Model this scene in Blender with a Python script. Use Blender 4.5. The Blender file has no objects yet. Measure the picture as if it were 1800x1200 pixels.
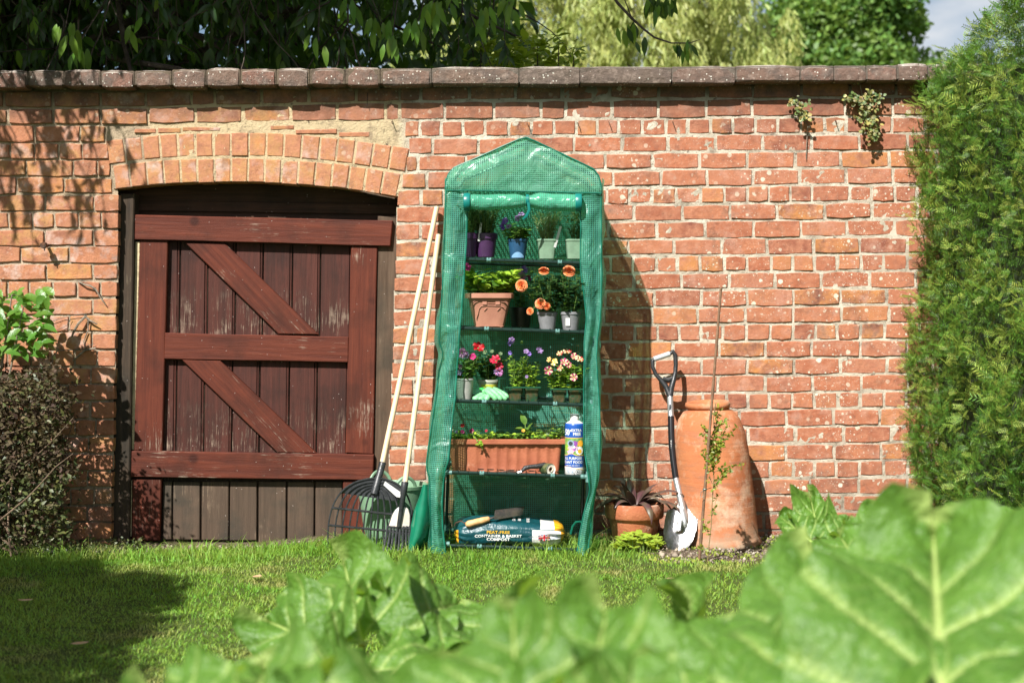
import bpy, math, random
import numpy as np
from mathutils import Vector, Matrix

# ------------------------------------------------------------------ camera, world, sun, exposure
sc = bpy.context.scene
COL = sc.collection
CAMY, CAMZ, FPX = -6.9, 1.056, 2500.0
PITCH = -math.atan(40 / FPX)
cd = bpy.data.cameras.new('camera')
cd.lens = 50.0; cd.sensor_width = 36.0; cd.clip_start = 0.05; cd.clip_end = 2000
cd.dof.use_dof = True; cd.dof.focus_distance = 6.42; cd.dof.aperture_fstop = 2.9
cam = bpy.data.objects.new('camera', cd); COL.objects.link(cam)
cam.location = (0, CAMY, CAMZ); cam.rotation_euler = (math.pi / 2 + PITCH, 0, 0)
sc.camera = cam
SUNDIR = Vector((0.52, 1.0, -1.09)).normalized()          # direction the light travels
elev = math.asin(-SUNDIR.z)
world = bpy.data.worlds.new('World'); sc.world = world; world.use_nodes = True
wn = world.node_tree; wn.nodes.clear()
sky = wn.nodes.new('ShaderNodeTexSky'); sky.sky_type = 'NISHITA'; sky.sun_disc = False
sky.sun_elevation = elev
sky.sun_rotation = math.atan2(-SUNDIR.x, -SUNDIR.y)
wtc = wn.nodes.new('ShaderNodeTexCoord')
wmp = wn.nodes.new('ShaderNodeMapping'); wmp.inputs['Scale'].default_value = (1.0, 1.0, 2.6)
wns = wn.nodes.new('ShaderNodeTexNoise'); wns.inputs['Scale'].default_value = 5.0; wns.inputs['Detail'].default_value = 7; wns.inputs['Roughness'].default_value = 0.55
wrp = wn.nodes.new('ShaderNodeValToRGB'); wrp.color_ramp.elements[0].position = 0.43; wrp.color_ramp.elements[1].position = 0.66
wmx = wn.nodes.new('ShaderNodeMix'); wmx.data_type = 'RGBA'
wmx.inputs[7].default_value = (8.5, 8.7, 9.0, 1)
wbg = wn.nodes.new('ShaderNodeBackground'); wbg.inputs['Strength'].default_value = 0.05
wo = wn.nodes.new('ShaderNodeOutputWorld')
wn.links.new(wtc.outputs['Generated'], wmp.inputs[0]); wn.links.new(wmp.outputs[0], wns.inputs['Vector'])
wn.links.new(wns.outputs[0], wrp.inputs[0]); wn.links.new(wrp.outputs[0], wmx.inputs[0])
wn.links.new(sky.outputs[0], wmx.inputs[6]); wn.links.new(wmx.outputs[2], wbg.inputs[0]); wn.links.new(wbg.outputs[0], wo.inputs[0])
sl = bpy.data.lights.new('sun', 'SUN'); sl.energy = 5.0; sl.angle = math.radians(0.53); sl.color = (1.0, 0.965, 0.91)
so = bpy.data.objects.new('sun', sl); COL.objects.link(so); so.location = (-4, -7, 8)
so.rotation_euler = SUNDIR.to_track_quat('-Z', 'Y').to_euler()
sc.view_settings.view_transform = 'Standard'; sc.view_settings.look = 'None'
sc.view_settings.gamma = 1.0; sc.view_settings.use_curve_mapping = False
sc.view_settings.exposure = 0.95
sc.render.engine = 'CYCLES'
sc.cycles.use_denoising = True
sc.cycles.max_bounces = 8; sc.cycles.transparent_max_bounces = 16; sc.cycles.diffuse_bounces = 3
sc.cycles.sample_clamp_indirect = 6.0

rnd = random.Random(11)
rng = np.random.default_rng(11)
U = rnd.uniform

def W(px, py, y):
    """world point on the vertical plane y seen at photograph position px, py"""
    a = (px - 900) / FPX; b = (600 - py) / FPX
    d = Vector((a, math.cos(PITCH) - b * math.sin(PITCH), math.sin(PITCH) + b * math.cos(PITCH)))
    t = (y - CAMY) / d.y
    return Vector((d.x * t, y, CAMZ + d.z * t))

def XZ(px, py, y=0.0):
    p = W(px, py, y); return (p.x, p.z)

# ------------------------------------------------------------------ value noise in numpy
_tab = np.random.default_rng(3).random((64, 64, 64))
def vnoise(P, s=1.0, seed=0):
    P = np.asarray(P, float) * s + seed * 17.31
    i = np.floor(P).astype(int); f = P - i; f = f * f * (3 - 2 * f)
    out = 0
    for dx in (0, 1):
        for dy in (0, 1):
            for dz in (0, 1):
                w = (f[..., 0] if dx else 1 - f[..., 0]) * (f[..., 1] if dy else 1 - f[..., 1]) * (f[..., 2] if dz else 1 - f[..., 2])
                out = out + w * _tab[(i[..., 0] + dx) & 63, (i[..., 1] + dy) & 63, (i[..., 2] + dz) & 63]
    return out * 2 - 1
def fbm(P, s=1.0, seed=0, o=3):
    r = 0; a = 1; t = 0
    for k in range(o):
        r = r + a * vnoise(P, s * 2 ** k, seed + k); t += a; a *= 0.5
    return r / t
def n1(x, y, z, s=1.0, seed=0):
    return float(vnoise(np.array([[x, y, z]]), s, seed)[0])

# ------------------------------------------------------------------ mesh helpers
def rootloc(o):
    while o.parent: o = o.parent
    return Vector(o.location)

def finish(me, name, mats, parent, smooth, ang, origin=None):
    for m in (mats if isinstance(mats, (list, tuple)) else [mats]): me.materials.append(m)
    if smooth:
        me.polygons.foreach_set('use_smooth', [True] * len(me.polygons))
        if ang: me.set_sharp_from_angle(angle=math.radians(ang))
    o = bpy.data.objects.new(name, me); COL.objects.link(o)
    if parent: o.parent = parent
    elif origin is not None: o.location = origin
    return o

class MB:
    def __init__(s): s.v = []; s.f = []; s.m = []; s.uv = []
    def add(s, vs, fs, mi=0, uv=None):
        b = len(s.v); s.v += [tuple(p) for p in vs]; s.f += [tuple(b + i for i in f) for f in fs]; s.m += [mi] * len(fs)
        s.uv += list(uv) if uv else [(0, 0)] * len(vs)
    def box(s, c, sz, R=None, bev=0.0, mi=0, jit=0.0):
        c = Vector(c); hx, hy, hz = sz[0] / 2, sz[1] / 2, sz[2] / 2
        if bev <= 0:
            vs = [Vector((x * hx, y * hy, z * hz)) for z in (-1, 1) for y in (-1, 1) for x in (-1, 1)]
            fs = [(0, 2, 3, 1), (4, 5, 7, 6), (0, 1, 5, 4), (2, 6, 7, 3), (0, 4, 6, 2), (1, 3, 7, 5)]
        else:
            vs = []; idx = {}
            for x in (-1, 1):
                for y in (-1, 1):
                    for z in (-1, 1):
                        for a in range(3):
                            p = [x * hx, y * hy, z * hz]
                            for k in range(3):
                                if k != a: p[k] -= (x, y, z)[k] * bev
                            idx[(x, y, z, a)] = len(vs); vs.append(Vector(p))
            fs = []
            for a in range(3):
                b1, b2 = (a + 1) % 3, (a + 2) % 3
                for sg in (-1, 1):
                    q = []
                    for (u, v) in ((-1, -1), (1, -1), (1, 1), (-1, 1)):
                        k = [0, 0, 0]; k[a] = sg; k[b1] = u; k[b2] = v; q.append(idx[(*k, a)])
                    fs.append(tuple(q) if sg > 0 else tuple(q[::-1]))
                for u in (-1, 1):
                    for v in (-1, 1):
                        k0 = [0, 0, 0]; k0[b1] = u; k0[b2] = v; k0[a] = -1; k1 = list(k0); k1[a] = 1
                        q = (idx[(*k0, b1)], idx[(*k1, b1)], idx[(*k1, b2)], idx[(*k0, b2)])
                        fs.append(q if u * v < 0 else q[::-1])
            for x in (-1, 1):
                for y in (-1, 1):
                    for z in (-1, 1):
                        q = (idx[(x, y, z, 0)], idx[(x, y, z, 1)], idx[(x, y, z, 2)])
                        fs.append(q if x * y * z > 0 else q[::-1])
        if jit: vs = [p + Vector((U(-jit, jit), U(-jit, jit), U(-jit, jit))) for p in vs]
        if R is not None: vs = [R @ p for p in vs]
        s.add([c + p for p in vs], fs, mi)
    def tube(s, path, rad, n=8, mi=0, cap=True, flat=1.0):
        path = [Vector(p) for p in path]; N = len(path)
        if not isinstance(rad, (list, tuple)): rad = [rad] * N
        t = (path[1] - path[0]).normalized()
        ref = Vector((0, 0, 1)) if abs(t.z) < 0.9 else Vector((0, 1, 0))
        nr = (ref - t * ref.dot(t)).normalized()
        vs = []
        for i, p in enumerate(path):
            t = (path[min(i + 1, N - 1)] - path[max(i - 1, 0)]).normalized()
            nr = (nr - t * nr.dot(t))
            nr = nr.normalized() if nr.length > 1e-6 else Vector((1, 0, 0))
            b = t.cross(nr)
            for k in range(n):
                a = 2 * math.pi * k / n
                vs.append(p + (nr * math.cos(a) * flat + b * math.sin(a)) * rad[i])
        fs = [(i * n + k, i * n + (k + 1) % n, (i + 1) * n + (k + 1) % n, (i + 1) * n + k) for i in range(N - 1) for k in range(n)]
        if cap: fs += [tuple(range(n - 1, -1, -1)), tuple((N - 1) * n + k for k in range(n))]
        s.add(vs, fs, mi)
    def lathe(s, prof, c=(0, 0, 0), n=28, R=None, mi=0, fn=None, mis=None):
        c = Vector(c); vs = []
        for (r, z) in prof:
            for k in range(n):
                a = 2 * math.pi * k / n
                rr = r * (fn(a, z) if fn else 1)
                p = Vector((rr * math.cos(a), rr * math.sin(a), z))
                vs.append(c + (R @ p if R is not None else p))
        for i in range(len(prof) - 1):
            if i == 0: s.add(vs, [], 0); b = len(s.v) - len(vs)
            for k in range(n):
                s.f.append((b + i * n + k, b + i * n + (k + 1) % n, b + (i + 1) * n + (k + 1) % n, b + (i + 1) * n + k))
                s.m.append(mis[i] if mis else mi)
    def grid(s, nu, nv, fn, mi=0, uvf=None, closed=False, mif=None):
        vs = []; uv = []
        for j in range(nv + 1):
            for i in range(nu + (0 if closed else 1)):
                vs.append(fn(i / nu, j / nv)); uv.append(uvf(i / nu, j / nv) if uvf else (i / nu, j / nv))
        w = nu if closed else nu + 1
        b = len(s.v); s.add(vs, [], 0, uv)
        for j in range(nv):
            for i in range(nu):
                i2 = (i + 1) % w
                s.f.append((b + j * w + i, b + j * w + i2, b + (j + 1) * w + i2, b + (j + 1) * w + i))
                s.m.append(mif((i + .5) / nu, (j + .5) / nv) if mif else mi)
    def prism(s, pts, yf, th, bev=0.003, mi=0, yj=0.0):
        """outline (x,z) seen from -y, front at yf, going back th"""
        A = sum(pts[i][0] * pts[(i + 1) % len(pts)][1] - pts[(i + 1) % len(pts)][0] * pts[i][1] for i in range(len(pts)))
        if A < 0: pts = pts[::-1]
        n = len(pts); ins = []
        for i in range(n):
            a = Vector(pts[i - 1]); b = Vector(pts[i]); c = Vector(pts[(i + 1) % n])
            d1 = (b - a).normalized(); d2 = (c - b).normalized()
            n1_ = Vector((-d1.y, d1.x)); n2_ = Vector((-d2.y, d2.x)); m = (n1_ + n2_)
            m = m / max(0.3, m.dot(n1_)) if m.length > 1e-6 else n1_
            ins.append((b.x + m.x * bev, b.y + m.y * bev))
        vs = [(p[0], yf + (U(-yj, yj) if yj else 0), p[1]) for p in ins] + [(p[0], yf + bev, p[1]) for p in pts] + [(p[0], yf + th, p[1]) for p in pts]
        fs = [tuple(range(n)), tuple(2 * n + i for i in range(n - 1, -1, -1))]
        for i in range(n):
            j = (i + 1) % n
            fs += [(i, n + i, n + j, j), (n + i, 2 * n + i, 2 * n + j, n + j)]
        s.add(vs, fs, mi)
    def build(s, name, mats, parent=None, smooth=True, ang=35, origin=None):
        if parent: off = rootloc(parent)
        else:
            if origin is None:
                a = np.array(s.v); origin = Vector(((a[:, 0].min() + a[:, 0].max()) / 2, (a[:, 1].min() + a[:, 1].max()) / 2, a[:, 2].min()))
            off = Vector(origin)
        me = bpy.data.meshes.new(name)
        me.from_pydata([(p[0] - off.x, p[1] - off.y, p[2] - off.z) for p in s.v], [], s.f)
        me.polygons.foreach_set('material_index', s.m)
        ul = me.uv_layers.new(name='UVMap')
        vi = np.empty(len(me.loops), dtype=np.int32); me.loops.foreach_get('vertex_index', vi)
        ul.data.foreach_set('uv', np.array(s.uv, dtype=np.float32)[vi].ravel())
        return finish(me, name, mats, parent, smooth, ang, origin)

def tag(o, label=None, cat=None, group=None, kind=None):
    if label: o['label'] = label
    if cat: o['category'] = cat
    if group: o['group'] = group
    if kind: o['kind'] = kind
    return o
def thing(name, label, cat, loc=(0, 0, 0), group=None, kind=None):
    o = bpy.data.objects.new(name, None); COL.objects.link(o); o.location = loc; o.empty_display_size = 0.1
    return tag(o, label, cat, group, kind)

# scattered foliage: templates are (verts kx3 in [side, length, normal], faces list of tris)
def np_build(name, parts, mats, parent=None, smooth=True, origin=None):
    if parent: off = rootloc(parent)
    else: off = Vector(origin) if origin is not None else Vector((0, 0, 0))
    Vs = []; Fs = []; Ms = []; b = 0
    for it in parts:
        V, F = it[0], it[1]; mi = it[2] if len(it) > 2 else 0
        Vs.append(V); Fs.append(F + b); Ms.append(np.full(len(F), mi, dtype=np.int32)); b += len(V)
    V = np.concatenate(Vs) - np.array(off); F = np.concatenate(Fs); M = np.concatenate(Ms)
    me = bpy.data.meshes.new(name)
    me.vertices.add(len(V)); me.vertices.foreach_set('co', V.astype(np.float32).ravel())
    me.loops.add(len(F) * 3); me.loops.foreach_set('vertex_index', F.astype(np.int32).ravel())
    me.polygons.add(len(F)); me.polygons.foreach_set('loop_start', np.arange(0, len(F) * 3, 3, dtype=np.int32))
    me.polygons.foreach_set('loop_total', np.full(len(F), 3, dtype=np.int32)) if False else None
    me.polygons.foreach_set('material_index', M)
    me.update(calc_edges=True); me.validate()
    return finish(me, name, mats, parent, smooth, None, origin)

def nrm(a): return a / np.maximum(np.linalg.norm(a, axis=-1, keepdims=True), 1e-9)
def scat(T, P, D, Nn, L, Wd=None):
    """place template T at P (N,3) along D with normal hint Nn, length L (N,), width Wd (N,)"""
    tv, tf = T; P = np.asarray(P, float); N = len(P)
    D = nrm(np.asarray(D, float)); Nn = np.asarray(Nn, float)
    S = nrm(np.cross(D, Nn)); Nn = np.cross(S, D)
    L = np.broadcast_to(np.asarray(L, float), (N,)); Wd = L if Wd is None else np.broadcast_to(np.asarray(Wd, float), (N,))
    V = P[:, None, :] + tv[None, :, 0:1] * (S * Wd[:, None])[:, None, :] + tv[None, :, 1:2] * (D * L[:, None])[:, None, :] + tv[None, :, 2:3] * (Nn * L[:, None])[:, None, :]
    F = tf[None] + (np.arange(N) * len(tv))[:, None, None]
    return V.reshape(-1, 3), F.reshape(-1, 3)
def leafT(w=0.5, fold=0.12, droop=0.25, rows=((0.3, .9), (0.65, .8)), tipz=0):
    v = [(0, 0, 0)]
    for t, k in rows:
        z = -droop * t * t
        v += [(-w * k / 2, t, z + fold * k), (0, t, z), (w * k / 2, t, z + fold * k)]
    v.append((0, 1, -droop + tipz)); n = len(rows); f = [(0, 2, 1), (0, 3, 2)]
    for r in range(n - 1):
        a = 1 + 3 * r; b = a + 3
        f += [(a, a + 1, b + 1), (a, b + 1, b), (a + 1, a + 2, b + 2), (a + 1, b + 2, b + 1)]
    a = 1 + 3 * (n - 1); t = len(v) - 1
    f += [(a, a + 1, t), (a + 1, a + 2, t)]
    return np.array(v, float), np.array(f)
T_OV = leafT(0.55, 0.07, 0.2, ((.12, .55), (.38, 1), (.7, .75)))
T_LANCE = leafT(0.34, 0.04, 0.35, ((.12, .5), (.4, 1), (.72, .7)))
T_NEEDLE = leafT(0.12, 0.02, 0.2, ((.5, 1.0),))
T_ROUND = leafT(0.85, 0.08, 0.15, ((.12, .7), (.45, 1), (.8, .75)))
T_TINY = (np.array([(0, 0, 0), (-.3, .5, .05), (0, 1, -.1), (.3, .5, .05)], float), np.array([(0, 3, 1), (1, 3, 2)]))
T_ANYQ = (np.array([(-.5, 0, 0), (.5, 0, 0), (.35, 1, .1), (-.35, 1, .1)], float), np.array([(0, 1, 2), (0, 2, 3)]))
def rdir(n, g=None): 
    g = g or rng
    return nrm(g.normal(size=(n, 3)))

# ------------------------------------------------------------------ material helpers
def newmat(name):
    m = bpy.data.materials.new(name); m.use_nodes = True; nt = m.node_tree; nt.nodes.clear()
    out = nt.nodes.new('ShaderNodeOutputMaterial'); return m, nt, out
def nd(nt, typ, ins=None, **props):
    n = nt.nodes.new(typ)
    for k, v in props.items(): setattr(n, k, v)
    for k, v in (ins or {}).items():
        if isinstance(v, bpy.types.NodeSocket): nt.links.new(v, n.inputs[k])
        else: n.inputs[k].default_value = v
    return n
def c4(c): return (c[0], c[1], c[2], 1.0)
def mixc(nt, fac, a, b, mode='MIX'):
    n = nt.nodes.new('ShaderNodeMix'); n.data_type = 'RGBA'; n.blend_type = mode; n.clamp_factor = True
    for i, v in ((0, fac), (6, a), (7, b)):
        if isinstance(v, bpy.types.NodeSocket): nt.links.new(v, n.inputs[i])
        else: n.inputs[i].default_value = v if i == 0 else c4(v)
    return n.outputs[2]
def mth(nt, op, a, b=0.0, c=None, clamp=False):
    n = nt.nodes.new('ShaderNodeMath'); n.operation = op; n.use_clamp = clamp
    for i, v in enumerate([a, b] + ([c] if c is not None else [])):
        if isinstance(v, bpy.types.NodeSocket): nt.links.new(v, n.inputs[i])
        else: n.inputs[i].default_value = v
    return n.outputs[0]
def rng_(nt, v, a, b, c=0.0, d=1.0):
    return nd(nt, 'ShaderNodeMapRange', {0: v, 1: a, 2: b, 3: c, 4: d}).outputs[0]
def noi(nt, vec, scale, detail=4, rough=0.55, dist=0.0):
    return nd(nt, 'ShaderNodeTexNoise', {'Vector': vec, 'Scale': scale, 'Detail': detail, 'Roughness': rough, 'Distortion': dist}).outputs[0]
def posn(nt): return nd(nt, 'ShaderNodeNewGeometry').outputs['Position']
def bumpn(nt, h, st=0.3, dist=0.01): return nd(nt, 'ShaderNodeBump', {'Height': h, 'Strength': st, 'Distance': dist}).outputs[0]
def island(nt):
    g = nd(nt, 'ShaderNodeNewGeometry').outputs['Random Per Island']; o = nd(nt, 'ShaderNodeObjectInfo').outputs['Random']
    s = mth(nt, 'ADD', mth(nt, 'MULTIPLY', g, 91.7), mth(nt, 'MULTIPLY', o, 57.3))
    return nd(nt, 'ShaderNodeTexWhiteNoise', {'W': s}, noise_dimensions='1D')
def mat(name, col, rough=0.6, col2=None, scale=8, bump=0.0, bscale=60, metal=0.0, transl=0.0, rand=0.0, hue=0.0, spec=0.5, coat=0.0, lo=0.4, hi=0.62, tcol=None, detail=4, dirt=None, dscale=5, dlo=.5, dhi=.7, trans=0.0):
    m, nt, out = newmat(name); p = posn(nt)
    c = None
    if col2: c = mixc(nt, rng_(nt, noi(nt, p, scale, detail), lo, hi), col, col2)
    if rand or hue:
        w = island(nt)
        hs = nd(nt, 'ShaderNodeHueSaturation', {'Hue': rng_(nt, nd(nt, 'ShaderNodeSeparateColor', {0: w.outputs[1]}).outputs[1], 0, 1, .5 - hue, .5 + hue),
              'Value': rng_(nt, w.outputs[0], 0, 1, 1 - rand, 1 + rand), 'Saturation': 1.0, 'Fac': 1.0, 'Color': c if c else c4(col)})
        c = hs.outputs[0]
    if dirt: c = mixc(nt, rng_(nt, noi(nt, p, dscale, 6, .65), dlo, dhi), c if c else col, dirt)
    b = nd(nt, 'ShaderNodeBsdfPrincipled', {'Base Color': c if c else c4(col), 'Roughness': rough, 'Metallic': metal, 'Specular IOR Level': spec, 'Coat Weight': coat})
    if trans: b.inputs['Transmission Weight'].default_value = trans
    if bump: nt.links.new(bumpn(nt, noi(nt, p, bscale, 5), bump, 0.01), b.inputs['Normal'])
    sh = b.outputs[0]
    if transl:
        tc = mixc(nt, 0.5, c if c else col, tcol or (col[0] * 1.6, col[1] * 1.35, col[2] * .5))
        t = nd(nt, 'ShaderNodeBsdfTranslucent', {'Color': tc})
        mx = nd(nt, 'ShaderNodeMixShader', {0: transl, 1: sh, 2: t.outputs[0]}); sh = mx.outputs[0]
    nt.links.new(sh, out.inputs[0]); return m
# ------------------------------------------------------------------ brick wall materials
def brick_mat():
    m, nt, out = newmat('old_brick'); p = posn(nt); w = island(nt)
    x = nd(nt, 'ShaderNodeSeparateXYZ', {0: p}).outputs[0]; z = nd(nt, 'ShaderNodeSeparateXYZ', {0: p}).outputs[2]
    r = nd(nt, 'ShaderNodeValToRGB', {0: mth(nt, 'ADD', mth(nt, 'MULTIPLY', w.outputs[0], 1.0), mth(nt, 'MULTIPLY', mth(nt, 'SUBTRACT', noi(nt, p, 5.0, 4), .5), .5), clamp=True)}); cr = r.color_ramp; cr.interpolation = 'LINEAR'
    cols = [(0, (.31, .098, .050)), (.18, (.37, .130, .066)), (.36, (.33, .115, .062)), (.5, (.20, .068, .045)), (.62, (.40, .150, .074)), (.75, (.36, .145, .088)), (.88, (.43, .178, .078)), (1, (.14, .06, .045))]
    cr.elements[0].position = 0; cr.elements[0].color = c4(cols[0][1]); cr.elements[1].position = 1; cr.elements[1].color = c4(cols[-1][1])
    for q, c in cols[1:-1]: e = cr.elements.new(q); e.color = c4(c)
    c = r.outputs[0]
    left = rng_(nt, x, -1.2, -0.4, 1, 0)
    c = mixc(nt, mth(nt, 'MULTIPLY', left, .45), c, (.38, .19, .095))
    ar = mth(nt, 'MULTIPLY', mth(nt, 'MULTIPLY', rng_(nt, x, -.5, -.56), rng_(nt, x, -2.0, -1.93)), mth(nt, 'MULTIPLY', rng_(nt, z, 1.62, 1.64), rng_(nt, z, 1.97, 1.93)))
    c = mixc(nt, mth(nt, 'MULTIPLY', ar, .6), c, (.44, .22, .10))
    # mottling inside a brick
    c = mixc(nt, rng_(nt, noi(nt, p, 22, 5, .6), .38, .7), c, (.42, .18, .105))
    c = mixc(nt, rng_(nt, noi(nt, p, 14, 6, .65), .52, .70, 0, .65), c, (.20, .078, .052))
    c = mixc(nt, rng_(nt, noi(nt, p, 48, 5, .7), .50, .72, 0, .42), c, (.24, .095, .06))
    c = mixc(nt, rng_(nt, noi(nt, p, 33, 5, .7), .54, .72, 0, .42), c, (.48, .26, .17))
    # ochre cast on a few bricks
    q = nd(nt, 'ShaderNodeSeparateColor', {0: w.outputs[1]})
    och = mth(nt, 'MULTIPLY', rng_(nt, q.outputs[0], .84, .92), rng_(nt, noi(nt, p, 14, 5, .65), .42, .66, 0, .62))
    c = mixc(nt, och, c, (.58, .25, .07))
    och2 = mth(nt, 'MULTIPLY', mth(nt, 'MULTIPLY', left, rng_(nt, q.outputs[2], .5, .6)), rng_(nt, noi(nt, p, 16, 5, .6), .45, .6, 0, .75))
    c = mixc(nt, mth(nt, 'MULTIPLY', och2, .7), c, (.44, .25, .09))
    # pinkish white bloom, mostly on the left
    ef = mth(nt, 'MULTIPLY', rng_(nt, noi(nt, p, 11, 6, .6), .50, .68), mth(nt, 'MULTIPLY', rng_(nt, q.outputs[1], .35, .75), rng_(nt, left, 0, 1, .22, .85)))
    c = mixc(nt, ef, c, (.52, .40, .35))
    # soot patches, plus a band that darkens towards the coping
    c = mixc(nt, rng_(nt, noi(nt, p, 5.5, 8, .72), .60, .72, 0, .75), c, (.075, .052, .04))
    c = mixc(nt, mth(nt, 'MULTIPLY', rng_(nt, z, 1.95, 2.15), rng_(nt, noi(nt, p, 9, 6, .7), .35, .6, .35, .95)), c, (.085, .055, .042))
    c = mixc(nt, rng_(nt, noi(nt, p, 8.5, 8, .75), .55, .66, 0, .5), c, (.13, .075, .05))
    # base of the wall is dirtier
    low = rng_(nt, z, .45, .05)
    c = mixc(nt, mth(nt, 'MULTIPLY', low, rng_(nt, noi(nt, p, 8, 6, .7), .42, .6, 0, .7)), c, (.16, .10, .07))
    # lichen spots
    def spots(scale, lo, hi, amt, seed, colr, c):
        sp = nd(nt, 'ShaderNodeVectorMath', {0: p, 1: (seed, seed, seed)}, operation='ADD').outputs[0]
        wv = nd(nt, 'ShaderNodeVectorMath', {0: sp, 1: nd(nt, 'ShaderNodeVectorMath', {0: nd(nt, 'ShaderNodeTexNoise', {'Vector': p, 'Scale': 90.0}).outputs[1], 'Scale': .006}, operation='SCALE').outputs[0]}, operation='ADD').outputs[0]
        v = nd(nt, 'ShaderNodeTexVoronoi', {'Vector': wv, 'Scale': scale, 'Randomness': 1.0})
        s = nd(nt, 'ShaderNodeSeparateColor', {0: v.outputs[1]}); keep = rng_(nt, s.outputs[0], amt, amt + .02)
        rad = rng_(nt, s.outputs[1], 0, 1, lo, hi)
        d = mth(nt, 'SUBTRACT', rad, v.outputs[0]); mk = mth(nt, 'MULTIPLY', mth(nt, 'MULTIPLY', d, 18.0, clamp=True), keep)
        reg = rng_(nt, noi(nt, p, 2.2, 4), .42, .6)
        rt = rng_(nt, x, -.6, 1.4, .25, 1.0)
        return mixc(nt, mth(nt, 'MULTIPLY', mth(nt, 'MULTIPLY', mk, reg), rt), c, colr)
    c = spots(26, .10, .34, .40, 0, (.62, .58, .46), c)
    c = spots(60, .10, .36, .40, 5, (.58, .54, .43), c)
    c = spots(120, .1, .36, .55, 9, (.52, .44, .36), c)
    h = mth(nt, 'ADD', mth(nt, 'MULTIPLY', noi(nt, p, 55, 6, .65), .7), mth(nt, 'MULTIPLY', noi(nt, p, 240, 4, .7), .35))
    pit = nd(nt, 'ShaderNodeTexVoronoi', {'Vector': p, 'Scale': 110.0}); h = mth(nt, 'SUBTRACT', h, mth(nt, 'MULTIPLY', rng_(nt, pit.outputs[0], .22, .05), rng_(nt, noi(nt, p, 9, 3), .5, .6, 0, .55)))
    b = nd(nt, 'ShaderNodeBsdfPrincipled', {'Base Color': c, 'Roughness': .88, 'Specular IOR Level': .25, 'Normal': bumpn(nt, h, .6, .012)})
    nt.links.new(b.outputs[0], out.inputs[0]); return m
def mortar_mat():
    m, nt, out = newmat('lime_mortar'); p = posn(nt)
    x = nd(nt, 'ShaderNodeSeparateXYZ', {0: p}).outputs[0]; z = nd(nt, 'ShaderNodeSeparateXYZ', {0: p}).outputs[2]
    c = mixc(nt, rng_(nt, noi(nt, p, 12, 5), .4, .6), (.64, .57, .46), (.46, .40, .31))
    buff = mth(nt, 'MULTIPLY', rng_(nt, x, -.50, -.56), rng_(nt, z, 1.55, 1.62))
    c = mixc(nt, buff, c, (.56, .44, .27))
    left = rng_(nt, x, -1.7, -1.8)
    c = mixc(nt, mth(nt, 'MULTIPLY', left, .8), c, (.42, .33, .23))
    c = mixc(nt, rng_(nt, noi(nt, p, 26, 7, .75), .57, .66, 0, .9), c, (.09, .07, .05))
    c = mixc(nt, rng_(nt, noi(nt, p, 4.5, 6, .7), .55, .68, 0, .75), c, (.16, .12, .09)); c = mixc(nt, rng_(nt, noi(nt, p, 8.5, 8, .75), .53, .64, 0, .6), c, (.17, .12, .09))
    c = mixc(nt, mth(nt, 'MULTIPLY', rng_(nt, z, .35, .0), rng_(nt, noi(nt, p, 7, 5), .35, .55, 0, .8)), c, (.14, .11, .08))
    c = mixc(nt, rng_(nt, z, 2.08, 2.17, 0, .85), c, (.08, .06, .05))  # shade under the coping painted into the mortar colour
    h = mth(nt, 'ADD', noi(nt, p, 70, 6, .7), mth(nt, 'MULTIPLY', noi(nt, p, 300, 3, .7), .5))
    b = nd(nt, 'ShaderNodeBsdfPrincipled', {'Base Color': c, 'Roughness': .95, 'Specular IOR Level': .15, 'Normal': bumpn(nt, h, .9, .012)})
    nt.links.new(b.outputs[0], out.inputs[0]); return m
def coping_mat():
    m, nt, out = newmat('coping_brick_face'); p = posn(nt); w = island(nt)
    r = nd(nt, 'ShaderNodeValToRGB', {0: w.outputs[0]}); cr = r.color_ramp
    cr.elements[0].color = c4((.16, .108, .082)); cr.elements[1].color = c4((.125, .095, .075)); e = cr.elements.new(.5); e.color = c4((.20, .105, .078))
    c = mixc(nt, rng_(nt, noi(nt, p, 13, 7, .7), .45, .62), r.outputs[0], (.12, .09, .075))
    c = mixc(nt, rng_(nt, noi(nt, p, 30, 6, .7), .5, .72, 0, .6), c, (.36, .28, .23))
    for sc_, amt, rr in ((38, .62, .32), (85, .6, .34)):
        v = nd(nt, 'ShaderNodeTexVoronoi', {'Vector': p, 'Scale': float(sc_)}); s = nd(nt, 'ShaderNodeSeparateColor', {0: v.outputs[1]})
        mk = mth(nt, 'MULTIPLY', mth(nt, 'MULTIPLY', mth(nt, 'SUBTRACT', mth(nt, 'MULTIPLY', s.outputs[1], rr), v.outputs[0]), 14.0, clamp=True), rng_(nt, s.outputs[0], amt, amt + .02))
        c = mixc(nt, mk, c, (.60, .58, .50))
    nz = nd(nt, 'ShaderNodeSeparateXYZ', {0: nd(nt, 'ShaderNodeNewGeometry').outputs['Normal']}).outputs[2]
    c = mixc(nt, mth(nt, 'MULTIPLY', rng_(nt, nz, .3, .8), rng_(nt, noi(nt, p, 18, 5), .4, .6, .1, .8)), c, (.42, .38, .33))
    h = mth(nt, 'ADD', noi(nt, p, 45, 6, .7), mth(nt, 'MULTIPLY', noi(nt, p, 220, 4), .4))
    b = nd(nt, 'ShaderNodeBsdfPrincipled', {'Base Color': c, 'Roughness': .9, 'Specular IOR Level': .25, 'Normal': bumpn(nt, h, .9, .014)})
    nt.links.new(b.outputs[0], out.inputs[0]); return m
M_BRICK, M_MORTAR, M_COPE = brick_mat(), mortar_mat(), coping_mat()

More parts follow.
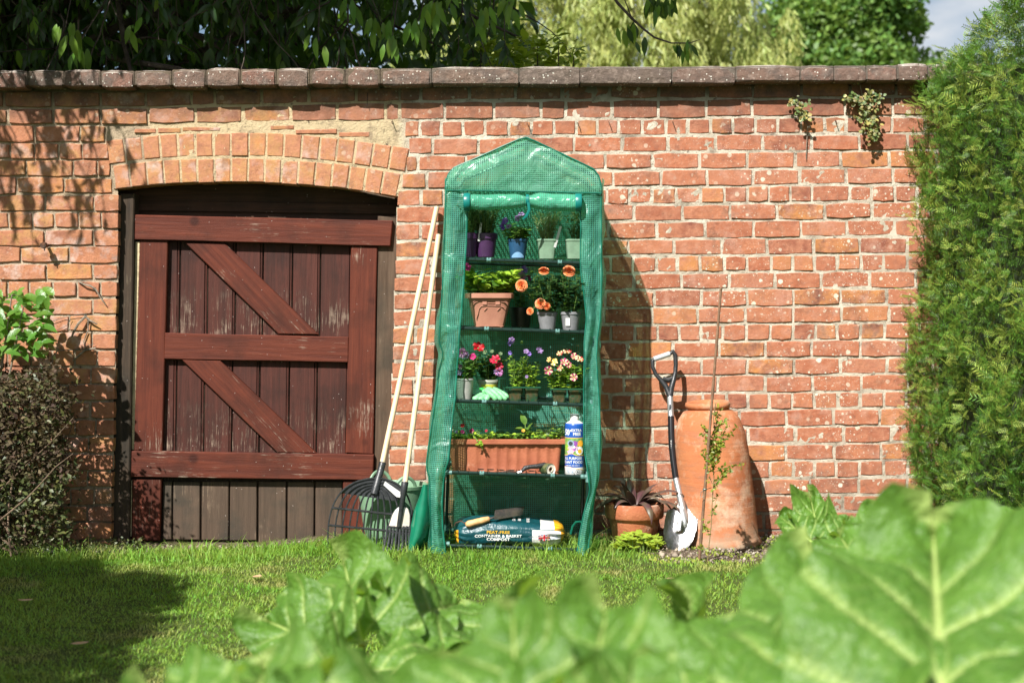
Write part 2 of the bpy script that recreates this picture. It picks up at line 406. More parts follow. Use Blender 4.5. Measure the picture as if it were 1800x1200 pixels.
# ------------------------------------------------------------------ the wall
wall = thing('brick_wall', 'long weathered red brick garden wall with a brick coping and an arched opening', 'wall', (0.6, 0.1, 0))
def lineA(k): return 220 + 30.35 * k
def lineB(k, x): return 212 - 0.009 * (x - 700) + 30.2 * k - (3 if k == -1 else 0)
def line(k, x):
    t = min(1, max(0, (x - 230) / 500)); return lineA(k) * (1 - t) + lineB(k, max(x, 700)) * t
def brick_pts(x0, x1, k, g, vg, q=1.0):
    """outline in photo units -> wall metres, uneven edges"""
    n = max(2, int((x1 - x0) / 20)); pts = []
    j = lambda a: U(-a, a)
    t0, b0 = line(k, x0) + vg / 2, line(k + 1, x0) - vg / 2
    t1, b1 = line(k, x1) + vg / 2, line(k + 1, x1) - vg / 2
    tj, bj = j(1.2), j(1.2)
    for i in range(n + 1):
        f = i / n; x = x0 + (x1 - x0) * f; pts.append((x + (j(1.1)), t0 + (t1 - t0) * f + tj + j(1.0) + (1.2 if i in (0, n) else 0)))
    pts.append((x1 + j(.8), (t1 + b1) / 2))
    for i in range(n + 1):
        f = 1 - i / n; x = x0 + (x1 - x0) * f; pts.append((x + (j(1.1)), b0 + (b1 - b0) * f + bj + j(1.0) - (1.2 if i in (0, n) else 0)))
    pts.append((x0 + j(.8), (t0 + b0) / 2))
    return pts
def edgeL(y):   # right end of the left brickwork
    if y < 252: return 183
    if y < 345: return 188 + (y - 250) * .09
    return 209 - (y - 340) * .024
def edgeR(y):   # left end of the right brickwork
    if y < 240: return 712
    if y < 300: return 722 - (y - 240) * .15
    if y < 345: return 708
    return 699 - (y - 345) * .031
bricks = []
def fill(k, xa, xb, header, off, g, vg):
    x = xa; first = True
    while x < xb - 12:
        wd = (40 if header else 83) + U(-3, 3)
        if not header and rnd.random() < .06: wd = 41 + U(-2, 2)
        if header and rnd.random() < .07: wd = 62 + U(-4, 4)
        if first: wd = wd * off if off else wd
        x2 = min(x + wd, xb + g)
        if xb - x2 < 18: x2 = xb + g
        bricks.append((x + g / 2 if not first else x, min(x2 - g / 2, xb), k, g, vg)); x = x2; first = False
for k in range(-2, 26):
    hdrA = (k % 4 == 1); hdrB = (k % 4 == 0)
    yA = lineA(k) + 15; yB = lineB(k, 700) + 15
    if k < 0:
        fill(k, -560, 700, False, [.35, .85][k % 2], 5.5, 4.5)
        fill(k, 705, 2420, False, [.4, .9][k % 2], 5.2, 3.8)
    else:
        # left part is laid from the opening outwards
        s = len(bricks); e = edgeL(yA)
        fill(k, 0, 760, hdrA, [.52, 1.0][k % 2] if not hdrA else .75, 4.2, 3.2)
        bricks[s:] = [(e - b, e - a, kk, g, vg) for (a, b, kk, g, vg) in bricks[s:]]
        fill(k, edgeR(yB), 2420, hdrB, [.5, 1.0][k % 2] if not hdrB else rnd.choice([1, 1.0, .7]), 5.2, 3.8)
def vis(b):
    x0, x1 = max(b[0], 0), min(b[1], 1605)
    y0, y1 = line(b[2], x0), line(b[2] + 1, x0)
    if x1 <= x0 or y0 > 905: return 0
    a = (x1 - x0) * (y1 - y0)
    if x0 > 790 and x1 < 1040 and y0 > 300: a *= .1
    if x1 < 90 and y0 > 600: a *= .2
    if x0 > 1195 and x1 < 1330 and y0 > 715: a *= .1
    return a
order = sorted(range(len(bricks)), key=lambda i: -vis(bricks[i]))
big = set(order[:300]); rest = MB()
for i, b in enumerate(bricks):
    if line(b[2], 400) > 975: continue
    pts = [XZ(*p) for p in brick_pts(*b)]
    dy = U(-.0035, .003); mb = MB() if i in big else rest
    mb.prism(pts, dy, .10, U(.0018, .0036), yj=.0010)
    if i in big: mb.build('brick', M_BRICK, wall, smooth=False)
tag(rest.build('brickwork', M_BRICK, wall, smooth=False), kind='stuff')
# slivers of tile and brick squeezed in above the arch
x = 236
while x < 640:
    wd = U(38, 85); f = (x - 236) / 400; y0 = 227 - 6 * math.sin(f * 3.1) + (8 * f if f > .6 else 0)
    if rnd.random() < .8:
        mb = MB(); mb.prism([XZ(a, b_) for a, b_ in [(x, y0 + U(0, 1)), (x + wd - 4, y0 + U(-1, 1)), (x + wd - 4, y0 + U(6, 9)), (x, y0 + U(6, 9))]], U(-.003, .002), .08, .003)
        mb.build('brick', M_BRICK, wall, smooth=False)
    x += wd
for q in ([(600, 196), (668, 196), (668, 220), (600, 221)], [(612, 224), (690, 226), (688, 244), (625, 240)], [(676, 189), (722, 187), (722, 212), (676, 214)]):
    pass

# arch ring
def circ(p1, p2, p3):
    ax, ay = p1; bx, by = p2; cx, cy = p3
    d = 2 * (ax * (by - cy) + bx * (cy - ay) + cx * (ay - by))
    ux = ((ax * ax + ay * ay) * (by - cy) + (bx * bx + by * by) * (cy - ay) + (cx * cx + cy * cy) * (ay - by)) / d
    uy = ((ax * ax + ay * ay) * (cx - bx) + (bx * bx + by * by) * (ax - cx) + (cx * cx + cy * cy) * (bx - ax)) / d
    return ux, uy, math.hypot(ax - ux, ay - uy)
acx, acy, aR = circ((203, 333), (432, 320), (697, 346))
arch_m = MB()
def arc(px, r): # point at horizontal position px on the intrados, moved out radially by r
    s = (px - acx) / aR; an = math.asin(s); return (acx + (aR + r) * math.sin(an), acy - (aR + r) * math.cos(an))
for i in range(26):
    a = 200 + (701 - 200) * i / 26; b = 200 + (701 - 200) * (i + 1) / 26
    arch_m.prism([XZ(*arc(a, 1.5)), XZ(*arc(b, 1.5)), XZ(*arc(b, 88)), XZ(*arc(a, 88))], .004, .12, .001)
arch = arch_m.build('arch', M_MORTAR, wall, smooth=False)
for ring, (r0, r1, n, xa, xb) in enumerate(((0, 41, 17, 202, 698), (46, 86, 17, 197, 705))):
    for i in range(n):
        w_ = (xb - xa) / n; a = xa + w_ * i + 1.6; b = xa + w_ * (i + 1) - 1.6; jj = U(-1, 1)
        mb = MB(); o = [arc(a + U(-.6, .6), r0 + jj), arc(b + U(-.6, .6), r0 + jj), arc(b + U(-.5, .5), (r0 + r1) / 2), arc(b + U(-.6, .6), r1 + jj), arc((a + b) / 2, r1 + jj + U(-.5, .8)), arc(a + U(-.6, .6), r1 + jj), arc(a + U(-.5, .5), (r0 + r1) / 2)]
        mb.prism([XZ(*q) for q in o], U(-.005, .002), .11, U(.003, .005), yj=.001); mb.build('arch_brick', M_BRICK, arch, smooth=False)

# mortar bed: uneven sheet between and behind the bricks
xs = np.arange(-3.42, 4.15, .013); zs = np.arange(-.12, 2.19, .013)
X, Z = np.meshgrid(xs, zs); P = np.stack([X, np.zeros_like(X), Z], -1)
nn = fbm(P, 22, 1, 3); n2 = fbm(P, 70, 4, 2)
rec = np.where(X < -1.72, .0100, .0042); rec = np.where((X < -.48) & (Z > 1.6) & (X > -1.75), .0035, rec)
Y = rec + nn * np.where(X > -.5, .0050, .0040) + n2 * .003
keep = np.ones((len(zs) - 1, len(xs) - 1), bool)
def opx(z):  # opening edges in metres at height z
    pyy = 560 + (CAMZ - z) * 362; return XZ(209 - (pyy - 340) * .024, pyy)[0] - .012, XZ(699 - (pyy - 345) * .031, pyy)[0] + .012
for j in range(len(zs) - 1):
    zz = (zs[j] + zs[j + 1]) / 2
    if zz < XZ(432, 316)[1]:
        l, r = opx(zz); xc = (xs[:-1] + xs[1:]) / 2
        top = np.array([XZ(0, arc(900 + q * 362.3, 8)[1])[1] if l - .1 < q < r + .1 else 9 for q in xc])
        keep[j] = ~((xc > l + .01) & (xc < r - .01) & (zz < top))
idx = np.arange(X.size).reshape(X.shape)
q = np.stack([idx[:-1, :-1], idx[:-1, 1:], idx[1:, 1:], idx[1:, :-1]], -1)[keep]
F = np.concatenate([q[:, [0, 1, 2]], q[:, [0, 2, 3]]])
np_build('mortar', [(np.stack([X, Y, Z], -1).reshape(-1, 3), F)], M_MORTAR, wall)
core = MB()
lx0, rx0 = XZ(200, 500)[0], XZ(695, 500)[0]
def cbox(x0, x1, z0, z1, y0=.03, y1=.235): core.box(((x0 + x1) / 2, (y0 + y1) / 2, (z0 + z1) / 2), (x1 - x0, y1 - y0, z1 - z0))
cbox(-3.42, lx0 - .05, -.12, 2.19); cbox(rx0 + .02, 4.15, -.12, 2.19); cbox(lx0 - .05, rx0 + .02, XZ(400, 310)[1], 2.19)
core.build('core', M_MORTAR, wall, smooth=False)

# coping
cm = MB(); cope_mb = []
def cz(x, py_): return XZ(x, py_, -.09)[1]
def ctop(x): return 121 - .0062 * max(0, x - 300) - .5 + (2 if x < 300 else 0)
def cbot(x): return 152.5 - .0085 * max(0, x - 420)
x = -560; seq = [62] * 19 + [60, 63, 112, 112, 112, 110, 112, 108, 58, 55, 58, 53, 57]; si = 0
xstart = -560
xs_c = [xstart]
while xs_c[-1] < 2420:
    cx_ = xs_c[-1]
    wd = U(58, 66) if cx_ < 690 else (U(106, 116) if cx_ < 1350 else U(53, 60))
    if rnd.random() < .12 and cx_ > 0: wd *= 1.4
    xs_c.append(cx_ + wd)
for a, b in zip(xs_c[:-1], xs_c[1:]):
    g = U(3.2, 5.0) if a < 690 else U(1.2, 2.5)
    X0, Z1 = XZ(a + g, ctop(a), -.09); X1, Z0 = XZ(b - g, cbot(b), -.09); Z1 += U(-.004, .004); Z0 += U(-.008, .003)
    yf = -.097 + U(-.004, .004)
    mb = MB()
    # front nose with worn arris, long body running back over the wall; cross-section in y,z swept in x
    prof = [(yf + .001, Z0 + .006), (yf, Z0 + .03), (yf + .004, Z1 - .014), (yf + .022, Z1), (yf + .1, Z1 + .008), (.33, Z1 + .004), (.335, Z0), (yf + .01, Z0)]
    ns = 4; vs = []
    for i in range(ns + 1):
        xx = X0 + (X1 - X0) * i / ns
        for (yy, zz) in prof:
            e = .004 if i in (0, ns) else 0
            vs.append((xx + U(-.001, .001), yy + (e if yy < 0 else 0) + U(-.0018, .0018), zz - (e if zz > Z0 + .04 else -e * .5) + U(-.0018, .0018)))
    n = len(prof); fs = [tuple(range(n)), tuple(ns * n + i for i in range(n - 1, -1, -1))]
    fs += [(i * n + k, (i + 1) * n + k, (i + 1) * n + (k + 1) % n, i * n + (k + 1) % n) for i in range(ns) for k in range(n)]
    mb.add(vs, fs); cope_mb.append(mb)
cop = MB()
for a, b in zip(xs_c[:-1], xs_c[1:]):
    X0, Z1 = XZ(a, ctop(a), -.09); X1, Z0 = XZ(b, cbot(b), -.09)
    cop.box(((X0 + X1) / 2, .118, (Z0 + Z1) / 2), (X1 - X0 - .001, .412, Z1 - Z0 - .012), bev=.004)
cope = cop.build('coping', M_MORTAR, wall, smooth=False)
for mb in cope_mb: mb.build('coping_brick', M_COPE, cope, smooth=False)
# ------------------------------------------------------------------ painted wood
def wood(name, ax, base, base2, wear=(.42, .34, .26), wlo=.62, whi=.75, rough=.62, low=0.0, gloss=.22):
    """ax = grain direction in the x,z plane (degrees from x)"""
    m, nt, out = newmat(name); p = posn(nt); a = math.radians(ax)
    d1 = nd(nt, 'ShaderNodeVectorMath', {0: p, 1: (math.cos(a), 0, math.sin(a))}, operation='DOT_PRODUCT').outputs['Value']
    d2 = nd(nt, 'ShaderNodeVectorMath', {0: p, 1: (-math.sin(a), 0, math.cos(a))}, operation='DOT_PRODUCT').outputs['Value']
    g = nd(nt, 'ShaderNodeCombineXYZ', {0: mth(nt, 'MULTIPLY', d1, 2.2), 1: mth(nt, 'MULTIPLY', d2, 42.0), 2: mth(nt, 'MULTIPLY', nd(nt, 'ShaderNodeObjectInfo').outputs['Random'], 40)}).outputs[0]
    n1_ = noi(nt, g, 1.0, 7, .65, .6); n2_ = noi(nt, g, 3.6, 5, .7)
    c = mixc(nt, rng_(nt, n1_, .35, .65), base, base2)
    c = mixc(nt, rng_(nt, n2_, .58, .75, 0, .5), c, (base[0] * .35, base[1] * .4, base[2] * .4))
    pz = nd(nt, 'ShaderNodeSeparateXYZ', {0: p}).outputs[2]
    wm = rng_(nt, mth(nt, 'ADD', mth(nt, 'MULTIPLY', n2_, .55), mth(nt, 'MULTIPLY', noi(nt, p, 5, 5, .6), .5)), wlo, whi)
    if low:
        # paint flaked off towards the foot of each panel
        f = mth(nt, 'MAXIMUM', mth(nt, 'MULTIPLY', rng_(nt, pz, 1.22, 1.00), rng_(nt, pz, .95, 1.0)), mth(nt, 'MULTIPLY', rng_(nt, pz, .66, .42), rng_(nt, pz, .35, .4)))
        wl = mth(nt, 'MULTIPLY', f, rng_(nt, mth(nt, 'ADD', mth(nt, 'MULTIPLY', n2_, .6), mth(nt, 'MULTIPLY', noi(nt, p, 9, 5, .65), .4)), .53, .62))
        wm = mth(nt, 'MAXIMUM', wm, mth(nt, 'MULTIPLY', wl, low))
    c = mixc(nt, rng_(nt, noi(nt, p, 4.5, 5, .6), .48, .66, 0, .55), c, (base[0] * .45, base[1] * .7, base[2] * .8))
    c = mixc(nt, wm, c, wear)
    sp = nd(nt, 'ShaderNodeTexVoronoi', {'Vector': p, 'Scale': 75.0}); ss = nd(nt, 'ShaderNodeSeparateColor', {0: sp.outputs[1]})
    c = mixc(nt, mth(nt, 'MULTIPLY', rng_(nt, sp.outputs[0], .14, .09), rng_(nt, ss.outputs[0], .95, .96)), c, (.5, .42, .38))
    kn = nd(nt, 'ShaderNodeTexVoronoi', {'Vector': p, 'Scale': 3.2}); c = mixc(nt, mth(nt, 'MULTIPLY', rng_(nt, kn.outputs[0], .10, .05), .8), c, (base[0] * .4, base[1] * .4, base[2] * .4))
    b = nd(nt, 'ShaderNodeBsdfPrincipled', {'Base Color': c, 'Roughness': rng_(nt, n2_, .3, .7, rough - .1, rough + .2), 'Specular IOR Level': gloss, 'Normal': bumpn(nt, mth(nt, 'ADD', n1_, mth(nt, 'MULTIPLY', n2_, .6)), .45, .006)})
    nt.links.new(b.outputs[0], out.inputs[0]); return m
RED, RED2 = (.070, .0160, .009), (.118, .028, .014)
M_H = wood('red_stained_wood_across', -1.5, RED, RED2); M_V = wood('red_stained_wood_upright', 88.5, RED, RED2)
M_D = wood('red_stained_wood_slanting', -47, RED, RED2)
M_PL = wood('brown_red_boards', 89, (.042, .015, .011), (.078, .024, .017), wear=(.36, .27, .20), low=.75, wlo=.70)
M_LOW = wood('worn_brown_boards', 89, (.062, .042, .029), (.095, .064, .044), wear=(.26, .19, .13), wlo=.62)
M_DARK = wood('blackened_oak', 89, (.035, .025, .018), (.07, .048, .032), wear=(.20, .16, .11), wlo=.62, rough=.8, gloss=.2)
M_GREYW = wood('weathered_brown_post', 89, (.065, .042, .028), (.11, .075, .05), wear=(.22, .17, .12), rough=.8, gloss=.2)
M_LINT = wood('dark_lintel_wood', 0, (.04, .022, .015), (.075, .038, .024), wear=(.12, .08, .05), rough=.75, gloss=.2)
M_SILL = mat('worn_sill', (.30, .24, .17), .9, (.18, .14, .10), 14, .5, 40)
M_BUFF = mat('buff_mortar_fillet', (.58, .46, .28), .95, (.42, .33, .2), 20, .6, 60)

gate = thing('wooden_gate', 'red brown boarded garden gate with two slanting braces, hung in the arched brick opening', 'gate', tuple(W(440, 960, .1)))
def q4(name, pts, yf, th, m, par, bev=.004):
    mb = MB(); o = []
    n = len(pts)
    for i in range(n):
        a, b = pts[i], pts[(i + 1) % n]; L = math.hypot(b[0] - a[0], b[1] - a[1]); k = max(1, int(L / 60))
        for s in range(k): o.append((a[0] + (b[0] - a[0]) * s / k + U(-.35, .35), a[1] + (b[1] - a[1]) * s / k + U(-.35, .35)))
    mb.prism([XZ(*p, yf) for p in o], yf, th, bev); return mb.build(name, m, par, smooth=False)
YR = .070   # front of the rails
q4('top_rail', [(228, 377), (690, 388), (686, 433), (229, 421)], YR - .012, .036, M_H, gate)
q4('middle_rail', [(290, 585), (613, 592), (612, 637), (288, 631)], YR, .03, M_H, gate)
q4('lower_rail', [(214, 792), (657, 799), (655, 844), (213, 838)], YR - .012, .036, M_H, gate)
q4('stile', [(246, 422), (295, 423), (285, 794), (235, 792)], YR + .002, .03, M_V, gate)
q4('stile', [(617, 432), (663, 434), (656, 798), (607, 796)], YR + .002, .03, M_V, gate)
q4('stile_foot', [(232, 841), (284, 841), (280, 950), (231, 950)], YR + .004, .03, M_V, gate)
q4('stile_foot', [(603, 845), (650, 845), (648, 966), (601, 966)], YR + .004, .03, M_V, gate)
q4('brace', [(325, 426), (395, 428), (560, 588), (490, 587)], YR + .003, .027, M_D, gate)
q4('brace', [(319, 632), (387, 634), (556, 796), (488, 795)], YR + .003, .027, M_D, gate)
# boards with a bead on each edge
bx = [288, 317, 366, 415, 463, 515, 564, 620]
for (y0, y1, sh) in ((424, 592, 0), (630, 800, -6)):
    for i in range(7):
        a, b = bx[i] + sh + 1.2, bx[i + 1] + sh - 1.2
        pb = q4('board', [(a, y0), (b - 4, y0), (b - 6, y1), (a - 2, y1)], YR + .033 + U(-.001, .001), .02, M_PL, gate, .002)
        mb = MB(); xb0, zb0 = XZ(b - 1.8, y0, .1); xb1, zb1 = XZ(b - 3.8, y1, .1)
        mb.tube([(xb0, YR + .037, zb0), (xb1, YR + .037, zb1)], .0045, 6); mb.build('bead', M_PL, pb)
back = MB(); back.prism([XZ(240, 400, .13), XZ(690, 400, .13), XZ(650, 962, .13), XZ(232, 950, .13)], .1245, .012, .001)
back.build('backing', M_DARK, gate, smooth=False)
lb = [285, 303, 353, 403, 453, 504, 553, 603]
for i in range(7):
    a, b = lb[i] + 1.5, lb[i + 1] - 1.5; yb = 948 + i * .5 if i < 4 else 964
    q4('board', [(a, 846), (b, 846), (b - .5, yb), (a - .5, yb)], YR + .032 + U(-.001, .001), .02, M_LOW, gate, .0035)
# frame round the gate
fr = thing('door_frame', 'blackened old timber frame and lintel around the red gate', 'door frame', tuple(W(440, 962, .15)))
def post(name, top, bot, yf, th, m):
    return q4(name, [top[0], top[1], bot[1], bot[0]], yf, th, m, fr, .006)
post('post', ((203, 340), (236, 340)), ((193, 968), (226, 968)), .045, .1, M_DARK)
post('post', ((664, 380), (702, 380)), ((655, 968), (690, 968)), .085, .08, M_GREYW)
q4('mortar_fillet', [(238, 425), (246, 425), (236, 790), (229, 790)], .075, .04, M_BUFF, fr, .003)
q4('mortar_fillet', [(226, 843), (232, 843), (231, 940), (222, 960)], .078, .04, M_BUFF, fr, .003)
mb = MB(); o = [arc(200 + 500 * i / 14, -1) for i in range(15)]
mb.prism([XZ(*p, .09) for p in o + [(702, 392), (203, 392)]], .150, .07, .004); mb.build('lintel', M_LINT, fr, smooth=False)
q4('lintel_board', [(228, 352), (697, 358), (697, 377), (228, 371)], .138, .03, M_LINT, fr, .004)
q4('sill', [(232, 962), (660, 966), (660, 985), (232, 985)], .03, .12, M_SILL, fr, .006)
mb = MB(); mb.tube([W(612, 330, .02), W(650, 340, .0), W(694, 349, .0)], [.003, .004, .003], 6); mb.build('split_strip', M_GREYW, fr)
# fixings and dead stems on the wall left of the gate
M_RUST = mat('rusty_iron', (.06, .04, .03), .8, (.14, .06, .03), 60, .5, 120, metal=.3)
M_TWIG = mat('grey_dead_twig', (.26, .21, .16), .9, (.14, .11, .08), 40, .5, 100)
M_WIRE = mat('garden_wire', (.16, .19, .17), .5, metal=.6)
mb = MB(); a = W(84, 432, 0); mb.tube([a, a + Vector((0, -.05, 0))], .008, 8); mb.tube([a + Vector((0, -.05, .0)), a + Vector((0, -.075, -.002))], [.017, .015], 8)
mb.tube([a + Vector((.004, -.07, -.005)), a + Vector((.008, -.07, -.028))], .003, 6)
tag(mb.build('iron_peg', M_RUST), 'stubby rusty iron peg sticking out of the left brickwork beside the gate', 'peg')
tw = thing('dead_climber_stem', 'dead grey climber twigs wired to the bricks between the leafy shrub and the gate', 'dead stem', tuple(W(150, 580, 0)))
def path(pts): return [W(a, b, c) for a, b, c in pts]
for pts, r in (([(137, 494, -.01), (148, 500, -.02), (160, 503, -.02), (168, 508, -.02), (176, 522, -.015), (186, 536, -.01)], .004), ([(150, 556, -.02), (138, 568, -.03), (130, 582, -.03), (126, 592, -.025)], .006),
               ([(150, 556, -.02), (158, 563, -.02), (171, 570, -.02)], .005), ([(155, 563, -.015), (155, 580, -.01), (147, 600, -.01), (149, 612, -.01)], .003), ([(168, 612, -.01), (150, 615, -.02), (136, 627, -.02), (128, 634, -.01)], .005)):
    mb = MB(); mb.tube(path(pts), [r] * (len(pts) - 1) + [r * .6], 6); mb.build('twig', M_TWIG, tw)
for pts in ([(84, 568, -.01), (110, 558, -.012), (130, 554, -.012), (150, 552, -.012)], [(95, 614, -.01), (130, 615, -.012), (166, 604, -.012)], [(100, 580, -.01), (118, 572, -.01), (124, 560, -.01)], [(142, 492, -.01), (150, 496, -.012), (164, 504, -.012)]):
    mb = MB(); mb.tube(path(pts), .0013, 5); mb.build('tie_wire', M_WIRE, tw)
for (a, b) in ((150, 553), (150, 613), (166, 508)):
    mb = MB(); c = W(a, b, -.015)
    for k in range(6): mb.tube([c + Vector((U(-.008, .008), U(-.008, .008), U(-.008, .008))), c + Vector((U(-.01, .01), U(-.01, 0), U(-.01, .01)))], .0014, 5)
    mb.build('wire_knot', M_WIRE, tw)
# small nails under the coping
for i, (a, b, lb_n) in enumerate(((690, 213, 'small bent nail in the wall near the right end of the arch'), (1015, 216, 'small bent nail in a joint up and right of the greenhouse peak'), (1070, 214, 'small bent nail high on the wall, third of six counting from the hedge'), (1182, 214, 'small bent nail high on the wall, second of six counting from the hedge'), (927, 217, 'small bent nail in a joint straight above the greenhouse peak'), (1468, 212, 'small bent nail in the wall beside the ivy tuft'))):
    mb = MB(); c = W(a, b, 0); mb.tube([c, c + Vector((U(-.004, .004), -.022, -.006)), c + Vector((.004, -.026, -.02))], .0022, 5)
    tag(mb.build('wall_nail', M_RUST), lb_n, 'nail', 'rusty nails left in the wall')
# ------------------------------------------------------------------ ground
def gh(x, y):
    """ground height"""
    x = np.asarray(x, float); y = np.asarray(y, float); P = np.stack([x, y, np.zeros_like(x)], -1)
    h = fbm(P, 1.3, 8, 2) * .012 + vnoise(P, 7, 9) * .004
    h = h - .045 * np.clip((-.75 - x) / .5, 0, 1) * np.clip((y + .9) / .8, 0, 1)
    return h * np.clip(1.2 - np.abs(y) * .05, 0, 1)
def soilmask(x, y):
    """1 where bare soil shows: right of the pot, and a strip along the left wall"""
    x = np.asarray(x, float); y = np.asarray(y, float); P = np.stack([x, y, np.zeros_like(x)], -1); n = fbm(P, 3.5, 21, 3)
    r = np.clip((x - .52) * 6, 0, 1) * np.clip((y + .88 + n * .22 - np.clip(x - 1.0, 0, 1) * .25) * 7, 0, 1)
    l = np.clip((-1.55 - x) * 3, 0, 1) * np.clip((y + .36 + .0 + n * .12) * 10, 0, 1)
    w = np.clip((y + .16 + n * .06) * 14, 0, 1)
    bare = np.clip((fbm(P, 2.3, 31, 3) - .42) * 6, 0, 1) * np.clip((x - .3) * 2, 0, 1) * .9
    return np.maximum.reduce([r, l, w, bare])
def lawn_mat():
    m, nt, out = newmat('lawn_ground'); p = posn(nt)
    a = nd(nt, 'ShaderNodeAttribute', attribute_name='soil').outputs['Fac']
    g = mixc(nt, rng_(nt, noi(nt, p, 9, 6, .7), .35, .65), (.07, .12, .022), (.12, .16, .04))
    g = mixc(nt, rng_(nt, noi(nt, p, 30, 5, .7), .5, .7), g, (.10, .085, .04))
    s = mixc(nt, rng_(nt, noi(nt, p, 14, 7, .7), .38, .62), (.085, .06, .04), (.20, .155, .11))
    s = mixc(nt, rng_(nt, noi(nt, p, 5, 5, .65), .52, .62, 0, .8), s, (.12, .14, .03))
    c = mixc(nt, a, g, s)
    h = mth(nt, 'ADD', noi(nt, p, 35, 7, .75), mth(nt, 'MULTIPLY', noi(nt, p, 160, 4), .3))
    b = nd(nt, 'ShaderNodeBsdfPrincipled', {'Base Color': c, 'Roughness': .95, 'Specular IOR Level': .15, 'Normal': bumpn(nt, h, .9, .03)})
    nt.links.new(b.outputs[0], out.inputs[0]); return m
M_LAWN = lawn_mat()
xs = np.concatenate([np.linspace(-400, -6, 14), np.arange(-5.5, 5.5, .045), np.linspace(6, 400, 14)])
ys = np.concatenate([np.linspace(-60, -8, 8), np.arange(-7.5, 1.0, .045), np.linspace(1.2, 900, 22)])
X, Y = np.meshgrid(xs, ys); Z = gh(X, Y); sm = soilmask(X, Y) * (np.abs(X) < 5.6) * (Y < .5) * (Y > -7.6)
Z = Z + sm * fbm(np.stack([X, Y, Z], -1), 26, 5, 2) * .008 * (np.abs(X) < 5.6)
idx = np.arange(X.size).reshape(X.shape); q = np.stack([idx[:-1, :-1], idx[:-1, 1:], idx[1:, 1:], idx[1:, :-1]], -1).reshape(-1, 4)
gr = np_build('ground', [(np.stack([X, Y, Z], -1).reshape(-1, 3), np.concatenate([q[:, [0, 1, 2]], q[:, [0, 2, 3]]]))], M_LAWN)
at = gr.data.attributes.new('soil', 'FLOAT', 'POINT'); at.data.foreach_set('value', sm.ravel().astype(np.float32))
tag(gr, 'flat garden lawn ground with bare brown soil along the foot of the wall', kind='structure')

M_GRASS = mat('grass_blades', (.155, .33, .035), .5, (.27, .42, .07), 1.6, transl=.45, rand=.4, hue=.025, spec=.3, lo=.35, hi=.65, tcol=(.45, .62, .05), dirt=(.40, .38, .13), dscale=2.6, dlo=.52, dhi=.66)
M_MOSS = mat('moss', (.16, .22, .03), .9, (.30, .32, .05), 20, .4, 90)
def blades(N, x0, x1, y0, y1, hmin, hmax, wdt):
    x = rng.uniform(x0, x1, N); y = rng.uniform(y0, y1, N)
    s = soilmask(x, y); dens = np.clip(fbm(np.stack([x, y, x * 0], -1), 6, 12, 2) * .8 + .85, .25, 1)
    k = (rng.random(N) < dens * (1 - s * .97)); x, y = x[k], y[k]; n = len(x); z = gh(x, y) - .003
    h = rng.uniform(hmin, hmax, n) * (1 + .55 * fbm(np.stack([x, y, x * 0], -1), 3, 14, 2)) * np.where(rng.random(n) < .04, 1.7, 1)
    az = rng.uniform(0, 2 * np.pi, n); ln = rng.uniform(.3, 1.5, n) * h; w = rng.uniform(.6, 1.3, n) * wdt
    d = np.stack([np.cos(az), np.sin(az), az * 0], -1); sd = np.stack([-np.sin(az), np.cos(az), az * 0], -1)
    tw = rng.uniform(-.9, .9, n)[:, None]; sd = nrm(sd + d * tw)
    P = np.stack([x, y, z], -1); up = np.array([0, 0, 1.0])
    mid = P + up * (h * .6)[:, None] + d * (ln * .3)[:, None]; tip = P + up * h[:, None] * rng.uniform(.75, 1, n)[:, None] + d * ln[:, None]
    V = np.stack([P - sd * w[:, None], P + sd * w[:, None], mid - sd * w[:, None] * .8, mid + sd * w[:, None] * .8, tip], 1)
    f = np.array([(0, 1, 3), (0, 3, 2), (2, 3, 4)])[None] + (np.arange(n) * 5)[:, None, None]
    return V.reshape(-1, 3), f.reshape(-1, 3)
g1 = blades(215000, -2.75, 2.1, -3.2, -.02, .010, .022, .0018)
g2 = blades(30000, -4, 3, -5.6, -3.2, .02, .04, .0022)
g3 = blades(5000, -2.7, .6, -.75, -.14, .04, .065, .0017)
go = np_build('grass', [g1, g2, g3], M_GRASS); tag(go, 'short bright green mown grass in front of the brick wall', 'grass', kind='stuff')
# pebbles and crumbs of soil
M_PEB = mat('soil_crumbs', (.16, .12, .085), .9, (.34, .29, .23), 9, .5, 90, rand=.4)
ico = np.array([(0, 0, 1), (.9, 0, .2), (.3, .85, .15), (-.7, .55, .2), (-.7, -.55, .15), (.3, -.85, .2), (0, 0, -.6)], float)
icf = np.array([(0, 1, 2), (0, 2, 3), (0, 3, 4), (0, 4, 5), (0, 5, 1), (6, 2, 1), (6, 3, 2), (6, 4, 3), (6, 5, 4), (6, 1, 5)])
N = 9000; x = rng.uniform(-2.8, 2.1, N); y = rng.uniform(-1.1, -.01, N); k = rng.random(N) < soilmask(x, y) ** 2; x, y = x[k], y[k]
pv = scat((ico, icf), np.stack([x, y, gh(x, y)], -1), rdir(len(x)) * [1, 1, .3], np.tile([0, 0, 1.], (len(x), 1)), rng.gamma(2, .0028, len(x)) + .0015)
tag(np_build('soil_crumbs', [pv], M_PEB, smooth=False), 'loose crumbs of soil and small stones at the foot of the wall', 'soil', kind='stuff')
N = 5000; x = rng.uniform(.5, 2, N); y = rng.uniform(-1.3, -.05, N); s = soilmask(x, y); n_ = fbm(np.stack([x, y, x * 0], -1), 5, 44, 2)
k = (s > .2) & (n_ > .08); x, y = x[k], y[k]
tag(np_build('moss', [scat(T_TINY, np.stack([x, y, gh(x, y)], -1), rdir(len(x)) + [0, 0, 1.2], rdir(len(x)), .016)], M_MOSS), 'low moss patches on the bare soil right of the terracotta pot', 'moss', kind='stuff')
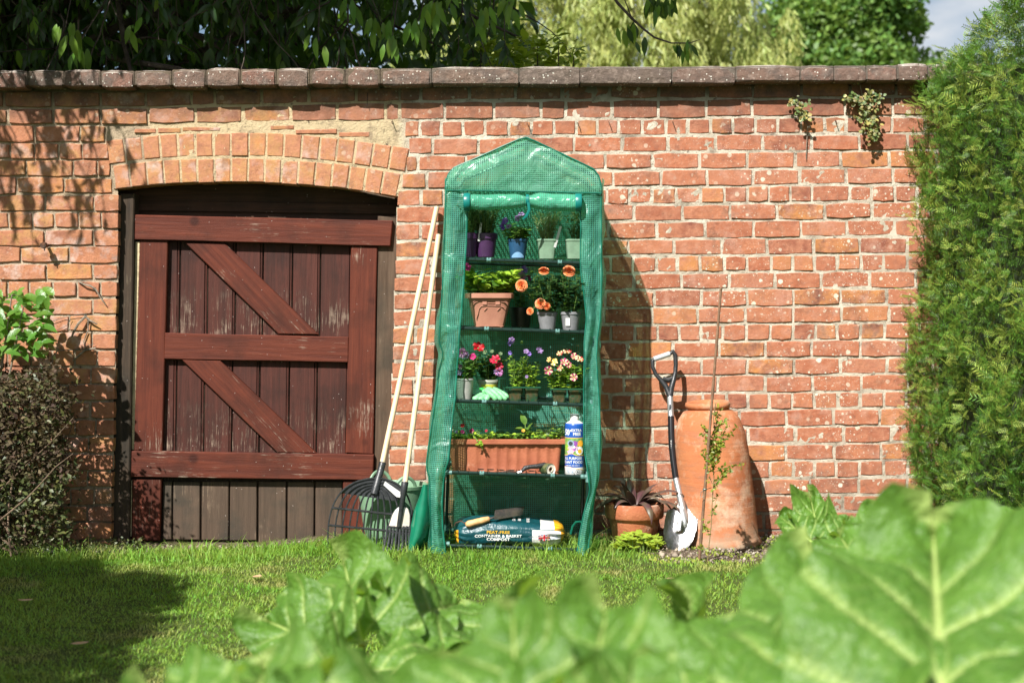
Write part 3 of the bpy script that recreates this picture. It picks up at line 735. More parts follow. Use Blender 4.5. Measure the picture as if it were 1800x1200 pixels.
# fallen leaves and petals on the lawn
M_DEAD = mat('dead_leaf', (.42, .26, .13), .7, (.55, .38, .22), 40, .3, 90)
for (a, b, lab) in ((1182, 1030, 'curled pale brown dead leaf on the moss at the right edge of the lawn'), (45, 1067, 'small tan dead leaf on the shaded lawn at the left'), (452, 1022, 'small pinkish fallen leaf on the sunny lawn in front of the gate'), (140, 1147, 'brown fallen leaf deep in the lawn shadow')):
    yy = CAMY + CAMZ * FPX / (b - 560); p = W(a, b, yy); p.z = float(gh(p.x, p.y)) + .022
    mb = MB(); an = U(0, 3)
    def f(u, v, p=p, an=an):
        w = math.sin(math.pi * min(1, max(0, v))) ** .8 * .018; x_ = (u - .5) * 2 * w; y_ = (v - .5) * .06
        z_ = 7 * x_ * x_ + 4 * (y_) ** 2
        return (p.x + x_ * math.cos(an) - y_ * math.sin(an), p.y + x_ * math.sin(an) + y_ * math.cos(an), p.z + z_)
    mb.grid(4, 7, f); tag(mb.build('fallen_leaf', M_DEAD), lab, 'fallen leaf')

# ------------------------------------------------------------------ yew hedge on the right
M_YEW = mat('yew_needles', (.055, .145, .016), .42, (.11, .22, .026), 5.5, transl=.22, rand=.38, hue=.02, spec=.45, lo=.35, hi=.65, tcol=(.30, .46, .05))
M_YEWT = mat('yew_young_tips', (.22, .34, .05), .45, (.30, .36, .07), 9, transl=.3, rand=.3, hue=.02, spec=.4, tcol=(.5, .6, .08))
M_BARK = mat('twig_bark', (.12, .075, .045), .9, (.2, .14, .09), 30, .6, 80)
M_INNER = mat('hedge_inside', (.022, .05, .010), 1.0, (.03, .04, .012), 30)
def sprig_template(nn=5):
    V = []; F = []
    for i in range(nn):
        t = .08 + .9 * i / nn
        for s in (-1, 1):
            L = .42 * (1 - .45 * t); a = .75
            b = len(V); dx, dy = s * math.sin(a + .2 * t), math.cos(a + .2 * t); z0 = .02
            V += [(0, t, 0), (dx * L * .5 - dy * .035 * s, t + dy * L * .5 + .035 * abs(dx), .03), (dx * L, t + dy * L, -.01), (dx * L * .5 + dy * .035 * s, t + dy * L * .5 - .035 * abs(dx), .03)]
            F += [(b, b + 1, b + 2), (b, b + 2, b + 3)]
    b = len(V); V += [(-.012, 0, 0), (.012, 0, 0), (0, 1.05, 0)]; F += [(b, b + 1, b + 2)]
    return np.array(V, float), np.array(F)
T_SPRIG = sprig_template()
def hedge_surf(n):
    """random points and outward directions on the hedge skin"""
    pts = []; nor = []
    a = rng.random(n); x0, x1, y0, y1, z1 = 1.935, 2.95, -3.1, -.02, 2.20
    left = a < .60; top = (a >= .60) & (a < .82); fro = a >= .82
    x = np.where(left, x0, rng.uniform(x0, x1, n)); y = np.where(fro, y0, rng.uniform(y0, y1, n)); y = np.where(left, y1 - (y1 - y0) * rng.random(n) ** 1.25, y)
    z = np.where(top, z1, rng.uniform(0, z1, n))
    N_ = np.zeros((n, 3)); N_[left] = (-1, 0, 0); N_[top] = (0, 0, 1); N_[fro] = (0, -1, 0)
    return np.stack([x, y, z], -1), N_
def bulge(P):
    return fbm(P, 3.2, 51, 3) * .12 + fbm(P, 9, 57, 2) * .10 - .01
hedge = thing('yew_hedge', 'tall clipped dark green yew hedge meeting the wall at the right', 'hedge', (2.45, -1.5, 0))
P, N_ = hedge_surf(33500); P[:, 2] *= 1 + .055 * np.clip(-P[:, 1], 0, 3); bl = bulge(P)
depth = rng.random(len(P)) ** 1.5 * .10
Pp = P + N_ * (bl - depth)[:, None] - N_ * .03
D = nrm(N_ * .35 + rdir(len(P)) * .85 + np.array([0, 0, .45]) + np.array([0, -.1, 0]))
tip = rng.random(len(P)) < .10 + .55 * (fbm(P, 7, 63, 2) > .12)
L = rng.uniform(.036, .062, len(P)) * np.where(rng.random(len(P)) < .03, 1.7, 1)
hp = [(*scat(T_SPRIG, Pp[~tip], D[~tip], N_[~tip] + rdir((~tip).sum()) * .6, L[~tip]), 0), (*scat(T_SPRIG, Pp[tip] + N_[tip] * .01, D[tip], N_[tip] + rdir(tip.sum()) * .6, L[tip]), 1)]
np_build('foliage', hp, [M_YEW, M_YEWT], hedge, smooth=False)
mb = MB()
def hs(u, v, fx):  pass
cx = MB(); cx.box((2.49, -1.53, 1.04), (.88, 2.92, 2.06)); cx.build('dark_core', M_INNER, hedge, smooth=False)  # solid dark box standing in for the shaded inside of the hedge
for (a, b, l) in ((1612, 185, 1), (1585, 385, .8), (1592, 520, 1), (1600, 700, .9), (1655, 112, 1), (1740, 60, 1.2), (1790, 25, 1.2)):
    p = W(a + 25, b, -.25 if a < 1650 else -1.2); 
    for k in range(3):
        d = Vector((-1, U(-.3, .2), U(-.1, .5))).normalized(); q_ = p + d * .11 * l
        np_build('outer_sprig', [scat(T_SPRIG, [p + d * .02, p + d * .05 * l, p + d * .08 * l], [d + Vector((0, .3, .4)), d + Vector((0, -.3, .1)), d], [(0, -.4, 1)] * 3, .045 * l)], M_YEWT, hedge)
        p = p + Vector((U(-.01, .01), U(-.1, .1), U(-.03, .03)))

# ------------------------------------------------------------------ trees behind the wall
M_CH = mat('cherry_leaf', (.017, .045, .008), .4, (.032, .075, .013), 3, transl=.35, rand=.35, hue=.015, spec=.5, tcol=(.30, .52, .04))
M_CHL = mat('cherry_leaf_lit', (.09, .21, .025), .4, (.15, .27, .035), 3, transl=.45, rand=.25, hue=.02, spec=.45, tcol=(.5, .68, .06))  # paler lit copy of the cherry leaf, sunlight put into its colour
M_BK = mat('dark_bark', (.05, .035, .028), .95, (.11, .085, .065), 12, .8, 40)
def wander(p, d, L, n, r0, r1, sag=0.0, wob=.25):
    pts = [Vector(p)]; d = Vector(d).normalized()
    for i in range(n):
        d = (d + Vector((U(-wob, wob), U(-wob, wob), U(-wob, wob))) + Vector((0, 0, -sag))).normalized(); pts.append(pts[-1] + d * (L / n))
    return pts, [r0 + (r1 - r0) * i / n for i in range(n + 1)]
tree = thing('cherry_tree', 'dark drooping leaved tree spreading over the left half of the wall', 'tree', (-3.05, 1.9, 0))
tb = MB(); tp, tr = wander((-3.05, 1.9, -.05), (.03, -.05, 1), 4.2, 8, .17, .11, wob=.05); tb.tube(tp, tr, 14); tb.build('trunk', M_BK, tree)
lb_ = MB(); tips = []
def branch_leaves(pts, n, Lf, spread=.7, sag=.55):
    out = []
    for i in range(n):
        f = U(.15, 1) * (len(pts) - 1); k = min(int(f), len(pts) - 2); p = pts[k].lerp(pts[k + 1], f - k)
        t = (pts[k + 1] - pts[k]).normalized(); d = (t * .5 + Vector((U(-1, 1), U(-1, 1), U(-.6, .6))) * spread + Vector((0, 0, -sag))).normalized()
        out.append((p, d, Vector((U(-.6, .6), -1 + U(-.6, .9), U(.1, 1.2))), Lf * U(.6, 1.15)))
    return out
LV = []
def ok_overhang(p):  # keep the canopy's shade off the wall face except at the far left
    return p.y > .25 or p.z > 2.42 + 1.09 * max(0, -p.y) + .1
for i in range(64):
    # main boughs
    h = U(1.9, 4.4); a = U(-.6, 3.7) if i < 50 else U(-.3, .6); st = Vector((-3.05 + U(-.1, .1), 1.9, h))
    tx = U(-4.6, .1) if i % 3 else U(-4, -.3); ty = U(-.1, 2.9); tz = U(2.0, 4.6)
    en = Vector((tx, ty, tz)); dv = en - st; pts, rr = wander(st, dv + Vector((0, 0, .3)), dv.length, 9, .035, .006, sag=.03, wob=.13)
    lb_.tube(pts, rr, 6)
    for j in range(11):
        f = U(.25, 1) * 9; k = min(int(f), 8); p = pts[k]; d = Vector((U(-1, 1), U(-1, .7), U(-.7, .5)))
        sp, sr = wander(p, d, U(.35, .8), 6, .006, .002, sag=.12, wob=.2)
        if all(ok_overhang(q) for q in sp): lb_.tube(sp, sr, 4); LV += branch_leaves(sp, 15, .105)
lb_.build('branches', M_BK, tree)
# a denser hanging fringe just behind and above the coping
fb = MB()
for i in range(150):
    x_ = -3.0 + 2.95 * rnd.random() ** .9; y_ = U(.15, 1.0); z_ = U(2.55, 3.2) if x_ < -.5 else U(2.75, 3.2)
    sp, sr = wander((x_, y_, z_), (U(-.6, .8), U(-.4, .2), -.4), U(.3, .62), 6, .005, .0015, sag=.14, wob=.3); fb.tube(sp, sr, 4); LV += branch_leaves(sp, 15, .09)
fb.build('hanging_twigs', M_BK, tree)
LV = [l for l in LV if ok_overhang(l[0]) and not (l[0].x > .05 and l[0].z < 2.66)]
# dense upper and rear canopy
g = np.random.default_rng(31)
def canopy(n, x0, x1, y0, y1, z0, z1, L):
    for k in range(n):
        p = Vector((g.uniform(x0, x1), g.uniform(y0, y1), g.uniform(z0, z1)))
        if ok_overhang(p): LV.append((p, Vector((g.normal() * .7, g.normal() * .7, -.6 + g.normal() * .4)), Vector((g.normal() * .5, -.4 + g.normal() * .5, 1)), L * g.uniform(.6, 1.2)))
NF = len(LV)
canopy(17000, -5.6, .35, -1.5, 1.4, 3.3, 4.9, .18)
canopy(15000, -6.5, .1, 2.2, 4.8, 1.5, 4.6, .17)
A = lambda i: np.array([tuple(l[i]) for l in LV])
isl = rng.random(len(LV)) < .10
Lx = np.array([l[3] for l in LV])
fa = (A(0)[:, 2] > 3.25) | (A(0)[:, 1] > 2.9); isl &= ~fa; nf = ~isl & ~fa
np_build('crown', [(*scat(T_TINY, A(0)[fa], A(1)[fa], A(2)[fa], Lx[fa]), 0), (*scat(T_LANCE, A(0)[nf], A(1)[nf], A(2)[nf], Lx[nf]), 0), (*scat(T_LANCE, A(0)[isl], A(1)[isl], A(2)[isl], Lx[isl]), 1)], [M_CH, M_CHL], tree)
# overhanging sprays whose shadows fall on the left of the wall
LV = []; BR = []
for i in range(60):
    t = U(.75, 1.5); tgt = W(U(-30, 250), U(130, 430), 0); p = tgt + Vector((-.52, -1, 1.09)) * t
    if p.z < 1.056 + .236 * (p.y + 6.9) + .08: continue
    sp, sr = wander(p + Vector((-.12, .1, .22)), (.25, -.1, -.8), U(.25, .5), 5, .004, .0015, sag=.1, wob=.2); sb = MB(); sb.tube(sp, sr, 4); LV += branch_leaves(sp, 8, .10, .45)
    sb.tube([sp[0], sp[0] + Vector((-.3, .6, .35)), sp[0] + Vector((-.6, 1.6, .5))], [.004, .008, .012], 5); sb.build('twig', M_BK, tree)
for (a, b, n) in ((115, 70, 9), (140, 98, 5), (672, 62, 8), (690, 85, 6), (612, 20, 4), (760, 30, 8), (780, 12, 6), (735, 60, 6), (240, 60, 3), (860, 45, 6), (895, 30, 6), (915, 12, 4), (560, 95, 3)):
    q = W(a, b - 22, U(-.02, .12)); up_ = Vector((q.x + U(-.25, .25), q.y + .35, q.z + .45)); sb = MB(); sb.tube([up_, (up_ + q) / 2 + Vector((0, 0, .06)), q], [.006, .004, .002], 5); sb.build('twig', M_BK, tree)
    for k in range(n): BR.append((q + Vector((U(-.05, .05), U(-.04, .04), U(-.05, .03))), Vector((U(-.5, .5), U(-.4, .1), -1)), Vector((U(-.5, .5), -1, U(.2, 1))), U(.08, .12)))
LV = [l for l in LV if l[0].z > 1.056 + .236 * (l[0].y + 6.9) + .1]
np_build('overhanging_leaves', [scat(T_LANCE, A(0), A(1), A(2), np.array([l[3] for l in LV]))], M_CH, tree)
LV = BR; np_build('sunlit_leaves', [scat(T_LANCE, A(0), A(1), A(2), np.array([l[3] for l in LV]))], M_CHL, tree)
# the single bare spray hanging in at the top, right of centre
sp_ = thing('hanging_branch', 'thin cherry branch with drooping leaves hanging in over the coping right of the peaked greenhouse', 'branch', tuple(W(1085, -60, .3)))
mb = MB(); main = [W(1050, -60, .35), W(1085, 5, .35), W(1110, 32, .33), W(1132, 52, .32), W(1150, 66, .3), W(1180, 76, .3), W(1212, 76, .3), W(1230, 70, .3)]
mb.tube(main, [.010, .008, .007, .006, .005, .004, .003, .0015], 7); mb.tube([W(1098, 0, .34), W(1106, 20, .33), W(1112, 36, .33)], .003, 5); mb.tube([W(1132, 52, .32), W(1125, 62, .3)], .002, 5)
mb.build('stem', M_BK, sp_)
for (a, b, n) in ((1095, 45, 4), (1122, 45, 5), (1140, -5, 8), (1165, 0, 8), (1180, 5, 6), (1127, 70, 3), (1192, 82, 5), (1212, 74, 5), (1150, 10, 5)):
    for k in range(n):
        p = W(a + U(-10, 10), b + U(-8, 8), .3 + U(-.06, .06)); d = Vector((U(-.35, .5), U(-.3, .3), -1 + U(0, .3)))
        np_build('leaf', [scat(T_LANCE, [p], [d], [(U(-.8, .8), -1, U(0, 1))], U(.055, .10))], rnd.choice([M_CH, M_CHL]), sp_)
# yellow green shrub just over the wall
sh = thing('garden_shrub', 'yellow green leafy shrub showing just over the coping behind the greenhouse peak', 'shrub', tuple(W(900, 118, .6)[:2]) + (0,))
mb = MB(); P_ = []; D_ = []; N2 = []
for i in range(46):
    top = W(U(835, 1010), U(66, 122) if i % 2 else U(80, 125), U(.5, .95)); 
    if i < 8: mb.tube([Vector((top.x * .8, .75, 0)), Vector((top.x * .9, .75, 1.2)), top], [.008, .006, .003], 5)
    for k in range(10):
        P_.append(top + Vector((U(-.05, .05), U(-.05, .05), U(-.06, .03)))); D_.append((U(-1, 1), U(-1, 1), U(-.2, .7))); N2.append((U(-.4, .4), U(-.8, .2), 1))
mb.build('stem', M_BK, sh); np_build('foliage', [scat(T_OV, P_, D_, N2, rng.uniform(.045, .085, len(P_)))], mat('yellow_green_leaf', (.36, .46, .03), .45, (.26, .38, .03), 6, transl=.4, rand=.25, tcol=(.7, .8, .05)), sh)

def cloud_tree(name, label, c, R, nlobes, nleaf, leafL, m1, T=T_ANYQ, strand=False, trunk=.3, seed=5, cut=None, lobeR=.42):
    t = thing(name, label, 'tree', (c[0], c[1], 0)); g = np.random.default_rng(seed)
    mb = MB(); mb.tube([(c[0], c[1], -.05), (c[0] + .1, c[1], c[2] * .5), (c[0], c[1], c[2])], [trunk, trunk * .75, trunk * .4], 12)
    lob = []
    for i in range(nlobes):
        d = nrm(g.normal(size=3)); r = g.uniform(.25, 1) ** .5; p = np.array(c) + d * np.array(R) * r * .85; lob.append((p, g.uniform(.5, 1) * min(R) * lobeR))
        if i % 3 == 0: mb.tube([(c[0], c[1], c[2] * .55), tuple((np.array(c) * .5 + p * .5)), tuple(p)], [trunk * .3, trunk * .18, trunk * .06], 6)
    mb.build('trunk', M_BK, t)
    k = g.integers(0, nlobes, nleaf); C_ = np.array([l[0] for l in lob])[k]; Rr = np.array([l[1] for l in lob])[k]
    d = nrm(g.normal(size=(nleaf, 3))); rad = g.uniform(.45, 1.08, nleaf) ** .6
    P = C_ + d * (Rr * rad)[:, None] * (np.array([1, 1, .75]) if not strand else np.array([.55, .55, 1.5]))
    if strand:
        D = nrm(np.stack([g.normal(size=nleaf) * .45 + .1, g.normal(size=nleaf) * .4, -np.ones(nleaf)], -1)); Nn = nrm(g.normal(size=(nleaf, 3)) + [0, -.6, .3])
    else:
        D = nrm(g.normal(size=(nleaf, 3)) + d * .4 + [0, 0, -.2]); Nn = nrm(d * .8 + g.normal(size=(nleaf, 3)) * .7 + [0, 0, .5])
    kp = P[:, 2] > 1.2; P, D, Nn = P[kp], D[kp], Nn[kp]
    np_build('crown', [scat(T, P, D, Nn, leafL * g.uniform(.6, 1.3, len(P)), leafL * g.uniform(.5, 1.0, len(P)) * (.28 if strand else 1))], m1, t, smooth=False)
M_WIL = mat('willow_leaf', (.30, .36, .10), .5, (.44, .46, .16), .9, transl=.42, rand=.3, hue=.02, lo=.35, hi=.65, tcol=(.7, .72, .2))
M_OAK = mat('broadleaf', (.085, .175, .035), .5, (.15, .25, .045), .8, transl=.32, rand=.35, hue=.02, lo=.35, hi=.65, tcol=(.38, .55, .07))
M_OLV = mat('olive_bush_leaf', (.19, .25, .06), .5, (.26, .30, .08), 1.2, transl=.3, rand=.3, hue=.02, tcol=(.5, .55, .1))
cloud_tree('willow_tree', 'pale yellow green weeping willow far beyond the wall, above the greenhouse', (1.6, 19, 5.2), (4.6, 3.2, 3.6), 200, 85000, .15, M_WIL, strand=True, seed=4, lobeR=.24)
cloud_tree('broadleaf_tree', 'large rounded mid green broadleaf tree beyond the right of the wall', (8.0, 28, 7.0), (2.45, 2.6, 3.4), 110, 58000, .125, M_OAK, seed=21, lobeR=.38)
cloud_tree('far_bush', 'olive green bushy tree low in the gap beyond the wall between willow and broadleaf tree', (6.0, 23, 2.9), (2.6, 1.6, 1.9), 60, 26000, .11, M_OLV, seed=12, lobeR=.36)
cloud_tree('round_bush', 'small rounded green bush far beyond the wall beside the hedge top', (8.6, 25, 2.2), (2.0, 1.5, 2.0), 40, 9000, .15, M_OAK, seed=14, lobeR=.38)
# tree standing left of the viewer: its shade lies across the lawn
st = thing('garden_tree', 'leafy tree left of the viewpoint, out of frame, shading the lawn', 'tree', (-5.2, -6.6, 0))
mb = MB(); mb.tube([(-5.2, -6.6, -.05), (-5.15, -6.5, 1.6), (-5.0, -6.3, 3.2)], [.16, .13, .08], 12)
g = np.random.default_rng(77); P = []; D = []; Nn = []
def addclump(c, r, n):
    d = nrm(g.normal(size=(n, 3))); P.append(np.array(c) + d * r * (g.random((n, 1)) ** .4)); D.append(g.normal(size=(n, 3)) + [0, 0, -.6]); Nn.append(g.normal(size=(n, 3)) * .5 + [0, 0, 1])
S = np.array([-.52, -1, 1.09])
SHADE = [(-2.3, -1.25, .55), (-1.9, -1.85, .62), (-1.65, -2.25, .42), (-2.6, -2.2, .8), (-2.9, -1.4, .6), (-1.75, -3.0, .6), (-2.2, -3.0, .8), (-3.2, -2.5, .9), (-2.0, -1.2, .35), (-2.7, -.95, .35), (-3.5, -1.7, .8), (-2.7, -3.4, .8), (-1.7, -1.55, .4), (-2.42, .20, .30), (-2.75, .0, .4)]
for (gx, gy, r) in SHADE:
    t = 3.0; c = np.array([gx, gy, 0]) + S * t; addclump(c, r, int(2600 * r * r / .3)); mb.tube([(-5.05, -6.3, 3.0), tuple((c + np.array([-5.05, -6.3, 3.2])) / 2), tuple(c)], [.04, .025, .008], 6)
mb.build('trunk', M_BK, st); P = np.concatenate(P); D = np.concatenate(D); Nn = np.concatenate(Nn)
np_build('crown', [scat(T_TINY, P, D, Nn, rng.uniform(.07, .12, len(P)))], M_CH, st)
# ------------------------------------------------------------------ small plant builders
GL = dict(transl=.35, rand=.3, hue=.02, spec=.4)
M_LF = mat('leaf_mid_green', (.085, .19, .03), .42, (.15, .28, .045), 20, **GL)
M_LFB = mat('leaf_lime_green', (.28, .46, .04), .42, (.38, .54, .06), 20, tcol=(.55, .8, .06), **GL)
M_LFD = mat('leaf_dark_rose', (.028, .075, .022), .35, (.055, .13, .03), 20, **GL)
M_ROS = mat('rosemary_needle', (.10, .17, .06), .5, (.19, .26, .11), 30, **GL)
M_LAV = mat('grey_green_needle', (.26, .34, .17), .55, (.36, .42, .24), 30, **GL)
M_STEM = mat('green_stem', (.16, .24, .06), .5)
M_SOIL = mat('potting_soil', (.03, .02, .014), .95, (.06, .045, .03), 60, .8, 120)
def petal_mat(n, c, c2=None): return mat(n, c, .5, c2 or (c[0] * .8, c[1] * .6, c[2] * .8), 60, transl=.35, rand=.15, hue=.01, tcol=c)
M_PUR = petal_mat('violet_petal', (.16, .06, .42), (.30, .2, .6)); M_MAG = petal_mat('magenta_petal', (.55, .03, .18)); M_CRI = petal_mat('crimson_petal', (.50, .008, .04))
M_PNK = petal_mat('mauve_pink_petal', (.55, .22, .45), (.4, .12, .32)); M_ORG = petal_mat('apricot_petal', (.85, .22, .06), (.9, .38, .16)); M_WHT = petal_mat('cream_petal', (.85, .78, .55), (.8, .6, .2)); M_LIL = petal_mat('lilac_petal', (.38, .26, .52), (.25, .14, .36))
M_DKC = mat('flower_throat', (.05, .005, .02), .6); M_YEL = petal_mat('yellow_petal', (.9, .55, .05), (.85, .4, .05))
def flower(parent, p, d, r, m, centre=M_DKC, ruffle=.2, lobes=5, name='flower', stripe=None):
    d = (Vector(d).normalized() + Vector((U(-.5, .5), U(-.1, .3), U(-.35, .45)))).normalized(); r = r * U(.72, .95); R = d.to_track_quat('Z', 'Y').to_matrix(); p = Vector(p); mb = MB(); ph = U(0, 6)
    def f(u, v):
        a = u * 2 * math.pi; lb = abs(math.cos(lobes / 2 * a)); rr = r * (v * (.82 + .18 * lb)); z = r * (-.55 * (1 - v) ** 2.2 + .10 * v * math.sin(a * lobes * 1.0 + ph) * v + ruffle * v ** 3 * math.sin(a * 7 + ph))
        return p + R @ Vector((rr * math.cos(a), rr * math.sin(a), z + r * .3))
    ns = 30
    mi = (lambda u, v: 1 if v < .3 else (2 if (stripe and (int(u * lobes * 2 + .3) % 2 == 0)) else 0))
    mb.grid(ns, 5, f, closed=True, mif=mi)
    mb.tube([p - d * r * .8, p + d * r * -.1], [r * .10, r * .16], 6, mi=3)
    return mb.build(name, [m, centre, stripe or m, M_STEM], parent, ang=None)
def rose(parent, p, d, r, m=M_ORG, openness=1.0):
    d = Vector(d).normalized(); R = d.to_track_quat('Z', 'Y').to_matrix(); p = Vector(p); mb = MB()
    for L, (n, rr, h, tilt) in enumerate(((3, .16, .62, .1), (4, .34, .66, .3), (5, .58, .6, .55), (5, .82, .46, .95), (6, 1.0, .3, 1.3))):
        for k in range(n):
            a0 = 2 * math.pi * k / n + L * .7; wd = 2 * math.pi / n * .72
            def f(u, v, a0=a0, wd=wd, rr=rr, h=h, tilt=tilt):
                a = a0 + (u - .5) * 2 * wd * (.5 + .5 * math.sin(min(v * 1.3, 1) * math.pi / 2)); q = rr * (.30 + .70 * v ** .8) * (1 - .12 * (2 * u - 1) ** 2)
                z = h * (v ** .9) - .12 * tilt * v ** 3 - .10 * (2 * u - 1) ** 2 * v
                return p + R @ Vector((q * math.cos(a) * r, q * math.sin(a) * r, z * r))
            mb.grid(4, 4, f)
    mb.lathe([(0.02 * r, -.25 * r), (.2 * r, -.1 * r), (.16 * r, .1 * r)], p, 8, R, mi=1)
    return mb.build('flower', [m, M_STEM], parent, ang=None)
def stems_leaves(parent, base, spreadR, H, nst, nlf, Ll, T, mleaf, lean=.35, up=.3, stem_r=.0015, flat=1.0, name='foliage', wid=1.0, mstem=None, seed=0, Hj=.35, mix=None):
    """many stems rising from the pot mouth, each carrying leaves"""
    base = Vector(base); mb = MB(); P = []; D = []; Nn = []; tipsl = []
    for i in range(nst):
        a = U(0, 2 * math.pi); rr = spreadR * math.sqrt(rnd.random()); b = base + Vector((rr * .6 * math.cos(a), rr * .6 * math.sin(a) * flat, 0))
        h = H * U(1 - Hj, 1); d = Vector((math.cos(a) * lean * U(.2, 1.4), math.sin(a) * lean * flat * U(.2, 1.4), 1))
        pts, r_ = wander(b, d, h, 6, stem_r, stem_r * .5, wob=.08); mb.tube(pts, r_, 4); tipsl.append(pts[-1])
        for j in range(nlf):
            f = U(.08, 1) * 6; k = min(5, int(f)); p = pts[k].lerp(pts[k + 1], f - k); t = (pts[k + 1] - pts[k]).normalized(); q = Vector((U(-1, 1), U(-1, 1), 0)).normalized()
            P.append(tuple(p)); D.append(tuple(q + t * up + Vector((0, 0, U(-.25, .35))))); Nn.append(tuple(t + q * -.3 + Vector((U(-.3, .3), U(-.5, .1), .4))))
    mb.build('stem', mstem or M_STEM, parent)
    P = np.array(P); D = np.array(D); Nn = np.array(Nn); LL = Ll * rng.uniform(.55, 1.15, len(P))
    if mix:
        k = rng.random(len(P)) < mix[1]; np_build(name, [(*scat(T, P[~k], D[~k], Nn[~k], LL[~k], LL[~k] * wid), 0), (*scat(T, P[k], D[k], Nn[k], LL[k], LL[k] * wid), 1)], [mleaf, mix[0]], parent)
    else: np_build(name, [scat(T, P, D, Nn, LL, LL * wid)], mleaf, parent)
    return tipsl
def round_pot(parent, c, rt, rb, h, m, rim=.012, n=30, name='pot', rimh=.02, soil=True):
    mb = MB(); c = Vector(c)
    mb.lathe([(0.001, 0), (rb, 0), (rb * 1.01, .003), (rt * .97, h - rimh), (rt + rim * .3, h - rimh), (rt + rim * .35, h - .002), (rt + rim * .1, h), (rt - .002, h), (rt * .93, h - .012), (rt * .9, h - .02)], c, n)
    o = mb.build(name, m, parent, ang=40)
    if soil:
        mb = MB(); mb.lathe([(0.0005, h - .013), (rt * .5, h - .012), (rt * .935, h - .014)], c, 20); mb.build('soil', M_SOIL, parent)
    return o
def square_pot(parent, c, wt, wb, h, m, dep=None, rim=.006, name='pot', rimh=.02, rc=.18):
    """tapered square pot with a rolled rim, hollow at the top"""
    mb = MB(); c = Vector(c); dt = dep or wt; k = dt / wt
    def sq(a, w, z):
        # rounded square
        ca, sa = math.cos(a), math.sin(a); q = (abs(ca) ** 6 + abs(sa) ** 6) ** (-1 / 6.)
        return c + Vector((ca * q * w / 2, sa * q * w / 2 * k, z))
    prof = [(0.02, 0), (wb, 0), (wb * 1.0, .004), (wt, h - rimh), (wt + rim * 2, h - rimh), (wt + rim * 2, h - .002), (wt + rim, h), (wt - .006, h), (wt - .014, h - .02)]
    n = 40
    vs = [sq(2 * math.pi * i / n, w, z) for (w, z) in prof for i in range(n)]
    mb.add(vs, [(j * n + i, j * n + (i + 1) % n, (j + 1) * n + (i + 1) % n, (j + 1) * n + i) for j in range(len(prof) - 1) for i in range(n)])
    o = mb.build(name, m, parent, ang=35)
    mb = MB(); vs = [sq(2 * math.pi * i / n, wt - .012, h - .012) for i in range(n)]; mb.add(vs, [tuple(range(n))]); mb.build('soil', M_SOIL, parent)
    return o
def plant_tag(parent, p, h, w=.014, lean=(0.1, 0), m=None, ang=.3):
    mb = MB(); R = Matrix.Rotation(lean[0], 3, 'Y') @ Matrix.Rotation(ang, 3, 'Z')
    mb.box(Vector(p) + R @ Vector((0, 0, h / 2)), (w, .0012, h), R, bev=.0004); return mb.build('plant_tag', m or M_TAG, parent, smooth=False)
M_TAG = mat('white_plastic_tag', (.58, .58, .56), .4)
def plast(n, c, rough=.38, **k): return mat(n, c, rough, (c[0] * .85, c[1] * .85, c[2] * .85), 30, .08, 90, **k)

# text as real flat letters that can be wrapped over a surface
def text_polys(s, size, bold=0.0, extrude=0.0):
    cu = bpy.data.curves.new('t', 'FONT'); cu.body = s; cu.size = size; cu.align_x = 'CENTER'; cu.align_y = 'CENTER'; cu.offset = bold; cu.resolution_u = 3
    o = bpy.data.objects.new('t', cu); COL.objects.link(o); dg = bpy.context.evaluated_depsgraph_get()
    me = bpy.data.meshes.new_from_object(o.evaluated_get(dg)); v = [tuple(x.co) for x in me.vertices]; f = [tuple(p.vertices) for p in me.polygons]
    bpy.data.objects.remove(o); bpy.data.curves.remove(cu); bpy.data.meshes.remove(me); return v, f
def text_on(parent, s, size, fn, m, name='lettering', bold=0.0, sx=1.0, off=(0, 0)):
    v, f = text_polys(s, size, bold); mb = MB(); mb.add([fn(x * sx + off[0], y + off[1]) for (x, y, z) in v], f); return mb.build(name, m, parent, smooth=False)
M_WPRINT = mat('white_print', (.72, .72, .70), .4); M_YPRINT = mat('yellow_print', (.85, .5, .04), .4); M_KPRINT = mat('dark_print', (.03, .04, .05), .4)
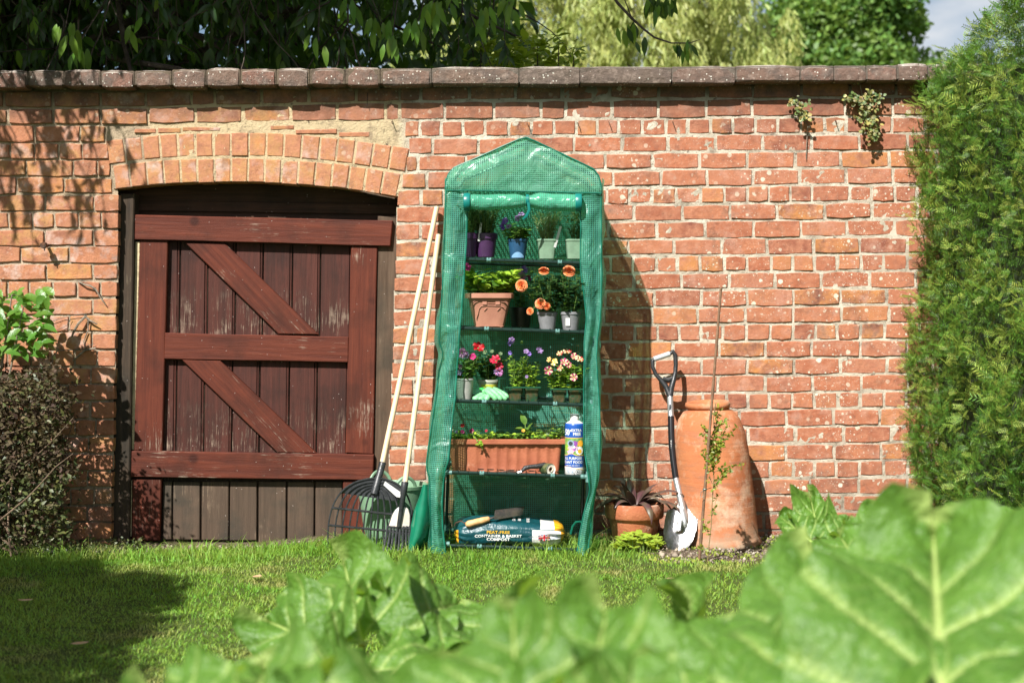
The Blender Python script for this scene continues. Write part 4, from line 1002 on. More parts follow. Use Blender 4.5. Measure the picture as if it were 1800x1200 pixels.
# ------------------------------------------------------------------ mini greenhouse
def fabric_mat(name, milky=0.0, per=.0092, lit=(.12, .44, .32)):
    m, nt, out = newmat(name); uv = nd(nt, 'ShaderNodeUVMap', uv_map='UVMap').outputs[0]; s = nd(nt, 'ShaderNodeSeparateXYZ', {0: uv})
    def ln(o): return mth(nt, 'LESS_THAN', mth(nt, 'FRACT', mth(nt, 'MULTIPLY', o, 1 / per)), .36)
    l = mth(nt, 'MAXIMUM', ln(s.outputs[0]), ln(s.outputs[1])); p = posn(nt)
    h = mth(nt, 'ADD', mth(nt, 'MULTIPLY', noi(nt, p, 9, 4, .5, 1.2), 1.0), mth(nt, 'MULTIPLY', l, .03)); bn = bumpn(nt, h, .55, .04)
    col = mixc(nt, rng_(nt, noi(nt, p, 14, 4), .3, .7), lit, (lit[0] * .6, lit[1] * .75, lit[2] * .8))
    b = nd(nt, 'ShaderNodeBsdfPrincipled', {'Base Color': col, 'Roughness': .30, 'Specular IOR Level': .6, 'Normal': bn, 'Coat Weight': .15, 'Coat Roughness': .25})
    t = nd(nt, 'ShaderNodeBsdfTranslucent', {'Color': c4((.14, .58, .36))}); thread = nd(nt, 'ShaderNodeMixShader', {0: .45, 1: b.outputs[0], 2: t.outputs[0]})
    tr = nd(nt, 'ShaderNodeBsdfTransparent', {'Color': c4((.60, .90, .72))})
    film = nd(nt, 'ShaderNodeBsdfPrincipled', {'Base Color': c4((.20, .48, .37)), 'Roughness': .24, 'Specular IOR Level': .6, 'Normal': bn}); ft = nd(nt, 'ShaderNodeMixShader', {0: .4, 1: film.outputs[0], 2: t.outputs[0]})
    hole = nd(nt, 'ShaderNodeMixShader', {0: rng_(nt, noi(nt, p, 9, 4), .35, .65, .05 + milky, .17 + milky), 1: tr.outputs[0], 2: ft.outputs[0]})
    mx = nd(nt, 'ShaderNodeMixShader', {0: l, 1: hole.outputs[0], 2: thread.outputs[0]}); nt.links.new(mx.outputs[0], out.inputs[0]); return m
M_FAB = fabric_mat('green_mesh_film'); M_FABG = fabric_mat('green_mesh_film_milky', .10, lit=(.22, .55, .38)); M_ROLL = fabric_mat('rolled_green_film', .45, lit=(.12, .62, .38))
M_PIPE = mat('dark_green_binding', (.004, .10, .065), .4, (.006, .14, .09), 30); M_TUBE = mat('dark_green_coated_steel', (.006, .022, .017), .28); M_CLIP = mat('grey_green_clip', (.10, .22, .20), .4)
M_TEAL = mat('teal_hem_band', (.004, .16, .14), .35)
TH = math.radians(1.9); GB = W(903, 970, -.5); GB.z = .012
def G(u, v, w): return Vector((GB.x + u * math.cos(TH) + w * math.sin(TH), -.5 + v, GB.z + w * math.cos(TH) - u * math.sin(TH)))
gh_ = thing('mini_greenhouse', 'tall narrow green mesh mini greenhouse, door rolled up, five wire shelves of plants', 'greenhouse', tuple(G(0, .22, 0)))
UW, DV = .325, .42
for su in (-1, 1):
    for v in (0, DV):
        mb = MB(); mb.tube([G(su * UW, v, 0), G(su * UW, v, 1.65)], .008, 10); ps = mb.build('frame_post', M_TUBE, gh_)
        for w in (.02, .343, .666, .993, 1.303, 1.64):
            mb = MB(); mb.tube([G(su * UW, v, w - .024), G(su * UW, v, w + .024)], .0115, 10); mb.tube([G(su * UW, v, w), G(su * (UW - .035), v, w)], .0105, 8); mb.build('connector', M_CLIP, ps)
for v in (0, DV):
    mb = MB(); mb.tube([G(-UW, v, 1.65), G(-UW + .03, v, 1.70), G(0, v, 1.835), G(UW - .03, v, 1.70), G(UW, v, 1.65)], .008, 8); mb.build('roof_tube', M_TUBE, gh_)
for u, w in ((-UW, 1.65), (0, 1.838), (UW, 1.65)):
    mb = MB(); mb.tube([G(u, 0, w), G(u, DV, w)], .008, 8); mb.build('roof_tube', M_TUBE, gh_)
for w in (.012, .343, .666, .993, 1.303):
    mb = MB()
    for v in (0, DV): mb.tube([G(-UW, v, w), G(UW, v, w)], .0085, 10)
    for u in (-UW, UW): mb.tube([G(u, 0, w), G(u, DV, w)], .0075, 8)
    sh_ = mb.build('shelf', M_TUBE, gh_)
    mb = MB()
    for i in range(15):
        u = -UW + .02 + (2 * UW - .04) * i / 14; mb.tube([G(u, -.010, w - .004), G(u, -.0095, w + .0095), G(u, 0, w + .0115), G(u, DV, w + .0115)], .0016, 5)
    for v in (.10, .21, .32): mb.tube([G(-UW, v, w + .0085), G(UW, v, w + .0085)], .0018, 5)
    mb.build('shelf_wires', M_TUBE if True else M_CLIP, sh_)
    for u in (-.155, .165):
        mb = MB()
        for dx in (-.006, .006): mb.tube([G(u + dx - .004, 0, w), G(u + dx + .004, 0, w)], .0112, 10)
        mb.box(G(u, -.009, w), (.018, .006, .008), bev=.001)
        mb.build('shelf_clip', M_CLIP, sh_)
YC = -.524
def xz(px, py, y=YC): p = W(px, py, y); return p.x, p.z
def ip(tab, q):
    for (a, b) in zip(tab[:-1], tab[1:]):
        if q <= b[0]:
            f = (q - a[0]) / (b[0] - a[0]); f = max(0, f); return [a[k] + (b[k] - a[k]) * f for k in range(1, len(a))]
    return list(tab[-1][1:])
roof = [(783, 333), (784, 318), (789, 305), (798, 295), (840, 277), (880, 259), (912, 245), (925, 242), (938, 247), (980, 267), (1020, 286), (1043, 297), (1052, 309), (1056, 322), (1057, 340)]
roofx = [(p[0], p[1]) for p in roof]
def fab(name, nu, nv, fn, m=M_FAB, uvf=None):
    mb = MB(); mb.grid(nu, nv, fn, uvf=uvf); return mb.build(name, m, gh_, ang=None)
def wr(x, z, s=14, a=.006, seed=3): return float(fbm(np.array([[x, z, 0.0]]), s, seed, 3)[0]) * a
# gable front above the hem
def f_gable(u, v):
    px = 783.5 + (1056.5 - 783.5) * u; yt = ip(roofx, px)[0]; yb = 334 + 5 * u; py = yb + (yt - yb) * v; x, z = xz(px, py)
    return (x, YC + wr(x, z, 11, .016) - .006 * math.sin(math.pi * v), z)
def uv_xz(f): return lambda u, v: (lambda p: (p[0], p[2]))(f(u, v))
fab('gable_panel', 64, 20, f_gable, M_FABG, uv_xz(f_gable))
# roof skin, swept back
def f_roof(u, v):
    k = u * (len(roof) - 1); i = min(len(roof) - 2, int(k)); f = k - i; x, z = xz(roof[i][0] + (roof[i + 1][0] - roof[i][0]) * f, roof[i][1] + (roof[i + 1][1] - roof[i][1]) * f)
    y = YC + .455 * v; return (x, y, z + .001 - .012 * math.sin(math.pi * v) + wr(x, y, 12, .006))
fab('roof_panel', 70, 14, f_roof, M_FABG, lambda u, v: (u * .8, v * .455))
LS = [(335, 784, 822), (380, 783, 821), (420, 781, 820), (500, 778, 815), (560, 774, 810), (600, 772, 807), (622, 779, 806), (634, 776, 804), (650, 772, 803), (700, 766, 800), (760, 757, 793), (812, 750, 788), (826, 751, 782), (840, 755, 780), (880, 756, 777), (930, 757, 778), (974, 759, 784)]
RS = [(338, 1019, 1057), (400, 1021, 1057), (450, 1020, 1057), (480, 1021, 1058), (520, 1027, 1057), (560, 1031, 1055), (600, 1027, 1050), (630, 1027, 1048), (660, 1026, 1050), (720, 1026, 1054), (780, 1026, 1055), (830, 1033, 1052), (862, 1037, 1047), (900, 1027, 1041), (940, 1019, 1037), (977, 1014, 1033)]
def strip(tab, seed, side):
    y0, y1 = tab[0][0], tab[-1][0]
    def f(u, v):
        py = y0 + (y1 - y0) * v; l, r = ip(tab, py); px = l + (r - l) * u; x, z = xz(px, py)
        narrow = 1 - (r - l) / 40; amp = .006 + .018 * max(0, narrow)
        y = YC - .004 + amp * math.sin(u * (5 + 3 * narrow) + seed + 3 * vnoise(np.array([[py * .012, seed, 0]]))[0]) + wr(x, z, 16, .018, seed)
        return (x, y, z)
    fab('front_strip', 14, 90, f, M_FAB, lambda u, v: (u * (.10), v * 1.65))
    for e in (0, 1):
        mb = MB(); pts = [f(e, i / 70) for i in range(71)]; mb.tube(pts, .0034, 6, flat=1); mb.build('hem', M_PIPE, gh_)
    return f
fL = strip(LS, 1, -1); fR = strip(RS, 2, 1)
mb = MB(); mb.tube([(*[xz(a, b)[0]], YC - .002, xz(a, b)[1]) for a, b in roof], .0042, 6); mb.build('hem', M_PIPE, gh_)
mb = MB(); mb.tube([(xz(a, b)[0], YC - .010, xz(a, b)[1]) for a, b in ((784, 335), (820, 335), (900, 336), (980, 338), (1057, 340))], .003, 6); mb.build('hem', M_PIPE, gh_)
# sides and back
def side(tab, col, sg, seed):
    y0, y1 = (tab[0][0] - 25), tab[-1][0]
    def f(u, v):
        py = y0 + (y1 - y0) * v; px = ip(tab, max(py, tab[0][0]))[col]; x, z = xz(px, py); w = (z - GB.z)
        xb = G(sg * (UW + .012), 0, w).x; t = u
        x_ = x + (xb - x) * t + sg * .030 * math.sin(math.pi * min(1, t * 1.15 + .05)) * (.6 + .8 * vnoise(np.array([[z * 4, seed, t]]))[0] ** 2) + wr(u * .5, z, 9, .02, seed) * math.sin(math.pi * t)
        return (x_, YC + .452 * t, z)
    fab('side_panel', 22, 70, f, M_FAB, lambda u, v: (u * .45, v * 1.7))
side(LS, 0, -1, 5); side(RS, 1, 1, 6)
def f_back(u, v):
    p = G(-UW - .01 + (2 * UW + .02) * u, 0, .01 + 1.66 * v); return (p.x, -.062 + wr(p.x, p.z, 8, .018, 9), p.z)
fab('back_panel', 30, 60, f_back, M_FAB, uv_xz(f_back))
def f_bg(u, v):
    px = 783.5 + (1056.5 - 783.5) * u; x, zt = xz(px, ip(roofx, px)[0]); x, zb = xz(px, 348); return (x, -.060, zb + (zt - zb) * v)
fab('back_gable', 30, 8, f_bg, M_FAB, uv_xz(f_bg))
# rolled up door
def f_roll(u, v):
    px = 822 + (1012 - 822) * u; a = 2 * math.pi * v; c = abs(px - 927); pinch = math.exp(-(c / 16) ** 2); py = 355 - 3 * math.exp(-(c / 40) ** 2) + 2 * u
    x, z = xz(px, py, YC - .03); r = .037 * (1 - .34 * pinch) * (1 + .025 * math.sin(u * 31 + 3 * a)) + wr(px * .01, v * 3, 4, .003, 3); r *= (1.12 if px > 930 else .96)
    return (x, YC - .024 + r * .8 * math.sin(a), z + r * math.cos(a) * .95)
mb = MB(); mb.grid(70, 24, f_roll, uvf=lambda u, v: (u * .52, v * .24)); rl = mb.build('rolled_door', M_ROLL, gh_, ang=None)
mb = MB()
for f0 in (0, .3, .55): mb.grid(60, 12, lambda u, v, k=f0: tuple(Vector(f_roll(u, v + k)) * .0 + Vector((f_roll(u, 0)[0], YC - .024, (Vector(f_roll(u, 0)).z + Vector(f_roll(u, .5)).z) / 2)) + (Vector(f_roll(u, v + k)) - Vector((f_roll(u, 0)[0], YC - .024, (f_roll(u, 0)[2] + f_roll(u, .5)[2]) / 2))) * .82), uvf=lambda u, v: (u * .52, v * .24))
mb.build('inner_roll', M_ROLL, rl, ang=None)
for (a, b, r) in ((815, 355, .040), (1013, 356, .040)):
    mb = MB(); x, z = xz(a, b, YC - .03)
    mb.lathe([(r * .55, 0), (r * .95, 0), (r, .004), (r, .024), (r * .96, .028)], (x - .005 if a > 900 else x, YC - .024, z), 24, Matrix.Rotation(math.pi / 2, 3, 'Y')); mb.build('hem_band', M_TEAL, rl)
mb = MB(); x, z = xz(927, 352, YC - .03)
mb.lathe([(.024, -.007), (.027, -.006), (.027, .006), (.024, .007)], (x, YC - .024, z), 20, Matrix.Rotation(math.pi / 2, 3, 'Y'))
mb.tube([(x + .004, YC - .052, z - .01), (x + .008, YC - .05, z - .045), (x - .004, YC - .045, z - .07), (x - .02, YC - .04, z - .085)], [.007, .007, .007, .004], 6, flat=.4); mb.build('tie', M_TEAL, gh_)
mb = MB(); mb.tube([W(1003, 938, -.44), W(1006, 925, -.45), W(1012, 917, -.46), W(1020, 916, -.47), W(1026, 922, -.47)], .005, 6, flat=.5); mb.build('tie', M_PIPE, gh_)

# ------------------------------------------------------------------ top shelf
def pot_thing(label, px, py, y, cat='potted plant', group=None):
    c = W(px, py, y); return thing('potted_plant', label, cat, tuple(c), group), c
M_PP = plast('purple_plastic', (.055, .02, .07)); M_BP = plast('blue_plastic', (.018, .07, .15)); M_GP = plast('sage_plastic', (.17, .27, .18), .45); M_GY = plast('grey_plastic', (.19, .19, .20)); M_LG = plast('pale_grey_plastic', (.34, .33, .31)); M_BKP = plast('black_plastic', (.012, .012, .014), .35)
M_DGP = plast('thin_dark_green_plastic', (.012, .07, .035), .25)
for (px, lab) in ((820, 'rosemary in a purple plastic pot, half hidden behind the left flap on the top shelf'), (853, 'rosemary in a purple plastic pot with a white tag, left of the blue pot')):
    t, c = pot_thing(lab, px, 452, -.40 if px > 830 else -.43); round_pot(t, c, .053, .042, .108, M_PP, rimh=.026)
    stems_leaves(t, c + Vector((0, 0, .095)), .055, .165, 60, 42, .022, T_NEEDLE, M_ROS, lean=.40, up=.7, wid=2.2, mstem=M_STEM)
    if px > 830: plant_tag(t, c + Vector((-.028, -.05, .07)), .085, .011, (.12, 0))
t, c = pot_thing('violet petunia in a round blue plastic pot in the middle of the top shelf', 910, 455, -.42); round_pot(t, c, .0455, .034, .090, M_BP, rimh=.010, rim=.006)
stems_leaves(t, c + Vector((0, 0, .08)), .04, .08, 26, 10, .036, T_OV, M_LF, lean=.75, up=.3)
for (a, b, m, r, d) in ((884, 396, M_PUR, .02, (-.6, -1, .3)), (888, 389, M_PUR, .018, (-.2, -1, .5)), (894, 399, M_LIL, .019, (.2, -1, .1)), (884, 401, M_PUR, .014, (-.3, -1, -.3)), (910, 384, M_LIL, .017, (-.3, -1, .5)), (917, 378, M_LIL, .018, (.3, -1, .3))):
    flower(t, W(a, b, -.45), d, r, m)
mb = MB(); mb.grid(10, 6, lambda u, v: (c.x + .0365 * math.sin((u - .5) * 1.6) * (1 + .06 * v), c.y - (.0365 + .0015 * v) * math.cos((u - .5) * 1.6) - .0012, c.z + .004 + .026 * v * math.sin(math.pi * (.08 + .84 * u)))); mb.build('print', plast('pale_blue_plastic', (.20, .38, .60)), t)
for (px, lab, m2, mst, T_) in ((961, 'fine grey green herb in a square sage green pot, left of the dark leaved herb', M_LAV, M_STEM, T_NEEDLE), (1010, 'upright rosemary in a square sage green pot beside the right flap on the top shelf', M_ROS, M_STEM, T_NEEDLE)):
    t, c = pot_thing(lab, px, 455, -.41); square_pot(t, c, .086, .068, .088, M_GP, rimh=.008, rim=.003)
    stems_leaves(t, c + Vector((0, 0, .08)), .04, .145, 48 if px < 1000 else 20, 26, .024 if px < 1000 else .026, T_, m2, lean=.34, up=1.0, wid=1.5 if px < 1000 else 2.4, stem_r=.001)
    if px < 1000: plant_tag(t, c + Vector((.035, -.036, .05)), .10, .012, (.28, 0))

# ------------------------------------------------------------------ second shelf
M_TCP = mat('matt_terracotta_plastic', (.38, .17, .11), .65, (.33, .14, .09), 12, .12, 150); M_TCP2 = mat('orange_terracotta_plastic', (.37, .115, .055), .6, (.30, .085, .042), 9, .2, 120, dirt=(.55, .30, .2), dscale=14, dlo=.6, dhi=.75)
t = thing('square_planter', 'square terracotta coloured planter overflowing with lime green leaves on the second shelf', 'planter', tuple(W(860, 580, -.36)))
c = W(860.5, 580, -.355); square_pot(t, c, .196, .128, .168, M_TCP, rimh=.022, rim=.014)
mb = MB(); yy = c.y - .086
def fy(z): return c.y - (.064 + (.098 - .064) * (z - c.z) / .146) - .0015
def tub(pts, r): 
    P = [];
    for a, b in pts: p = W(a, b, -.44); P.append((p.x, fy(p.z), p.z))
    mb.tube(P, r, 6)
for o in (0, 1):
    tub([(829 - o * 2 + 2, 536 - o * 3), (835, 532 - o * 3), (842, 529 - o * 2), (850, 530 - o * 2)], .0018)
    tub([(880, 530 - o * 2), (888, 531 - o * 2), (893, 536 - o * 3)], .0018)
tub([(837, 560), (840, 552), (842, 543), (846, 538), (855, 537), (866, 537), (878, 538)], .002); tub([(878, 538), (886, 540), (888, 544)], .0018); tub([(856, 541), (851, 546)], .0022); tub([(879, 541), (874, 546)], .0022); tub([(836, 573), (860, 573), (885, 573)], .0014); tub([(857, 533), (870, 533)], .002)
for a in (852, 875): p = W(a, 532, -.44); mb.box((p.x, fy(p.z), p.z), (.021, .006, .020), bev=.0015)
mb.build('moulded_clip', M_TCP, t)
stems_leaves(t, c + Vector((0, 0, .155)), .12, .14, 66, 10, .044, T_ROUND, M_LFB, lean=.75, up=.35, wid=.9, mix=(M_LF, .3))
flower(t, W(820, 470, -.46), (.2, -1, .5), .026, M_MAG)
flower(t, W(812, 480, -.45), (-.4, -1, .3), .022, M_MAG)
t, c = pot_thing('purple flowered plant in a black pot behind the roses, beside the square planter', 915, 577, -.20); round_pot(t, c, .055, .042, .10, M_BKP)
stems_leaves(t, c + Vector((0, 0, .09)), .04, .17, 12, 9, .03, T_OV, M_LFD, lean=.3)
for (a, b, m, r, d) in ((913, 478, M_PNK, .026, (-.3, -1, .4)), (921, 474, M_PUR, .022, (.3, -1, .6)), (918, 486, M_PNK, .02, (0, -1, 0)), (929, 489, mat('wine_petal', (.16, .01, .07), .5), .024, (.5, -1, .2))): flower(t, W(a, b, -.26), d, r, m)
for (px, yy, lab, fl) in ((962, -.40, 'apricot rose bush in a plain grey pot, nearer the square planter', ((917, 502, .029, (-.2, -1, .1)), (956, 477, .026, (0, -.8, .8)), (950, 534, .026, (-.1, -1, .25)), (961, 538, .02, (.5, -1, .2)), (932, 547, .018, (-.5, -1, .2)))),
                          (1003, -.41, 'apricot rose bush in a grey pot with a white label, beside the right flap', ((1000, 477, .031, (.1, -.9, .55)),))):
    t, c = pot_thing(lab, px, 582, yy); round_pot(t, c, .045, .034, .088, M_GY, rimh=.012, rim=.006)
    stems_leaves(t, c + Vector((0, 0, .08)), .06, .21, 30, 16, .036, T_OV, M_LFD, lean=.46, up=.3, mix=(M_LF, .15))
    for (a, b, r, d) in fl:
        p = W(a, b, -.46); rose(t, p, d, r); mb = MB(); q = c + Vector((0, 0, .12)); mb.tube([q, (q + p) / 2 + Vector((0, .03, .03)), p + Vector((0, .02, -.01))], .0015, 5); mb.build('stem', M_STEM, t)
    if px > 1000:
        mb = MB(); mb.grid(4, 4, lambda u, v: (c.x + .0415 * math.sin(-.62 + .5 * u), c.y - .0415 * math.cos(-.62 + .5 * u) - .0015, c.z + .025 + .035 * v)); mb.build('label', M_TAG, t)

# ------------------------------------------------------------------ third shelf
t, c = pot_thing('crimson and mauve petunias in a pale grey pot beside the left flap', 816.5, 702, -.42); round_pot(t, c, .0425, .033, .097, M_LG, rimh=.008, rim=.004)
stems_leaves(t, c + Vector((0, 0, .085)), .04, .12, 30, 12, .032, T_OV, M_LF, lean=.45, up=.5, wid=.7)
for (a, b, m, r, d) in ((812, 620, M_PNK, .026, (-.4, -1, .3)), (819, 624, M_LIL, .02, (.3, -1, .1)), (841, 611, M_CRI, .033, (.1, -1, .5)), (831, 627, M_MAG, .022, (-.2, -1, .2)), (807, 655, M_LIL, .016, (-.2, -1, .2)), (810, 645, M_PNK, .015, (-.2, -1, .4))): flower(t, W(a, b, -.45), d, r, m)
plant_tag(t, W(826, 668, -.43), .045, .014, (.02, 0), mat('dark_purple_card', (.05, .01, .03), .5))
t, c = pot_thing('crimson petunia in a translucent pot with a yellow label, behind the green gloves', 858.5, 702, -.33); round_pot(t, c, .045, .035, .092, mat('translucent_white_plastic', (.42, .44, .36), .3, transl=.3), rimh=.012, rim=.006)
mb = MB(); mb.grid(12, 4, lambda u, v: (c.x + (.0365 + .006 * v) * math.sin((u - .4) * 2.2) * 1.03, c.y - (.0365 + .006 * v) * 1.03 * math.cos((u - .4) * 2.2), c.z + .028 + .044 * v)); mb.build('label', mat('yellow_printed_label', (.55, .52, .06), .4, (.25, .33, .04), 60), t)
stems_leaves(t, c + Vector((0, 0, .085)), .05, .13, 34, 14, .03, T_OV, M_LFD, lean=.5, up=.4, mix=(M_LF, .35))
for (a, b, m, r, d) in ((871, 633, M_CRI, .03, (-.1, -1, .35)), (877, 643, M_CRI, .026, (.4, -1, 0)), (878, 653, M_PNK, .022, (.2, -1, -.2)), (873, 654, M_LIL, .017, (-.3, -1, -.1))): flower(t, W(a, b, -.42), d, r, m)
for (a, b) in ((853, 619), (865, 618), (880, 622), (858, 626)):
    flower(t, W(a, b, -.36), (U(-.3, .3), -1, .6), .012, mat('green_bud', (.10, .16, .07), .5), ruffle=.3)
# gloves
M_GLV = mat('pale_green_latex', (.22, .56, .27), .45, (.16, .46, .2), 30, .3, 160, spec=.4); M_GLC = mat('green_knit_cuff', (.03, .42, .07), .8, (.02, .3, .05), 120, .6, 300)
gl = thing('gardening_gloves', 'pair of pale green gardening gloves, fingers curled over the front of the third shelf', 'gloves', tuple(W(860, 706, -.43)))
def sausage(pts, r, m, par, name):
    mb = MB(); P = [Vector(W(*p)) for p in pts]; Q = []; R_ = []
    n = 18
    for i in range(n + 1):
        f = i / n * (len(P) - 1); k = min(len(P) - 2, int(f)); Q.append(P[k].lerp(P[k + 1], f - k))
    Q2 = [Q[0]] + [(Q[i - 1] + Q[i] * 2 + Q[i + 1]) / 4 for i in range(1, n)] + [Q[-1]]
    for i in range(n + 1):
        e = min(i, n - i) / n; R_.append(r * (math.sin(min(1, e * 7 + .12) * math.pi / 2)) * (1 + .06 * math.sin(i * 1.9)))
    mb.tube(Q2, R_, 12); return mb.build(name, m, par, ang=None)
for pts, r in (
    ([(850, 693, -.43), (843, 696, -.455), (837, 700, -.472), (831, 703, -.475)], .0135), ([(856, 696, -.45), (851, 698, -.470), (846, 701, -.483), (842, 704, -.485)], .0135),
    ([(862, 692, -.45), (859, 696, -.47), (856, 700, -.483), (853, 704, -.485)], .013)):
    sausage(pts, r, M_GLV, gl, 'finger')
def blob(ctr, sx, sy, sz, par, name, m, tilt=0):
    mb = MB(); R = Matrix.Rotation(tilt, 3, 'Y')
    mb.grid(20, 12, lambda u, v: Vector(ctr) + R @ Vector((sx * math.sin(math.pi * v) * math.cos(2 * math.pi * u), sy * math.sin(math.pi * v) * math.sin(2 * math.pi * u), sz * math.cos(math.pi * v))) * (1 + .08 * math.sin(7 * u * 6.28 + 4 * v)), closed=True)
    return mb.build(name, m, par, ang=None)
blob(W(858, 691, -.42), .030, .035, .017, gl, 'palm', M_GLV, .5); blob(W(849, 685, -.40), .018, .03, .010, gl, 'cuff', M_GLC, .4)
for pts, r in (([(852, 685, -.44), (860, 690, -.475), (868, 697, -.487), (873, 704, -.488)], .0115), ([(860, 684, -.44), (868, 689, -.47), (876, 696, -.48), (882, 704, -.483)], .0115),
    ([(868, 684, -.42), (877, 690, -.455), (885, 697, -.47), (891, 703, -.475)], .011), ([(866, 682, -.39), (876, 687, -.42), (886, 692, -.44), (894, 699, -.455)], .0105)):
    sausage(pts, r, M_GLV, gl, 'finger')
blob(W(864, 687, -.41), .030, .03, .014, gl, 'palm', M_GLV, .45)
# plant trays
for (xa, xb, pt, pb, lab, kind) in ((889, 951, 681, 706, 'lilac flowered bedding plants in a green two cell tray, right of the gloves', 0), (967, 1027, 684, 707, 'red, white and yellow petunias in a green two cell tray beside the right flap', 1)):
    t = thing('bedding_plant_tray', lab, 'plant tray', tuple(W((xa + xb) / 2, pb, -.41))); zt = W(xa, pt, -.43).z; zb = W(xa, pb, -.43).z
    Xa, Xb = W(xa, pt, -.43).x, W(xb, pt, -.43).x
    mb = MB(); mb.box(((Xa + Xb) / 2, -.435, zt), (Xb - Xa, .008, .008), bev=.002); mb.box(((Xa + Xb) / 2, -.335, zt), (Xb - Xa, .008, .008), bev=.002)
    for xx in (Xa + .004, (Xa + Xb) / 2, Xb - .004): mb.box((xx, -.385, zt), (.010, .092, .006), bev=.001)
    mb.build('rim', M_DGP, t)
    for k in (0, 1):
        cx_ = Xa + (Xb - Xa) * (.27 + .47 * k); square_pot(t, Vector((cx_, -.385, zb)), .070, .054, zt - zb, mat('muddy_green_cell', (.014, .06, .03), .25, (.06, .05, .02), 40, dirt=(.09, .07, .04), dscale=50), rimh=.004, rim=.001, name='cell')
        b = Vector((cx_, -.385, zt - .01))
        if kind == 0: stems_leaves(t, b, .03, .17 if k == 0 else .13, 22, 16, .026, T_OV, M_LF, lean=.22, up=.6, wid=.7, mix=(M_LFB, .35)); stems_leaves(t, b, .035, .05, 12, 10, .018, T_OV, M_LFB, lean=.6)
        else: stems_leaves(t, b, .035, .125, 30, 14, .03, T_OV, M_LFB, lean=.35, up=.4, wid=.8, mix=(M_LF, .5))
    fl = ((900, 598, M_LIL, .02, (-.3, -1, .3)), (897, 603, M_PUR, .016, (-.5, -1, 0)), (948, 616, M_LIL, .021, (.3, -1, .3)), (925, 618, M_LIL, .017, (-.1, -1, .4)), (930, 622, M_PUR, .012, (.2, -1, .1)), (897, 620, M_PUR, .011, (-.6, -1, .1)), (917, 602, M_LF, .010, (0, -1, .5)), (926, 662, M_LIL, .010, (0, -1, .2))) if kind == 0 else \
         ((997, 619, M_CRI, .022, (.1, -1, .9)), (985, 622, M_CRI, .02, (-.4, -1, .6)), (975, 637, M_YEL, .024, (-.2, -1, .6)), (966, 632, M_YEL, .018, (-.6, -1, .5)), (992, 637, M_WHT, .024, (.1, -1, .4)), (999, 641, M_MAG, .02, (.4, -1, .1)), (964, 651, M_WHT, .022, (-.2, -1, .2)), (1009, 627, M_MAG, .022, (.2, -1, .7)), (1019, 632, M_CRI, .02, (.5, -1, .6)), (1009, 663, M_MAG, .022, (0, -1, .2)), (985, 647, M_CRI, .018, (-.2, -1, .1)))
    for (a, b, m, r, d) in fl: flower(t, W(a, b, -.44), d, r, m, centre=(M_YEL if kind else M_DKC), stripe=(M_WHT if kind and m is not M_WHT else (M_MAG if kind else None)), lobes=5)
    if kind:
        pass

# ------------------------------------------------------------------ fourth shelf
t = thing('window_box', 'long fluted orange terracotta coloured trough of small bedding plants on the fourth shelf', 'planter', tuple(W(889, 831, -.34)))
c = W(889, 831, -.335); mb = MB(); h = .164
prof = [(.0, .0), (1, 0), (1, .004)] 
def trough(a, z, top=0):
    w = .486 + .035 * z / h; d_ = .135 + .03 * z / h; ca, sa = math.cos(a), math.sin(a); q = (abs(ca) ** 14 + abs(sa) ** 14) ** (-1 / 14.)
    x, y = ca * q * w / 2, sa * q * d_ / 2
    if sa < -.5 and .012 < z < h - .03 and x > -.135 and x < .235: y -= -.006 * abs(math.sin(math.pi * (x + .135) / .046))
    return x, y
angs = []
n = 240
vs = []; zs_ = [0, .004, .014, .05, .1, h - .032, h - .028, h - .022]
for z in zs_:
    for i in range(n):
        # even spacing along x for the long faces
        u = i / n; a = None
        if u < .4: x = .5 - u / .4; a = math.atan2(1, x * 2 * 1.0); ang = math.atan2(.5, x)
        elif u < .5: ang = math.atan2(.5 - (u - .4) / .1, -.5)
        elif u < .9: ang = math.atan2(-.5, -.5 + (u - .5) / .4)
        else: ang = math.atan2(-.5 + (u - .9) / .1, .5)
        x, y = trough(ang, z); vs.append(c + Vector((x, y, z)))
mb.add(vs, [(j * n + i, j * n + (i + 1) % n, (j + 1) * n + (i + 1) % n, (j + 1) * n + i)[::-1] for j in range(len(zs_) - 1) for i in range(n)] + [tuple(range(n))])
def rr(w, d_, z): return [c + Vector((sx * w / 2, sy * d_ / 2, z)) for sx, sy in ((1, 1), (-1, 1), (-1, -1), (1, -1))]
b0 = rr(.518, .162, h - .022); b1 = rr(.545, .185, h - .022); b2 = rr(.548, .188, h - .003); b3 = rr(.540, .180, h); b4 = rr(.505, .15, h - .001); b5 = rr(.50, .145, h - .02)
vs = b0 + b1 + b2 + b3 + b4 + b5; mb.add(vs, [(4 * j + i, 4 * j + (i + 1) % 4, 4 * j + 4 + (i + 1) % 4, 4 * j + 4 + i) for j in range(5) for i in range(4)]); mb.build('trough', M_TCP2, t, ang=50)
mb = MB(); mb.add(rr(.502, .148, h - .016), [(0, 1, 2, 3)]); mb.build('soil', M_SOIL, t)
for k in range(6):
    b = c + Vector((-.21 + .084 * k, -.02, h - .02)); stems_leaves(t, b, .05, U(.04, .075), 24, 10, .024, T_OV, M_LF, lean=.8, up=.3, mix=(M_LFB, .35))
stems_leaves(t, c + Vector((-.11, -.08, h - .005)), .02, .06, 8, 8, .018, T_OV, M_LFB, lean=1.6)
mb = MB(); p = c + Vector((.09, -.03, h)); 
np_build('foliage', [scat(T_OV, [p + Vector((0, 0, .04)), p + Vector((.0, 0, .05)), p + Vector((.01, 0, .03)), p + Vector((.0, 0, .06))], [(-1, -.3, .2), (.6, -.3, -.9), (.3, -.4, .9), (-.3, .2, 1)], [(0, -.5, 1)] * 4, [.055, .06, .05, .06])], M_LF, t)
